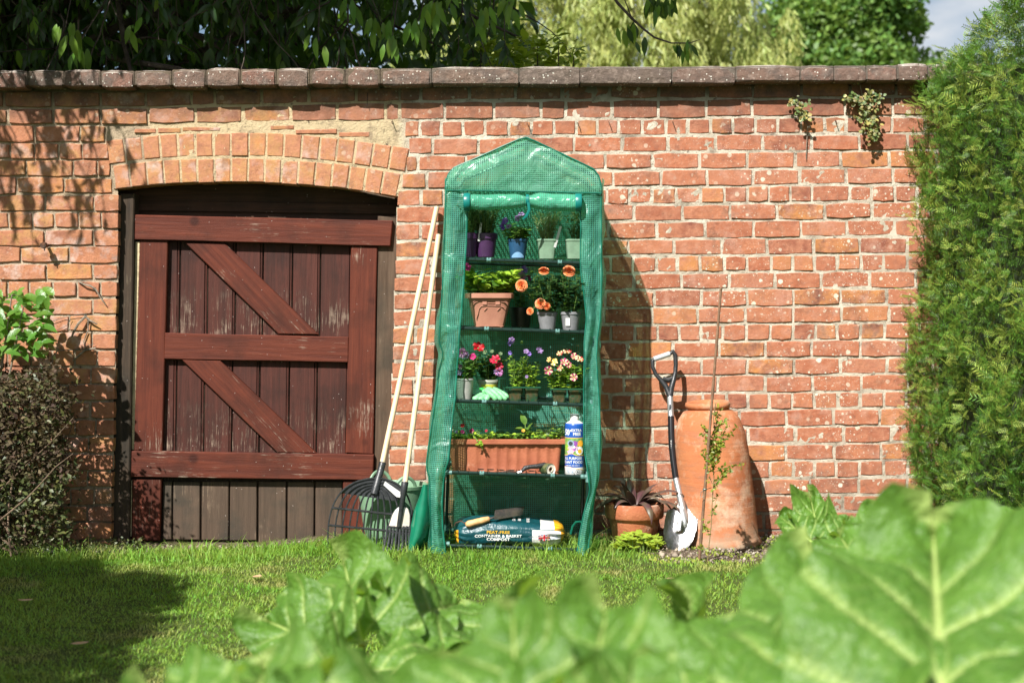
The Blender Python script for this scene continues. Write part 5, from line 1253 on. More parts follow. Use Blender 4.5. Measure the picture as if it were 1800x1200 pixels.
mb.tube([p, p + Vector((0, 0, .062))], .002, 5); mb.build('stem', M_STEM, t)
for (a, b, m, r) in ((803, 759, M_LIL, .010), (813, 748, M_CRI, .012), (813, 759, M_MAG, .013), (829, 757, mat('wine_petal2', (.2, .01, .07), .5), .013), (855, 757, M_CRI, .010), (920, 757, M_YEL, .010), (843, 776, M_WHT, .010)): flower(t, W(a, b, -.40), (U(-.3, .3), -1, .4), r, m)
# spare trailing stem over the rim
mb = MB(); q = [W(835, 768, -.43), W(840, 776, -.44), W(846, 780, -.445), W(848, 790, -.445)]; mb.tube(q, .0015, 5); mb.build('stem', M_STEM, t)
np_build('foliage', [scat(T_OV, [q[int(rnd.random() * 3)].lerp(q[3], rnd.random() * .4) for _ in range(18)], rdir(18), rdir(18) + [0, -.6, .6], .02)], M_LFB, t)

# bottle of plant food
bt = thing('plant_food_bottle', 'blue and white bottle of plant food at the right end of the fourth shelf', 'bottle', tuple(W(1010, 833, -.44)))
c = W(1010, 833.5, -.44); RB = .0440; HB = .232
M_BLUE = mat('blue_label', (.012, .075, .34), .3, coat=.3); M_WB = mat('white_bottle', (.66, .66, .65), .3)
prof = [(.001, 0), (RB * .9, 0), (RB, .006), (RB, .034), (RB, .036), (RB, .088), (RB, .090), (RB, .168), (RB, .170), (RB, .220), (RB * .985, .228), (RB * .92, .234), (RB * .72, .239), (.026, .243), (.021, .246), (.0205, .250), (.0215, .252), (.0215, .271), (.019, .274), (.001, .274)]
z_of = [p_[1] for p_ in prof]; mis = [0 if (z_of[i] < .035) else (1 if z_of[i] < .089 else (2 if z_of[i] < .169 else (1 if z_of[i] < .233 else 0))) for i in range(len(prof) - 1)]
M_GRN = mat('printed_foliage', (.10, .26, .05), .3, (.22, .34, .12), 70)
mb = MB(); mb.lathe(prof, c, 40, mis=mis); mb.build('bottle', [M_WB, M_BLUE, M_GRN], bt, ang=40)
def cyl(e=.0008, a0=0.0): return lambda x, y: (c.x + (RB + e) * math.sin(x / RB + a0), c.y - (RB + e) * math.cos(x / RB + a0), c.z + y)
text_on(bt, '50', .036, cyl(), M_WPRINT, bold=.0012, sx=.8, off=(-.040, .1935)); text_on(bt, '%', .012, cyl(), M_WPRINT, bold=.0004, off=(-.0205, .2015), sx=.8)
text_on(bt, 'EXTRA', .0165, cyl(), M_WPRINT, bold=.0003, sx=.95, off=(.007, .2035)); text_on(bt, 'FREE', .0195, cyl(), M_WPRINT, bold=.0004, sx=.92, off=(.009, .1865))
text_on(bt, 'ALL PURPOSE', .0165, cyl(), M_WPRINT, bold=.0003, sx=.92, off=(-.012, .0765)); text_on(bt, 'PLANT FOOD', .0175, cyl(), M_WPRINT, bold=.0003, sx=.92, off=(-.012, .0590))
mb = MB(); f_ = cyl()
def band(z0, z1, m, n=40, x0=-.07, x1=.07, wav=None, e=.0006, nm='print'):
    mb = MB(); f_ = cyl(e); mb.grid(n, 1, lambda u, v: f_(x0 + (x1 - x0) * u, (z0(x0 + (x1 - x0) * u) if callable(z0) else z0) * (1 - v) + (z1(x0 + (x1 - x0) * u) if callable(z1) else z1) * v)); return mb.build(nm, m, bt)
hill = lambda x: .089 + .010 * math.exp(-((x + .018) / .016) ** 2)
band(.086, hill, M_BLUE, e=.0010); band(hill, lambda x: hill(x) + .0025, M_YPRINT, e=.0011); band(lambda x: .168, .1705, M_YPRINT)
band(.030, lambda x: .040 - .010 * (x + .03) / .05 * (1 if x > -.03 else 0) - .002, M_WB, e=.0007)
band(lambda x: .038 - .010 * (x + .03) / .05 * (1 if x > -.03 else 0), lambda x: .0398 - .010 * (x + .03) / .05 * (1 if x > -.03 else 0), M_YPRINT, e=.0010)
def disc(x, z, r, m, e=.0012, pet=0, inner=0.0):
    z = z - .014 if z > .05 else z
    mb = MB(); f_ = cyl(e); n = 36; vs = [f_(x, z)]; 
    for i in range(n): a = 2 * math.pi * i / n; q = r * ((.78 + .22 * abs(math.cos(pet / 2 * a))) if pet else 1); vs.append(f_(x + q * math.cos(a), z + q * math.sin(a)))
    mb.add(vs, [(0, 1 + i, 1 + (i + 1) % n) for i in range(n)]); return mb.build('print', m, bt)
def ring(x, z, r, m, e=.0012, w=.0012):
    mb = MB(); f_ = cyl(e); n = 30; mb.grid(n, 1, lambda u, v: f_(x + (r - w * v) * math.cos(2 * math.pi * u), z + (r - w * v) * math.sin(2 * math.pi * u)), closed=True); return mb.build('print', m, bt)
M_BLP = mat('grey_blue_print', (.25, .32, .42), .4); M_OP = mat('orange_print', (.85, .40, .03), .4); M_PP2 = mat('purple_print', (.22, .06, .30), .4); M_PKP = mat('pink_print', (.75, .35, .45), .4)
disc(.002, .148, .024, M_PP2, .0009, 7); disc(-.020, .158, .017, M_BLP, .0012, 14); disc(-.020, .158, .011, M_KPRINT, .0014, 9); disc(.026, .158, .016, M_OP, .0012, 9); disc(-.022, .126, .020, M_PKP, .0010, 6); disc(.021, .126, .020, M_WPRINT, .0013, 12); disc(.022, .123, .010, M_OP, .0016); disc(-.04, .14, .016, M_LFB, .001, 5); disc(.009, .140, .006, M_PKP, .0015, 5); disc(-.004, .142, .006, M_WPRINT, .0014, 5)
for (x, z) in ((-.032, .017), (-.012, .017), (.012, .017)): ring(x, z, .0085 if x < 0 else .010, M_KPRINT if x > 0 else M_BLP); disc(x, z, .004, M_BLP if x < 0 else M_KPRINT, .0013, 5)
mb = MB(); f_ = cyl(.0009)
for i in range(26):
    x = -.046 + i * .0026; 
    if i % 6 != 5: w_ = .0018; mb.add([f_(x, .0435), f_(x + w_, .0435), f_(x + w_, .0465), f_(x, .0465)], [(0, 1, 2, 3)])
mb.build('fine_print', M_WPRINT, bt)
# roll of twine and hand fork
rl_ = thing('tape_roll', 'small white cored roll lying between the hand fork and the bottle', 'roll', tuple(W(975, 834, -.45)))
R = Matrix.Rotation(math.radians(78), 3, 'X').to_3x3() @ Matrix.Identity(3); R = Matrix.Rotation(math.radians(38), 3, 'Z') @ Matrix.Rotation(math.pi / 2, 3, 'X')
p = W(968.5, 824.5, -.475); mb = MB(); mb.lathe([(.011, -.003), (.0245, -.003), (.026, 0), (.026, -.0)], p, 28, R, mi=0)
mb.lathe([(.0108, .0), (.0108, -.055), (.022, -.055)], p, 24, R); mb.build('core', mat('cream_twine_end', (.80, .76, .66), .8, (.7, .64, .52), 80), rl_)
mb = MB(); mb.lathe([(.0258, -.001), (.026, -.004), (.026, -.052), (.0245, -.055), (.0109, -.055)], p, 28, R); mb.build('wrapper', mat('dark_green_wrapper', (.03, .06, .02), .5, (.12, .12, .05), 50), rl_)
mb = MB(); mb.lathe([(.0109, 0), (.0107, -.02), (.0107, -.053)], p, 20, R); mb.build('card_tube', mat('cardboard', (.20, .10, .05), .9), rl_)
M_STEEL = mat('brushed_steel', (.45, .45, .44), .28, (.30, .29, .28), 40, .15, 200, metal=1.0); M_DSTEEL = mat('dark_muddy_steel', (.16, .15, .14), .35, (.26, .22, .18), 30, .3, 90, metal=.8)
M_RUB = mat('black_rubber', (.014, .014, .015), .45, (.03, .03, .03), 60, .3, 200)
hf = thing('hand_fork', 'black handled hand fork lying on the front of the fourth shelf', 'hand fork', tuple(W(915, 834, -.45)))
mb = MB(); mb.tube([W(961, 817, -.44), W(957, 817, -.45), W(945, 819, -.46), W(932, 820, -.465), W(923, 822, -.468), W(917, 828, -.47)], [.009, .0125, .0115, .010, .011, .007], 12); mb.build('handle', M_RUB, hf)
mb = MB(); mb.tube([W(922, 825, -.47), W(914, 829.5, -.47), W(905, 830, -.47)], [.006, .006, .005], 8); mb.build('shank', M_STEEL, hf)
for k, dy in enumerate((-.028, -.01, .008, .026)):
    mb = MB(); mb.tube([W(908, 830, -.47) + Vector((0, dy * .5, 0)), W(896, 828.5, -.47) + Vector((0, dy, 0)), W(866, 831.5, -.47) + Vector((0, dy, 0))], [.004, .0038, .0012], 6); mb.build('tine', M_STEEL, hf)

# ------------------------------------------------------------------ bottom shelf
bag = thing('compost_bag', 'plump teal bag of compost with white panel and yellow ends lying on the bottom shelf', 'bag', tuple(W(896, 964, -.32)))
bc = W(896, 936, -.33); bc.z = .076; BL = .51
def bagp(u, a, e=0.0):
    """u along the bag 0..1, a angle round it (a=0 faces the viewer, + goes up)"""
    t = abs(2 * u - 1); pr = (1 - t ** 12) ** .5; seam = max(0, (t - .9) / .1)
    ry = .135 * (pr * (1 - seam) + .75 * seam); rz = .074 * pr * (1 - seam) + .010 * seam
    ry = .135 * max(pr, .35 * seam); rz = max(.006, .056 * pr)
    ca, sa = math.cos(a), math.sin(a); q = (abs(ca) ** 3.4 + abs(sa) ** 3.4) ** (-1 / 3.4)
    x = (u - .5) * BL; P_ = np.array([[x, ca * .4, sa * .4]]); w = float(fbm(P_, 7, 61, 2)[0]) * (.006 + .026 * t ** 3) + .008 * t ** 5 * math.sin(a * 11 + x * 30)
    pinch = .003 * math.sin(x * 40 + 3 * sa) * (ca > 0) * t
    rr_ = 1 + (w + e) / .09
    z = bc.z + rz * q * sa * rr_ + .012 * math.sin(u * 5) * max(0, sa) + pinch * .5
    return (bc.x + x, bc.y - ry * q * ca * rr_, max(z, .026))
M_BAGT = mat('teal_plastic_film', (.006, .065, .078), .34, (.004, .05, .065), 12, .9, 26, coat=.3); M_BAGW = mat('white_plastic_film', (.72, .72, .70), .25, (.6, .6, .6), 16, .5, 30); M_BAGY = mat('yellow_plastic_film', (.80, .40, .02), .25, (.65, .3, .01), 16, .5, 30)
def bmi(u, v):
    a = (v * 2 * math.pi + math.pi) % (2 * math.pi) - math.pi; ad = math.degrees(a)
    if u > .955: return 2
    if u < .045 and ad < 25: return 2
    if u > .70 and ad < 26: return 1
    if u > .775 and 28 < ad < 100: return 1 if u < .90 else 2
    if u > .90: return 2
    return 0
mb = MB(); mb.grid(120, 90, lambda u, v: bagp(u, v * 2 * math.pi), closed=False, mif=bmi); mb.build('sack', [M_BAGT, M_BAGW, M_BAGY], bag, ang=None)
def onbag(x, y): return bagp(.5 + x / BL, y / .085, .0065)
text_on(bag, 'PEAT-FREE', .0225, onbag, M_YPRINT, bold=.0004, off=(-.052, .016)); text_on(bag, 'CONTAINER & BASKET', .0235, onbag, M_WPRINT, bold=.0004, off=(-.052, -.006), sx=.88); text_on(bag, 'COMPOST', .0225, onbag, M_WPRINT, bold=.0004, off=(-.052, -.027))
def rectp(x0, x1, y0, y1, m, e, nm='print'):
    mb = MB(); mb.grid(20, 14, lambda u, v: bagp(.5 + (x0 + (x1 - x0) * u) / BL, (y0 + (y1 - y0) * v) / .085, e)); return mb.build(nm, m, bag)
# union flag
fx, fy_, fw, fh_ = .130, -.014, .052, .037; M_FB = mat('flag_blue', (.015, .03, .16), .4); M_FR = mat('flag_red', (.55, .01, .03), .4)
rectp(fx, fx + fw, fy_ - fh_ / 2, fy_ + fh_ / 2, M_FB, .005, 'flag')
def diag(x0, y0, x1, y1, w, m, e):
    mb = MB(); L = math.hypot(x1 - x0, y1 - y0); nx, ny = -(y1 - y0) / L * w / 2, (x1 - x0) / L * w / 2; cl = lambda a, b: (min(fx + fw, max(fx, a)), min(fy_ + fh_ / 2, max(fy_ - fh_ / 2, b)))
    n = 20; 
    def f(u, v): a, b = cl(x0 + (x1 - x0) * u + nx * (2 * v - 1), y0 + (y1 - y0) * u + ny * (2 * v - 1)); return bagp(.5 + a / BL, b / .085, e)
    mb.grid(n, 1, f); mb.build('flag', m, bag)
for m, w, e in ((M_WPRINT, .0075, .0065), (M_FR, .0025, .0075)): diag(fx, fy_ - fh_ / 2, fx + fw, fy_ + fh_ / 2, w, m, e); diag(fx, fy_ + fh_ / 2, fx + fw, fy_ - fh_ / 2, w, m, e)
for m, w, e in ((M_WPRINT, .0125, .0088), (M_FR, .0075, .0100)): rectp(fx, fx + fw, fy_ - w / 2, fy_ + w / 2, m, e, 'flag'); rectp(fx + fw / 2 - w / 2, fx + fw / 2 + w / 2, fy_ - fh_ / 2, fy_ + fh_ / 2, m, e, 'flag')
# round stamp and fine lines
mb = MB()
for r in (.019,): mb.grid(30, 1, lambda u, v: onbag(.098 + (r - .0011 * v) * math.cos(5.2 * u + 1.0 + math.pi / 2 * 0), -.015 + (r - .0011 * v) * math.sin(5.2 * u - 3.7)))
for k in range(3): mb.grid(12, 1, lambda u, v, k=k: onbag(.098 + (.004 + .004 * k - .001 * v) * math.cos(math.pi * u), -.021 + .003 * k + (.010 - .001 * v) * math.sin(math.pi * u)))
mb.build('stamp', M_BLP, bag)
mb = MB()
for k in range(7): mb.grid(6, 1, lambda u, v, k=k: onbag(.190 + .028 * u, -.004 - .004 * k + .0016 * v))
mb.build('fine_print', M_BLP, bag)
# print on the upper side of the bag, turned sideways
def onbag_up(x, y): return bagp(.5 + (y + .02) / BL, (.105 + x) / .085, .0035)
for (s_, o_) in (('COMPOST', .02), ('BASKET', .045), ('PEAT-FREE', .085)):
    v, f = text_polys(s_, .018, .0006); mb = MB(); mb.add([bagp(.5 + (o_ - b) / BL, (.108 + a * .55) / .085, .0035) for a, b, _ in v], f); mb.build('lettering', M_WPRINT, bag, smooth=False)
tr = thing('hand_trowel', 'old hand trowel with a turned wooden handle resting on the compost bag', 'trowel', tuple(W(850, 925, -.40)))
h0, h1 = W(818, 922, -.462), W(861, 911, -.45); dv = (h1 - h0); mb = MB()
pts = [h0 + dv * k for k in (0, .04, .15, .35, .55, .6, .64, .8, .95, 1)]; mb.tube(pts, [.004, .012, .0165, .015, .0155, .014, .0155, .014, .012, .008], 14); mb.build('handle', mat('turned_beech', (.50, .27, .11), .55, (.62, .36, .16), 30, .2, 80), tr, ang=60)
mb = MB(); mb.tube([h1, h1 + dv * .1, W(874, 908, -.43)], [.006, .006, .005], 8); mb.build('shank', M_DSTEEL, tr)
def f_bl(u, v):
    w = .036 * (1 - .25 * v) * (1 if v < .7 else math.sqrt(max(0, 1 - ((v - .7) / .3) ** 2)) * .95 + .05); a = W(870, 907, -.43); b = W(921, 899, -.34); p = a.lerp(b, v); s_ = (u - .5) * 2
    return (p.x + .004 * s_, p.y + s_ * w * .8, p.z + .020 * (1 - s_ * s_) * (1 - .3 * v) + .004 + .016 * s_)
mb = MB(); mb.grid(14, 16, f_bl); mb.build('blade', M_DSTEEL, tr, ang=None)
mb = MB(); q0 = h0 + Vector((.0, 0, .006)); mb.tube([q0, q0 + Vector((-.02, .0, .012)), q0 + Vector((-.045, .02, .0)), q0 + Vector((-.05, .03, -.015))], .0025, 6); mb.build('hanging_loop', mat('brown_leather', (.10, .05, .03), .8), tr)
# ------------------------------------------------------------------ tools leaning left of the greenhouse
M_ASH = mat('pale_ash_handle', (.66, .50, .33), .5, (.58, .42, .26), 16, .1, 60); M_BPL = mat('black_moulded_plastic', (.016, .018, .02), .38, (.03, .032, .035), 40, .15, 150, dirt=(.10, .09, .08), dscale=20, dlo=.62, dhi=.8)
lr = thing('leaf_rake', 'wide black fan leaf rake on a long wooden handle leaning by the gate post', 'rake', tuple(W(650, 960, -.30)))
def lean(a, b, n=6): return [Vector(a).lerp(Vector(b), k / n) for k in range(n + 1)]
a, b = W(768, 364, -.035), W(672, 814, -.38); mb = MB(); mb.tube([a + (a - b).normalized() * .004] + lean(a, b), [.004] + [.0125] * 7, 14); mb.build('handle', M_ASH, lr)
s0, s1 = W(673, 812, -.38), W(658, 868, -.415); mb = MB(); mb.tube([s0, s0.lerp(s1, .02), s0.lerp(s1, .45), s0.lerp(s1, .5), s1], [.0145, .0165, .016, .0185, .019], 14); mb.build('socket', M_BPL, lr)
mb = MB(); c = s0.lerp(s1, .12) + Vector((0, -.016, 0)); mb.tube([c, c + Vector((0, -.004, 0))], .004, 8); mb.build('screw', M_STEEL, lr)
hub = W(659, 868, -.415)
def tine_pts(i, n=16):
    f = i / 6.; e = W(655 - 3 + f * 72 - 3, 966 - 4 * abs(f), -.44); s = W(662 - 4 * (1 - abs(f)), 840 + 28 * (1 - abs(f)) ** .8, -.405); cpt = W(655 + f * 86, 842 + 20 * (1 - abs(f)), -.425)
    P = []
    for k in range(n + 1):
        t = k / n; p = s * (1 - t) ** 2 + cpt * 2 * t * (1 - t) + e * t * t; P.append(p)
    P[-1] = P[-1] + Vector((0, -.012, 0)); return P
mb = MB()
TP = {i: tine_pts(i) for i in range(-6, 7)}
for i in range(-6, 7):
    mb = MB(); mb.tube(TP[i], [.0042] * 10 + [.0036] * 7, 6); mb.build('tine', M_BPL, lr)
def cross(t0, nm):
    mb = MB(); P = [TP[i][int(t0 * 16)] + Vector((0, -.004, 0)) for i in range(-6, 7)]
    z = np.polyfit([p.x for p in P], [p.z for p in P], 1); P = [Vector((p.x, p.y, z[0] * p.x + z[1])) for p in P]; return P
def at_z(P, zt):
    for a, b in zip(P[:-1], P[1:]):
        if (a.z - zt) * (b.z - zt) <= 0: return a.lerp(b, (zt - a.z) / (b.z - a.z + 1e-9))
    return P[-1]
for py0, py1 in ((892, 907), (922, 936)):
    mb = MB(); L = [at_z(TP[i], W(0, py0 + (py1 - py0) * (i + 6) / 12, -.43).z) + Vector((0, -.003, 0)) for i in range(-6, 7)]; mb.tube(L, .0055, 6); mb.build('cross_bar', M_BPL, lr)
# solid crescent joining the tine roots
mb = MB(); N_ = 24
def f_c(u, v):
    i = -6 + 12 * u; i0 = int(math.floor(min(i, 5.999))); k = i - i0; j = max(-6, min(6, i0)); 
    A = TP[j]; B = TP[min(6, j + 1)]; edge = TP[-6] if u < .5 else TP[6]
    # outer curve follows the outermost tines, inner edge is a chord
    t = 1 - abs(2 * u - 1); o = edge[int(16 * .42 * (1 - t))]; lo = W(604 + (697 - 604) * u, 867 + 14 * u, -.418)
    o = edge[min(15, int(.46 * 16 * (1 - t)))].lerp(edge[min(16, int(.46 * 16 * (1 - t)) + 1)], (.46 * 16 * (1 - t)) % 1)
    return o.lerp(lo, v) + Vector((0, .004, 0))
mb.grid(40, 5, f_c); cp = mb.build('head_plate', M_BPL, lr, ang=None)
mb = MB()
lab = [(677, 845.5), (705, 865), (703, 874), (697, 873), (674, 852)]
mb.add([W(*p, -.428) for p in lab], [tuple(range(5))]); mb.build('label', M_TAG, lr, smooth=False)
sr = thing('shrub_rake', 'narrow black shrub rake on a wooden handle, in front of the fan leaf rake', 'rake', tuple(W(700, 968, -.38)))
a, b = W(771, 413, -.10), W(712, 848, -.45); mb = MB(); mb.tube([a + (a - b).normalized() * .004] + lean(a, b), [.004] + [.0125] * 7, 14); mb.build('handle', M_ASH, sr)
s0, s1 = W(712, 846, -.45), W(701, 926, -.475); mb = MB(); mb.tube([s0, s0.lerp(s1, .02), s0.lerp(s1, .27), s0.lerp(s1, .3), s0.lerp(s1, .95), s1], [.0145, .0165, .015, .0125, .0105, .008], 12); mb.build('socket', M_BPL, sr)
def f_h(u, v):
    prof = [(0, 5), (.15, 12), (.4, 17), (.75, 19.5), (1, 20.5)]; w = ip(prof, v)[0]; cx_ = 707.5 - 6.5 * v; p = W(cx_ + (u * 2 - 1) * w, 889 + 38 * v, -.455 - .015 * v); p.y += .010 * (2 * u - 1) ** 2; return p
mb = MB(); mb.grid(14, 10, f_h); mb.build('head', M_BPL, sr, ang=None)
mb = MB(); mb.grid(14, 10, lambda u, v: Vector(f_h(.06 + .88 * u, .06 + .90 * v)) + Vector((0, -.0025, 0))); mb.build('label', mat('cream_card_label', (.50, .44, .36), .5, (.56, .56, .54), 14), sr, ang=None)
for k in range(8):
    f = k / 7 * 2 - 1; mb = MB(); P = [W(701 + f * 19.5, 924, -.468), W(699.5 + f * 20, 940, -.475), W(698 + f * 22, 958, -.482), W(696.5 + f * 22.5, 968, -.492)]
    mb.tube(P, [.0062, .0058, .005, .0035], 6, flat=.6); mb.build('tine', M_BPL, sr)
mb = MB(); mb.tube([W(681, 925, -.47), W(721, 929, -.47)], .005, 6); mb.tube([W(679.5, 934, -.473), W(720, 938, -.473)], .0035, 6); mb.build('cross_bar', M_BPL, sr)
# flexible tub behind the rakes
tg = thing('garden_tub', 'sage green flexible garden tub standing behind the rakes at the foot of the wall', 'tub', tuple(W(690, 960, -.175)))
M_SAGE = mat('sage_flexible_plastic', (.17, .29, .18), .5, (.13, .23, .14), 8, .1, 60); c = W(690, 958, -.175); c.z = -.012
mb = MB(); mb.lathe([(.001, .004), (.105, .0), (.118, .01), (.135, .09), (.150, .20), (.160, .268), (.165, .27), (.167, .285), (.161, .288), (.156, .28), (.142, .20), (.128, .09), (.11, .015)], c, 44, fn=lambda a, z: 1 + .02 * math.cos(2 * a)); mb.build('tub', M_SAGE, tg, ang=50)
for (a0) in (math.radians(-62), math.radians(118)):
    mb = MB(); rr_ = .158; P = []
    for k in range(13):
        f = k / 12; aa = a0 + (f - .5) * .72; P.append(c + Vector((rr_ * math.cos(aa), rr_ * math.sin(aa), .275 + .058 * math.sin(math.pi * f) ** .6)))
    mb.tube(P, .0085, 8, flat=.8); mb.build('handle', M_SAGE, tg)
# green leaf scoop
gs = thing('leaf_scoop', 'dark green plastic hand leaf scoop propped between the shrub rake and the greenhouse', 'leaf scoop', tuple(W(745, 970, -.45)))
M_SC = mat('glossy_green_plastic', (.006, .16, .085), .25, (.004, .12, .065), 10, .08, 40, coat=.3)
outl = [(852, 744, 757, .0), (870, 739, 762, .01), (886, 733, 764, .02), (900, 728, 765, .03), (920, 724, 764, .04), (945, 718, 757, .05), (965, 715.5, 741, .045), (975, 715, 727, .04)]
def f_s(u, v):
    py = 852 + (975 - 852) * v; l, r, bl = ip(outl, py); p = W(l + (r - l) * u, py, -.48); p.y += -bl * math.sin(math.pi * min(1, u * 1.2)) * .8 + .05 * u * u + .012 * (1 - u) ** 6; return p
mb = MB(); mb.grid(22, 36, f_s); mb.grid(22, 36, lambda u, v: Vector(f_s(u, v)) + Vector((.0, .004, 0))); mb.build('blade', M_SC, gs, ang=None)
mb = MB(); mb.tube([f_s(0, k / 24) for k in range(25)], .003, 6); mb.tube([f_s(k / 10, 1) for k in range(11)], .003, 6); mb.build('rim', M_SC, gs)
mb = MB(); mb.tube([W(757, 905, -.45), W(768, 893, -.43), W(774, 905, -.42), W(770, 925, -.42), W(760, 935, -.43)], .008, 8); mb.build('grip', M_SC, gs)

# ------------------------------------------------------------------ right of the greenhouse
M_TC = mat('terracotta', (.38, .115, .050), .8, (.46, .165, .075), 7, .3, 90, dirt=(.60, .44, .34), dscale=9, dlo=.54, dhi=.72)
tp = thing('terracotta_pot', 'rimmed terracotta pot of dark purple strappy leaves between the greenhouse and the spade', 'potted plant', tuple(W(1115, 953, -.24)))
c = W(1115, 952, -.25); c.z = .004
mb = MB(); mb.lathe([(.001, 0), (.094, 0), (.098, .004), (.118, .118), (.119, .124), (.133, .124), (.137, .130), (.1385, .182), (.137, .190), (.131, .192), (.124, .188), (.118, .165)], c, 48); mb.build('pot', M_TC, tp, ang=40)
mb = MB(); mb.lathe([(.0005, .165), (.06, .167), (.122, .163)], c, 24); mb.build('soil', M_SOIL, tp)
M_BRO = mat('bronze_strap_leaf', (.085, .038, .042), .36, (.11, .09, .055), 14, .15, 60, transl=.08, spec=.55)
def strap(parent, b, az, L, w, rise, m, name='leaf', curl=1.0, n=14):
    b = Vector(b); d = Vector((math.cos(az), math.sin(az), 0)); sd = Vector((-math.sin(az), math.cos(az), 0)); P = [b]; el = rise
    for k in range(n): el -= curl * (.5 + 1.2 * k / n) * 2.1 / n; P.append(P[-1] + (d * math.cos(el) + Vector((0, 0, math.sin(el)))) * L / n)
    def f(u, v):
        k = v * n; i = min(n - 1, int(k)); p = P[i].lerp(P[i + 1], k - i); t = (P[i + 1] - P[i]).normalized(); nn_ = sd.cross(t); s_ = (u - .5) * 2; ww = w * (.65 + .9 * v - 1.55 * v ** 2.4 if v < .98 else .03)
        return p + sd * s_ * max(.001, ww) * .8 - nn_ * abs(s_) * -.35 * ww
    mb = MB(); mb.grid(4, n, f); return mb.build(name, m, parent, ang=None)
for k in range(22):
    az = k * 2.4 + U(-.3, .3); inner = k / 22; strap(tp, c + Vector((.015 * math.cos(az), .015 * math.sin(az), .165)), az, U(.20, .27) * (1 - .35 * inner), .031, .75 + .75 * inner, M_BRO, curl=U(.75, 1.25) * (1.1 - .55 * inner))
strap(tp, c + Vector((.02, -.02, .17)), -.15, .30, .030, 1.0, M_BRO, curl=.95); strap(tp, c + Vector((.02, -.02, .17)), -.35, .30, .028, .7, M_BRO, curl=1.1); strap(tp, c + Vector((-.02, -.02, .17)), 3.5, .28, .028, .8, M_BRO, curl=1.2); strap(tp, c + Vector((0, -.03, .17)), -1.65, .16, .034, .95, M_BRO, curl=1.9)
yl = thing('golden_plant', 'low golden green leafy plant at the foot of the terracotta pot', 'plant', tuple(W(1120, 975, -.45)))
P = []; D = []; mb = MB()
for i in range(60):
    p = W(U(1082, 1162), 966, U(-.53, -.38)); p.z = gh(p.x, p.y) + U(.0, .060) * max(.2, 1 - abs(p.x - .56) * 4); a = U(0, 6.3)
    for k in range(5): P.append(tuple(p + Vector((0, 0, .01)))); D.append((math.cos(a + k * 1.26) * 1, math.sin(a + k * 1.26), U(.2, .9)))
    mb.tube([(p.x, p.y, 0), tuple(p + Vector((0, 0, .012)))], .002, 4)
M_GOLD = mat('golden_leaf', (.32, .42, .045), .45, (.25, .38, .045), 25, transl=.35, rand=.2, tcol=(.8, .85, .06)); mb.build('stem', M_STEM, yl)
np_build('leaves', [scat(T_ROUND, P, D, np.tile([0, -.3, 1.], (len(P), 1)), rng.uniform(.022, .042, len(P)), rng.uniform(.016, .03, len(P)))], M_GOLD, yl)

# spade
sp = thing('spade', 'steel garden spade with a D handle leaning on the wall beside the terracotta forcer', 'spade', tuple(W(1195, 972, -.45)))
M_HB = mat('black_handle_plastic', (.02, .021, .023), .35, (.03, .03, .032), 50, .1, 100); M_GRIP = mat('pale_grey_grip', (.42, .44, .45), .45); M_SILV = mat('silver_tube', (.48, .48, .48), .35, metal=.7); M_BLT = mat('black_gloss_tube', (.012, .012, .014), .2)
M_BLADE = mat('polished_steel_blade', (.46, .46, .46), .26, (.34, .33, .32), 12, .5, 14, metal=1.0, dirt=(.16, .13, .11), dscale=9, dlo=.5, dhi=.66)
def tb(pts, rad, n=12, flat=1.0): mb = MB(); mb.tube([W(*p) for p in pts], rad, n, flat=flat); return mb
tb([(1149.5, 631, -.10), (1177.5, 621.5, -.10)], .0125, 14).build('grip', M_GRIP, sp)
tb([(1151, 631, -.10), (1147, 634, -.10), (1147.5, 645, -.105), (1153, 658, -.11), (1162, 668, -.115), (1170, 678, -.12), (1176, 692, -.13), (1177.5, 697, -.135)], [.010, .0105, .0095, .0095, .011, .013, .0145, .0145], 12).build('handle', M_HB, sp)
tb([(1176, 622, -.10), (1183, 618, -.10), (1187, 624, -.10), (1188, 640, -.105), (1187, 655, -.11), (1184, 668, -.12), (1180, 682, -.127), (1178, 696, -.134)], [.0105, .0115, .011, .0105, .0105, .0125, .014, .0145], 12).build('handle', M_HB, sp)
tb([(1165, 665, -.115), (1175, 668, -.117), (1183, 664, -.118)], [.010, .013, .010], 10).build('handle', M_HB, sp)
tb([(1177.5, 693, -.13), (1179.5, 733, -.165)], .0148, 16).build('upper_shaft', M_SILV, sp)
tb([(1179.5, 732, -.165), (1180, 760, -.19), (1181, 785, -.21), (1184, 812, -.235), (1188, 841, -.26)], .0155, 16).build('sleeve', M_BLT, sp)
tb([(1188, 840, -.26), (1193, 862, -.285), (1200, 893, -.325), (1204, 912, -.345)], [.0145, .0145, .016, .017], 16, flat=1).build('lower_shaft', M_SILV, sp)
mb = MB(); mb.grid(4, 4, lambda u, v: (lambda p: (p.x, p.y - .0160, p.z))(W(1175.6 + 1.6 * u * 1.6 + v * .5, 720 - 10 * v, -.155))); mb.build('label', M_KPRINT, sp)
mb = MB()
for k in range(5): a = W(1179.2 + .12 * k, 774 + 3.0 * k, -.20 - .0022 * k); mb.box((a.x, a.y - .0165, a.z), (.006, .0012, .004))
mb.build('label', M_WPRINT, sp)
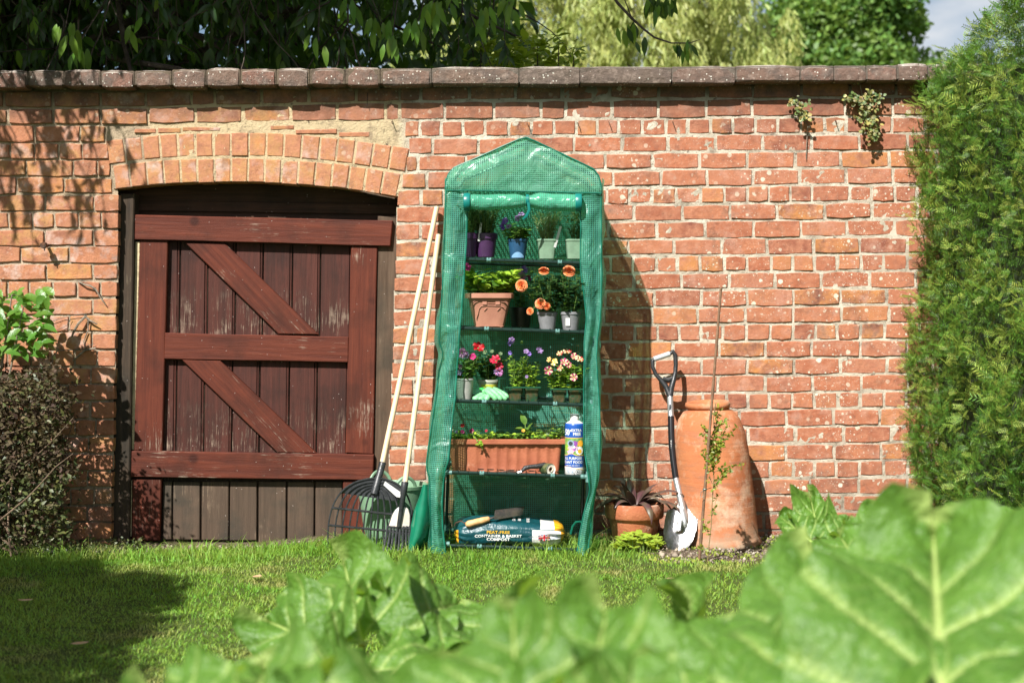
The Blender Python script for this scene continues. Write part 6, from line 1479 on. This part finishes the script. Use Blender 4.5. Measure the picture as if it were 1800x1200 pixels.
def f_blade(u, v):
    prof = [(0, 17), (.06, 24), (.12, 28), (.3, 29.5), (.55, 29), (.75, 25), (.9, 16), (.97, 8), (1, 2)]; w = ip(prof, v)[0]; s_ = (u - .5) * 2; px = 1198 - 8 * v + s_ * w + (3 * (1 - v)) ; py = 880 + 95 * v - (7 * s_ * (1 - v)) + 4 * abs(s_) ** 3 * (v < .1)
    p = W(px, py, -.315 - .12 * v); p.y += -.022 * (s_ ** 2) * (1 - v * .5) + .010 + .010 * math.exp(-(s_ / .25) ** 2) * (v < .6) * -1.2; return p
mb = MB(); mb.grid(24, 30, f_blade); mb.grid(24, 30, lambda u, v: Vector(f_blade(u, v)) + Vector((0, .0025, 0))); mb.build('blade', M_BLADE, sp, ang=None)
tb([(1199, 890, -.325), (1203, 905, -.345), (1205, 918, -.365), (1205, 926, -.372)], [.018, .021, .016, .006], 12, flat=.6).build('socket', M_SILV, sp)
for (a, b) in ((1200, 916), (1207, 914), (1204, 922)): tb([(a, b, -.372), (a, b, -.378)], .003, 8).build('rivet', M_STEEL, sp)

# forcer
fo = thing('terracotta_forcer', 'tall bell shaped orange terracotta rhubarb forcer with an open collared neck', 'forcer', tuple(W(1266, 966, -.25)))
c = W(1266, 962, -.23); c.z = .0
M_FOR = mat('old_orange_terracotta', (.40, .125, .046), .85, (.45, .165, .065), 5, .45, 70, dirt=(.60, .40, .27), dscale=7, dlo=.52, dhi=.72)
nt = M_FOR.node_tree; pb = [n for n in nt.nodes if n.type == 'BSDF_PRINCIPLED'][0]; src = pb.inputs['Base Color'].links[0].from_socket; p_ = posn(nt)
z_ = nd(nt, 'ShaderNodeSeparateXYZ', {0: p_}).outputs[2]; sc2 = nd(nt, 'ShaderNodeMapping', {'Vector': p_, 'Scale': (3, 3, 14)}).outputs[0]
cc = mixc(nt, rng_(nt, noi(nt, sc2, 2.2, 6, .65), .50, .68, 0, .65), src, (.28, .13, .075)); cc = mixc(nt, mth(nt, 'MULTIPLY', rng_(nt, z_, .22, .02), rng_(nt, noi(nt, p_, 9, 6, .7), .40, .6, .1, .85)), cc, (.28, .21, .14)); cc = mixc(nt, rng_(nt, noi(nt, p_, 40, 5, .7), .60, .68, 0, .5), cc, (.25, .16, .10)); cc = mixc(nt, rng_(nt, noi(nt, p_, 6, 7, .7), .56, .70, 0, .55), cc, (.60, .45, .34)); nt.links.new(cc, pb.inputs['Base Color']); ringv = nd(nt, 'ShaderNodeMapping', {'Vector': p_, 'Scale': (1.5, 1.5, 38)}).outputs[0]; nt.links.new(bumpn(nt, mth(nt, 'ADD', noi(nt, ringv, 1.0, 4, .6), mth(nt, 'MULTIPLY', noi(nt, p_, 80, 5, .7), .7)), .4, .008), pb.inputs['Normal'])
pr = [(.172, 0), (.190, .002), (.193, .014), (.186, .028), (.178, .045), (.176, .12), (.172, .25), (.169, .37), (.166, .45), (.158, .53), (.142, .585), (.115, .622), (.095, .63), (.093, .637), (.101, .642), (.105, .652), (.101, .664), (.092, .668), (.083, .662), (.081, .63)]
n = 64; mb = MB(); vs = []
for (r, z) in pr:
    for k in range(n):
        a = 2 * math.pi * k / n; sh_ = -.062 * (z / .66) + (.0 if z < .5 else 0); rr_ = r * (1 + .012 * math.sin(2 * a + z * 5) + .006 * math.sin(5 * a + z * 9)) * (1.0 if math.cos(a) < 0 else 1.02); vs.append((c.x + rr_ * math.cos(a) + sh_, c.y + rr_ * math.sin(a), c.z + z + .006 * math.sin(a * 1 + 1) * (z / .66)))
mb.add(vs, [(j * n + k, j * n + (k + 1) % n, (j + 1) * n + (k + 1) % n, (j + 1) * n + k) for j in range(len(pr) - 1) for k in range(n)]); mb.build('body', M_FOR, fo, ang=60)
mb = MB(); cc_ = W(1277, 716, -.27); mb.grid(16, 8, lambda u, v: cc_ + Vector((.016 * math.sin(math.pi * v) * math.cos(6.283 * u), .014 * math.sin(math.pi * v) * math.sin(6.283 * u), .011 * math.cos(math.pi * v))), closed=True); mb.build('lug', M_FOR, fo)
# cane with a scrambling plant
cn = thing('bamboo_cane', 'thin brown bamboo cane standing in front of the terracotta forcer', 'cane', tuple(W(1228, 990, -.72)))
ca, cb = W(1267.5, 505, -1.02), W(1228, 992, -.77); cb.z = -.02; mb = MB(); P = []; Rr = []
for k in range(29): f = k / 28; P.append(cb.lerp(ca, f)); Rr.append(.0068 - .0018 * f + (.0012 if k % 5 == 3 else 0))
mb.tube(P, Rr, 10); mb.build('cane', mat('brown_bamboo', (.26, .15, .09), .6, (.17, .10, .065), 18, .3, 70), cn)
cl = thing('climbing_plant', 'thin small leaved climbing plant tied to the bamboo cane', 'climber', tuple(W(1240, 985, -.82)))
mb = MB(); P = [Vector(W(*q)) for q in ((1243, 985, -.86), (1246, 960, -.86), (1250, 925, -.86), (1252, 880, -.86), (1255, 840, -.86), (1252, 800, -.86), (1256, 760, -.86), (1254, 735, -.86), (1258, 708, -.86))]; P[0].z = 0; mb.tube(P, .0022, 6)
LP = []; LD = []
def twig(a, b, nl, sz=.016):
    q, r_ = wander(W(*a), W(*b) - W(*a), (W(*b) - W(*a)).length, 5, .0014, .0007, wob=.15); mb.tube(q, r_, 4)
    for i in range(int(nl * 2.6)):
        f = U(0, 1) * 5; k = min(4, int(f)); LP.append(tuple(q[k].lerp(q[k + 1], f - k) + Vector((U(-.008, .008), U(-.008, .008), U(-.008, .008))))); LD.append((U(-1, 1), U(-1, .3), U(-.6, .9)))
for (a, b, nl) in (((1254, 810, -.86), (1227, 745, -.84), 14), ((1255, 800, -.86), (1292, 750, -.82), 16), ((1254, 830, -.86), (1296, 800, -.82), 14), ((1254, 790, -.86), (1262, 715, -.85), 26), ((1252, 850, -.86), (1226, 790, -.85), 12), ((1254, 800, -.86), (1280, 745, -.84), 18), ((1252, 780, -.86), (1240, 745, -.86), 16), ((1253, 830, -.86), (1265, 770, -.86), 26), ((1252, 860, -.86), (1272, 820, -.85), 18), ((1250, 910, -.86), (1262, 870, -.85), 8), ((1246, 940, -.86), (1235, 915, -.86), 6), ((1243, 970, -.86), (1225, 958, -.86), 5), ((1254, 800, -.86), (1248, 770, -.86), 18), ((1256, 760, -.86), (1275, 735, -.85), 10), ((1253, 820, -.87), (1244, 800, -.87), 14)): twig(a, b, nl)
mb.build('stem', mat('reddish_stem', (.20, .14, .06), .6), cl)
np_build('leaves', [scat(T_OV, LP, LD, rdir(len(LP)) + [0, -.5, .5], rng.uniform(.012, .023, len(LP)))], mat('small_climber_leaf', (.14, .22, .03), .45, (.28, .28, .04), 40, transl=.35, rand=.35, hue=.03, tcol=(.5, .6, .05)), cl)
mb = MB(); p = cb.lerp(ca, .29); mb.lathe([(.009, -.003), (.0105, 0), (.009, .003)], p, 14); mb.tube([p, p + Vector((-.018, -.01, -.012)), p + Vector((-.02, -.01, -.035)), p + Vector((-.008, -.012, -.03))], .0014, 5); mb.tube([p + Vector((.008, 0, 0)), p + Vector((.03, .02, .004))], .0014, 5); mb.build('tie', M_WIRE, cl)
hs_ = thing('black_hose', 'short loop of thin black hose on the soil between forcer and wall', 'hose', tuple(W(1370, 940, -.15)))
mb = MB(); P = [W(1342, 958, -.30), W(1362, 956, -.25), W(1380, 948, -.18), W(1386, 935, -.12), W(1380, 925, -.08), W(1370, 922, -.05)]
for q in P: q.z = max(q.z, .006)
mb.tube(P, .006, 8); mb.build('hose', M_RUB, hs_)

# ivy hanging from the coping
M_IVY = mat('variegated_ivy', (.09, .14, .04), .5, (.34, .28, .09), 38, transl=.25, rand=.45, hue=.03, tcol=(.5, .45, .1), lo=.45, hi=.6)
def ivy(lab, spots, n, stems):
    t = thing('ivy', lab, 'ivy', tuple(W(spots[0][0], spots[0][1], -.03))); mb = MB()
    for s_ in stems: mb.tube([W(*q) for q in s_], .0022, 5)
    mb.build('stem', M_TWIG, t); P = []; D = []
    for i in range(n):
        a, b, ra, rb = rnd.choice(spots); P.append(tuple(W(a + rnd.gauss(0, ra), b + rnd.gauss(0, rb), U(-.075, -.012)))); D.append((U(-1, 1), U(-.5, -.1), U(-1, .3)))
    np_build('leaves', [scat(T_ROUND, P, D, rdir(n) * .5 + [0, -1, .4], rng.uniform(.010, .024, n))], M_IVY, t)
ivy('variegated ivy tuft hanging from the coping beside the hedge', [(1525, 180, 8, 10), (1522, 200, 10, 10), (1530, 220, 7, 8), (1512, 175, 7, 6), (1535, 165, 10, 6), (1500, 172, 8, 3), (1535, 235, 5, 6)], 340, [[(1512, 150, -.02), (1518, 180, -.03), (1528, 210, -.03), (1532, 238, -.02)], [(1530, 150, -.02), (1526, 190, -.04), (1535, 215, -.03)], [(1490, 180, -.02), (1512, 172, -.03), (1530, 160, -.03)]])
ivy('small thin strand of ivy on the wall left of the larger ivy tuft', [(1410, 183, 6, 5), (1407, 195, 5, 6), (1413, 205, 4, 5), (1395, 178, 5, 3)], 80, [[(1395, 176, -.015), (1408, 186, -.03), (1410, 205, -.02), (1420, 222, -.015), (1418, 250, -.01), (1417, 280, -.008)]])

# ------------------------------------------------------------------ left shrubs
M_BRL = mat('bronze_small_leaf', (.062, .042, .028), .65, (.10, .085, .04), 10, transl=.15, rand=.5, hue=.03, spec=.15, tcol=(.3, .15, .06))
M_DGL = mat('dark_small_leaf', (.045, .06, .02), .5, (.10, .11, .03), 12, transl=.15, rand=.4, hue=.03)
bs = thing('bronze_shrub', 'dense shrub of small bronze and purple brown leaves at the left edge against the wall', 'shrub', tuple(W(50, 960, -.4)))
mb = MB(); P = []; D = []; Nn = []
def inb(): 
    y = -U(.03, .60); x = U(-3.3, -1.98 + .12 * rnd.random() + (.10 if rnd.random() < .1 else 0)); z = U(0, 1) ** .8 * (.86 + .06 * math.sin(x * 9)); return x, y, z
for i in range(42):
    x0_ = U(-3.0, -2.2); y0_ = -U(.2, .6); x, y, z = inb(); pts, rr_ = wander((x0_, y0_, 0), (x - x0_, y - y0_, max(z, .3)), Vector((x - x0_, y - y0_, z)).length, 7, .005, .0015, wob=.16); mb.tube(pts, rr_, 5)
mb.build('branches', M_BARK, bs)
for i in range(25000):
    x, y, z = inb(); px_ = 900 + 2500 * x / (y + 6.9)
    edge = 118 - 60 * (1 - z / .9) * 0 + 12 * math.sin(z * 22) + 8 * math.sin(z * 57)
    if z > .78: edge = 95 + 5 * math.sin(x * 30)
    if px_ > edge + (40 if rnd.random() < .06 else 0): continue
    P.append((x, y, z)); D.append((U(-1, 1), U(-1, .4), U(-.3, 1)))
D = np.array(D); k = (np.array(P)[:, 2] > .35) ^ (rng.random(len(P)) < .2); P = np.array(P); LL = rng.uniform(.018, .034, len(P))
T_SM = leafT(0.55, 0.07, 0.2, ((.4, 1),))
np_build('foliage', [(*scat(T_SM, P[k], D[k], rdir(k.sum()) + [0, -.5, .6], LL[k]), 0), (*scat(T_SM, P[~k], D[~k], rdir((~k).sum()) + [0, -.5, .6], LL[~k]), 1)], [M_BRL, M_DGL], bs)
ls = thing('leafy_shrub', 'bright green broad leaved shrub rising above the bronze shrub at the left edge', 'shrub', (-2.55, -.30, 0))
mb = MB()
for (a, b) in ((38, 520), (75, 545), (60, 600), (20, 560), (80, 650), (-20, 530), (95, 610)):
    e = W(a, b, -.30); pts, rr_ = wander((-2.55, -.30, 0), Vector((e.x + 2.55, e.y + .30, e.z)), Vector((e.x + 2.55, e.y + .30, e.z)).length, 8, .009, .003, wob=.03); mb.tube(pts + [e], rr_ + [.002], 6)
mb.build('stem', M_TWIG, ls)
M_BRT = mat('broad_bright_leaf', (.075, .19, .028), .32, (.125, .26, .04), 12, .3, 70, transl=.38, rand=.2, hue=.012, spec=.55, tcol=(.42, .70, .05))
T_BROAD = leafT(.5, .10, .30, ((.1, .45), (.28, .88), (.5, 1.0), (.75, .7)))
for i in range(170):
    a, b = U(-40, 88), U(512, 625)
    if i < 14: a, b = [(35, 512), (60, 528), (78, 522), (88, 548), (65, 555), (30, 540), (82, 600), (75, 575), (50, 585), (20, 600), (92, 612), (60, 615), (40, 560), (10, 530)][i]
    p = W(a, b, -U(.18, .42)); d = Vector((U(-.7, 1), U(-.8, .1), U(-.6, .4))).normalized()
    np_build('leaf', [scat(T_BROAD, [p - d * .03], [d], [(U(-.4, .4), -.7, 1)], U(.060, .092), None)], M_BRT, ls)
# ground cover at the foot of the shrub
P = []; 
for i in range(1300): x = U(-2.75, -1.75); y = -U(.1, .5); P.append((x, y, float(gh(x, y)) + U(0, .06)))
lo = np_build('ground_cover', [scat(T_OV, P, rdir(len(P)) + [0, 0, .6], rdir(len(P)) + [0, 0, 1], rng.uniform(.012, .025, len(P)))], M_DGL); tag(lo, 'low dark green ground cover in the shade under the bronze shrub', 'ground cover', kind='stuff')
# ------------------------------------------------------------------ rhubarb in the foreground
def rhu_mat():
    m, nt, out = newmat('rhubarb_leaf'); a = nd(nt, 'ShaderNodeAttribute', attribute_name='vein').outputs['Fac']; p = posn(nt)
    c = mixc(nt, rng_(nt, noi(nt, p, 7, 4), .35, .65), (.085, .19, .024), (.12, .245, .036)); c = mixc(nt, rng_(nt, noi(nt, p, 26, 5), .45, .7, 0, .5), c, (.04, .11, .018)); c = mixc(nt, a, c, (.48, .60, .19))
    b = nd(nt, 'ShaderNodeBsdfPrincipled', {'Base Color': c, 'Roughness': .42, 'Specular IOR Level': .5, 'Normal': bumpn(nt, mth(nt, 'ADD', noi(nt, p, 22, 4), mth(nt, 'MULTIPLY', noi(nt, p, 80, 3), .3)), .9, .022)})
    t = nd(nt, 'ShaderNodeBsdfTranslucent', {'Color': mixc(nt, a, (.34, .56, .04), (.60, .72, .14))}); mx = nd(nt, 'ShaderNodeMixShader', {0: .34, 1: b.outputs[0], 2: t.outputs[0]}); nt.links.new(mx.outputs[0], out.inputs[0]); return m
M_RHU = rhu_mat(); M_STALK = mat('pale_green_stalk', (.30, .42, .10), .4, (.36, .30, .12), 14)
def rleaf(parent, base, tip, nrmv, width, seed=0, cup=.12, ruffle=.05, bend=.18, fold=0.0, lump=1.0):
    """large blade: base and tip of the midrib, facing vector, full width"""
    base, tip = Vector(base), Vector(tip); L = (tip - base).length; d = (tip - base).normalized(); nv = Vector(nrmv); nv = (nv - d * nv.dot(d)).normalized(); s = d.cross(nv)
    nu, nv_ = 60, 58; U_, V_ = np.meshgrid(np.linspace(-1, 1, nu + 1), np.linspace(0, 1, nv_ + 1)); t = V_; u = U_
    w = width * .53 * np.clip(1.25 * np.power(np.clip(t + .10, 0, 1.1), .40) * np.power(np.clip(1 - t, 0, 1), .36) * (1.12 - .38 * t), 0.004, 9)
    w = w * (1 + .06 * np.sin(t * 11 + seed + np.sign(u)) + .025 * np.sin(t * 27 + seed * 2 + 2 * np.sign(u)))
    ax = t * L - .16 * L * np.abs(u) ** 1.5 * (1 - t) ** 1.6 - 0 * u
    lx = u * w
    # side veins leave the midrib and sweep forward
    q = (t - .34 * np.abs(u) ** .9 * (1 - .3 * t)) * 4.6; fr = np.abs(q - np.round(q)); side = np.exp(-(fr / .06) ** 2) * (1 - np.abs(u) * .35) * np.clip((.92 - t) / .35, 0, 1) * (np.abs(u) < .97) * (t > .01)
    mid = np.exp(-(np.abs(lx) / (.0065 * (L / .4) * (1.25 - t))) ** 2); q2 = (t + .30 * np.abs(u) * (1 + .3 * np.sin(seed))) * 11 + 1.2 * np.sin(u * 6 + seed); f2 = np.abs(q2 - np.round(q2)); ter = np.exp(-(f2 / .07) ** 2) * np.clip(np.abs(u) * 5, 0, 1)
    vein = np.clip(np.maximum(np.maximum(mid, side * .95), ter * .16 * np.clip((.9 - t) / .3, 0, 1)), 0, 1)
    P0 = np.stack([lx / L * 3, t * 3, 0 * t + seed * 3.7], -1)
    puff = ((1 - np.exp(-fr / .12)) * .016 + (1 - np.exp(-f2 / .12)) * .0045) * (1 - .3 * np.abs(u)) * np.clip(np.abs(u) * 4, 0, 1)
    z = cup * width * (np.abs(u) ** 1.6) * .6 + puff * (L / .4) + fbm(P0, 1.0, seed, 3) * .055 * lump * (L / .4) * (.25 + np.abs(u)) + ruffle * np.abs(u) ** 2.5 * np.sin(t * 10 + seed * 1.3 + 1.6 * np.sign(u)) * (L / .4) - mid * .006 + fold * np.abs(lx)
    zb = -bend * L * t ** 2
    co = np.array(base)[None, None] + ax[..., None] * np.array(d) + lx[..., None] * np.array(s) + (z + zb)[..., None] * np.array(nv)
    idx = np.arange(co.shape[0] * co.shape[1]).reshape(co.shape[:2]); qd = np.stack([idx[:-1, :-1], idx[:-1, 1:], idx[1:, 1:], idx[1:, :-1]], -1).reshape(-1, 4)
    o = np_build('leaf', [(co.reshape(-1, 3), np.concatenate([qd[:, [0, 1, 2]], qd[:, [0, 2, 3]]]))], M_RHU, parent)
    at = o.data.attributes.new('vein', 'FLOAT', 'POINT'); at.data.foreach_set('value', vein.ravel().astype(np.float32)); return o
def stalk(parent, a, b, r=.012):
    mb = MB(); a, b = Vector(a), Vector(b); m_ = a.lerp(b, .5) + Vector((0, 0, .02)); mb.tube([a, a.lerp(m_, .5), m_, m_.lerp(b, .6), b], [r * 1.4, r * 1.2, r, r * .8, r * .6], 8, flat=.8); mb.build('stalk', M_STALK, parent)
def plant(label, root, leaves, far=1.0):
    t = thing('rhubarb_plant', label, 'rhubarb', root)
    for L in leaves:
        (bx_, by_, bd), (tx_, ty_, td) = L[0], L[1]; b = W(bx_, by_, CAMY + bd * far); tp_ = W(tx_, ty_, CAMY + td * far)
        kw = L[4] if len(L) > 4 else {}
        rleaf(t, b, tp_, L[2], L[3] * far, **kw); r = Vector(root)
        if b.z > .05: stalk(t, (r.x + U(-.03, .03), r.y + U(-.03, .03), 0), b)
    return t
# (base px,py,dist) (tip px,py,dist) facing width
plant('rhubarb plant whose broad crinkled leaf stands up in front of the gate and rakes', tuple(W(650, 1330, CAMY + 3.35))[:2] + (0,), [
    ((637, 1128, 3.20), (600, 985, 3.5), (-.25, -1, .55), .40, dict(seed=2, bend=.05, ruffle=.06)),
    ((712, 1095, 3.25), (818, 1042, 3.50), (.0, -1, .6), .34, dict(seed=3, bend=.10)),
    ((700, 1110, 3.25), (735, 1015, 3.55), (.2, -1, .5), .30, dict(seed=11, bend=.15)),
    ((600, 1150, 3.1), (455, 1080, 3.35), (-.3, -1, .6), .34, dict(seed=4, bend=.12)),
    ((640, 1180, 3.0), (760, 1150, 2.9), (.1, -.4, 1), .30, dict(seed=5, bend=.3)),
    ((660, 1210, 3.0), (545, 1150, 2.8), (-.1, -.8, .8), .36, dict(seed=6, bend=.3)),
    ((720, 1180, 3.1), (860, 1100, 3.3), (.2, -.5, 1), .26, dict(seed=7, bend=.2))])
plant('blurred low rhubarb plant at the bottom edge, left of centre', tuple(W(470, 1700, CAMY + 2.0))[:2] + (0,), [
    ((450, 1290, 1.95), (450, 1120, 2.25), (-.1, -.8, .8), .30, dict(seed=8, bend=.2)),
    ((360, 1300, 1.9), (250, 1185, 2.1), (-.2, -.7, .9), .24, dict(seed=9, bend=.2)),
    ((560, 1330, 1.8), (570, 1140, 2.05), (0, -.8, .8), .26, dict(seed=10, bend=.25)),
    ((690, 1320, 1.75), (740, 1140, 1.95), (.1, -.7, .9), .28, dict(seed=12, bend=.25))])
plant('blurred pale leaved rhubarb plant at the bottom edge below the greenhouse', tuple(W(960, 1800, CAMY + 1.75))[:2] + (0,), [
    ((905, 1300, 1.65), (895, 1062, 1.85), (-.3, -.95, .35), .20, dict(seed=13, bend=.05, cup=.2)),
    ((1030, 1300, 1.65), (1060, 1058, 1.9), (-.25, -.95, .4), .26, dict(seed=14, bend=.06, cup=.2)),
    ((820, 1330, 1.7), (780, 1130, 1.85), (-.3, -.8, .7), .24, dict(seed=15, bend=.2)),
    ((960, 1250, 2.2), (940, 1075, 2.6), (.9, .2, .5), .34, dict(seed=16, bend=.1)),
    ((1090, 1320, 1.6), (1130, 1130, 1.7), (.3, -.8, .6), .20, dict(seed=17, bend=.2))])
plant('very large rhubarb plant at the bottom right with pale midribs, nearest the viewer', tuple(W(1560, 1900, CAMY + 2.1))[:2] + (0,), [
    ((1660, 1290, 1.40), (1640, 925, 1.74), (-.30, -1, .30), .38, dict(seed=18, bend=.03, cup=.16, ruffle=.035, lump=1.0)),
    ((1465, 1300, 1.45), (1430, 985, 1.82), (-.30, -1, .40), .28, dict(seed=19, bend=.05, cup=.14, ruffle=.025, lump=.5)),
    ((1330, 1310, 1.5), (1275, 1045, 1.75), (-.5, -.8, .5), .24, dict(seed=20, bend=.15)),
    ((1850, 1280, 1.35), (1790, 1020, 1.6), (-.6, -.9, .3), .28, dict(seed=22, bend=.05, cup=.1, ruffle=.02, lump=.5)),
    ((1220, 1320, 1.55), (1200, 1085, 1.75), (.2, -.6, .9), .26, dict(seed=23, bend=.2)),
    ((1230, 1220, 2.1), (1200, 1085, 2.4), (1, .3, .35), .34, dict(seed=24, bend=.1)),], far=1.32)
plant('curly young rhubarb leaf in front of the wall beside the hedge foot', tuple(W(1430, 1040, CAMY + 4.4))[:2] + (0,), [
    ((1440, 948, 4.25), (1425, 876, 4.45), (-.3, -1, .3), .17, dict(seed=30, bend=.05, cup=.35, ruffle=.09)),
    ((1425, 950, 4.2), (1368, 897, 4.3), (-.2, -.8, .8), .13, dict(seed=31, bend=.2)),
    ((1460, 960, 4.2), (1495, 905, 4.3), (.1, -.9, .6), .16, dict(seed=32, bend=.1))])
plant('rhubarb plant with pale leaves low in front of the hedge', tuple(W(1600, 1060, CAMY + 3.6))[:2] + (0,), [
    ((1560, 980, 3.5), (1545, 888, 3.8), (-.2, -1, .4), .26, dict(seed=33, bend=.1)),
    ((1620, 990, 3.5), (1615, 880, 3.7), (.1, -1, .5), .26, dict(seed=34, bend=.1)),
    ((1520, 1010, 3.3), (1470, 930, 3.5), (-.4, -1, .5), .24, dict(seed=35, bend=.1)),
    ((1680, 1000, 3.4), (1720, 885, 3.5), (.1, -1, .5), .26, dict(seed=36, bend=.1)),
    ((1750, 1000, 3.3), (1800, 900, 3.4), (.1, -1, .5), .26, dict(seed=37, bend=.1))])
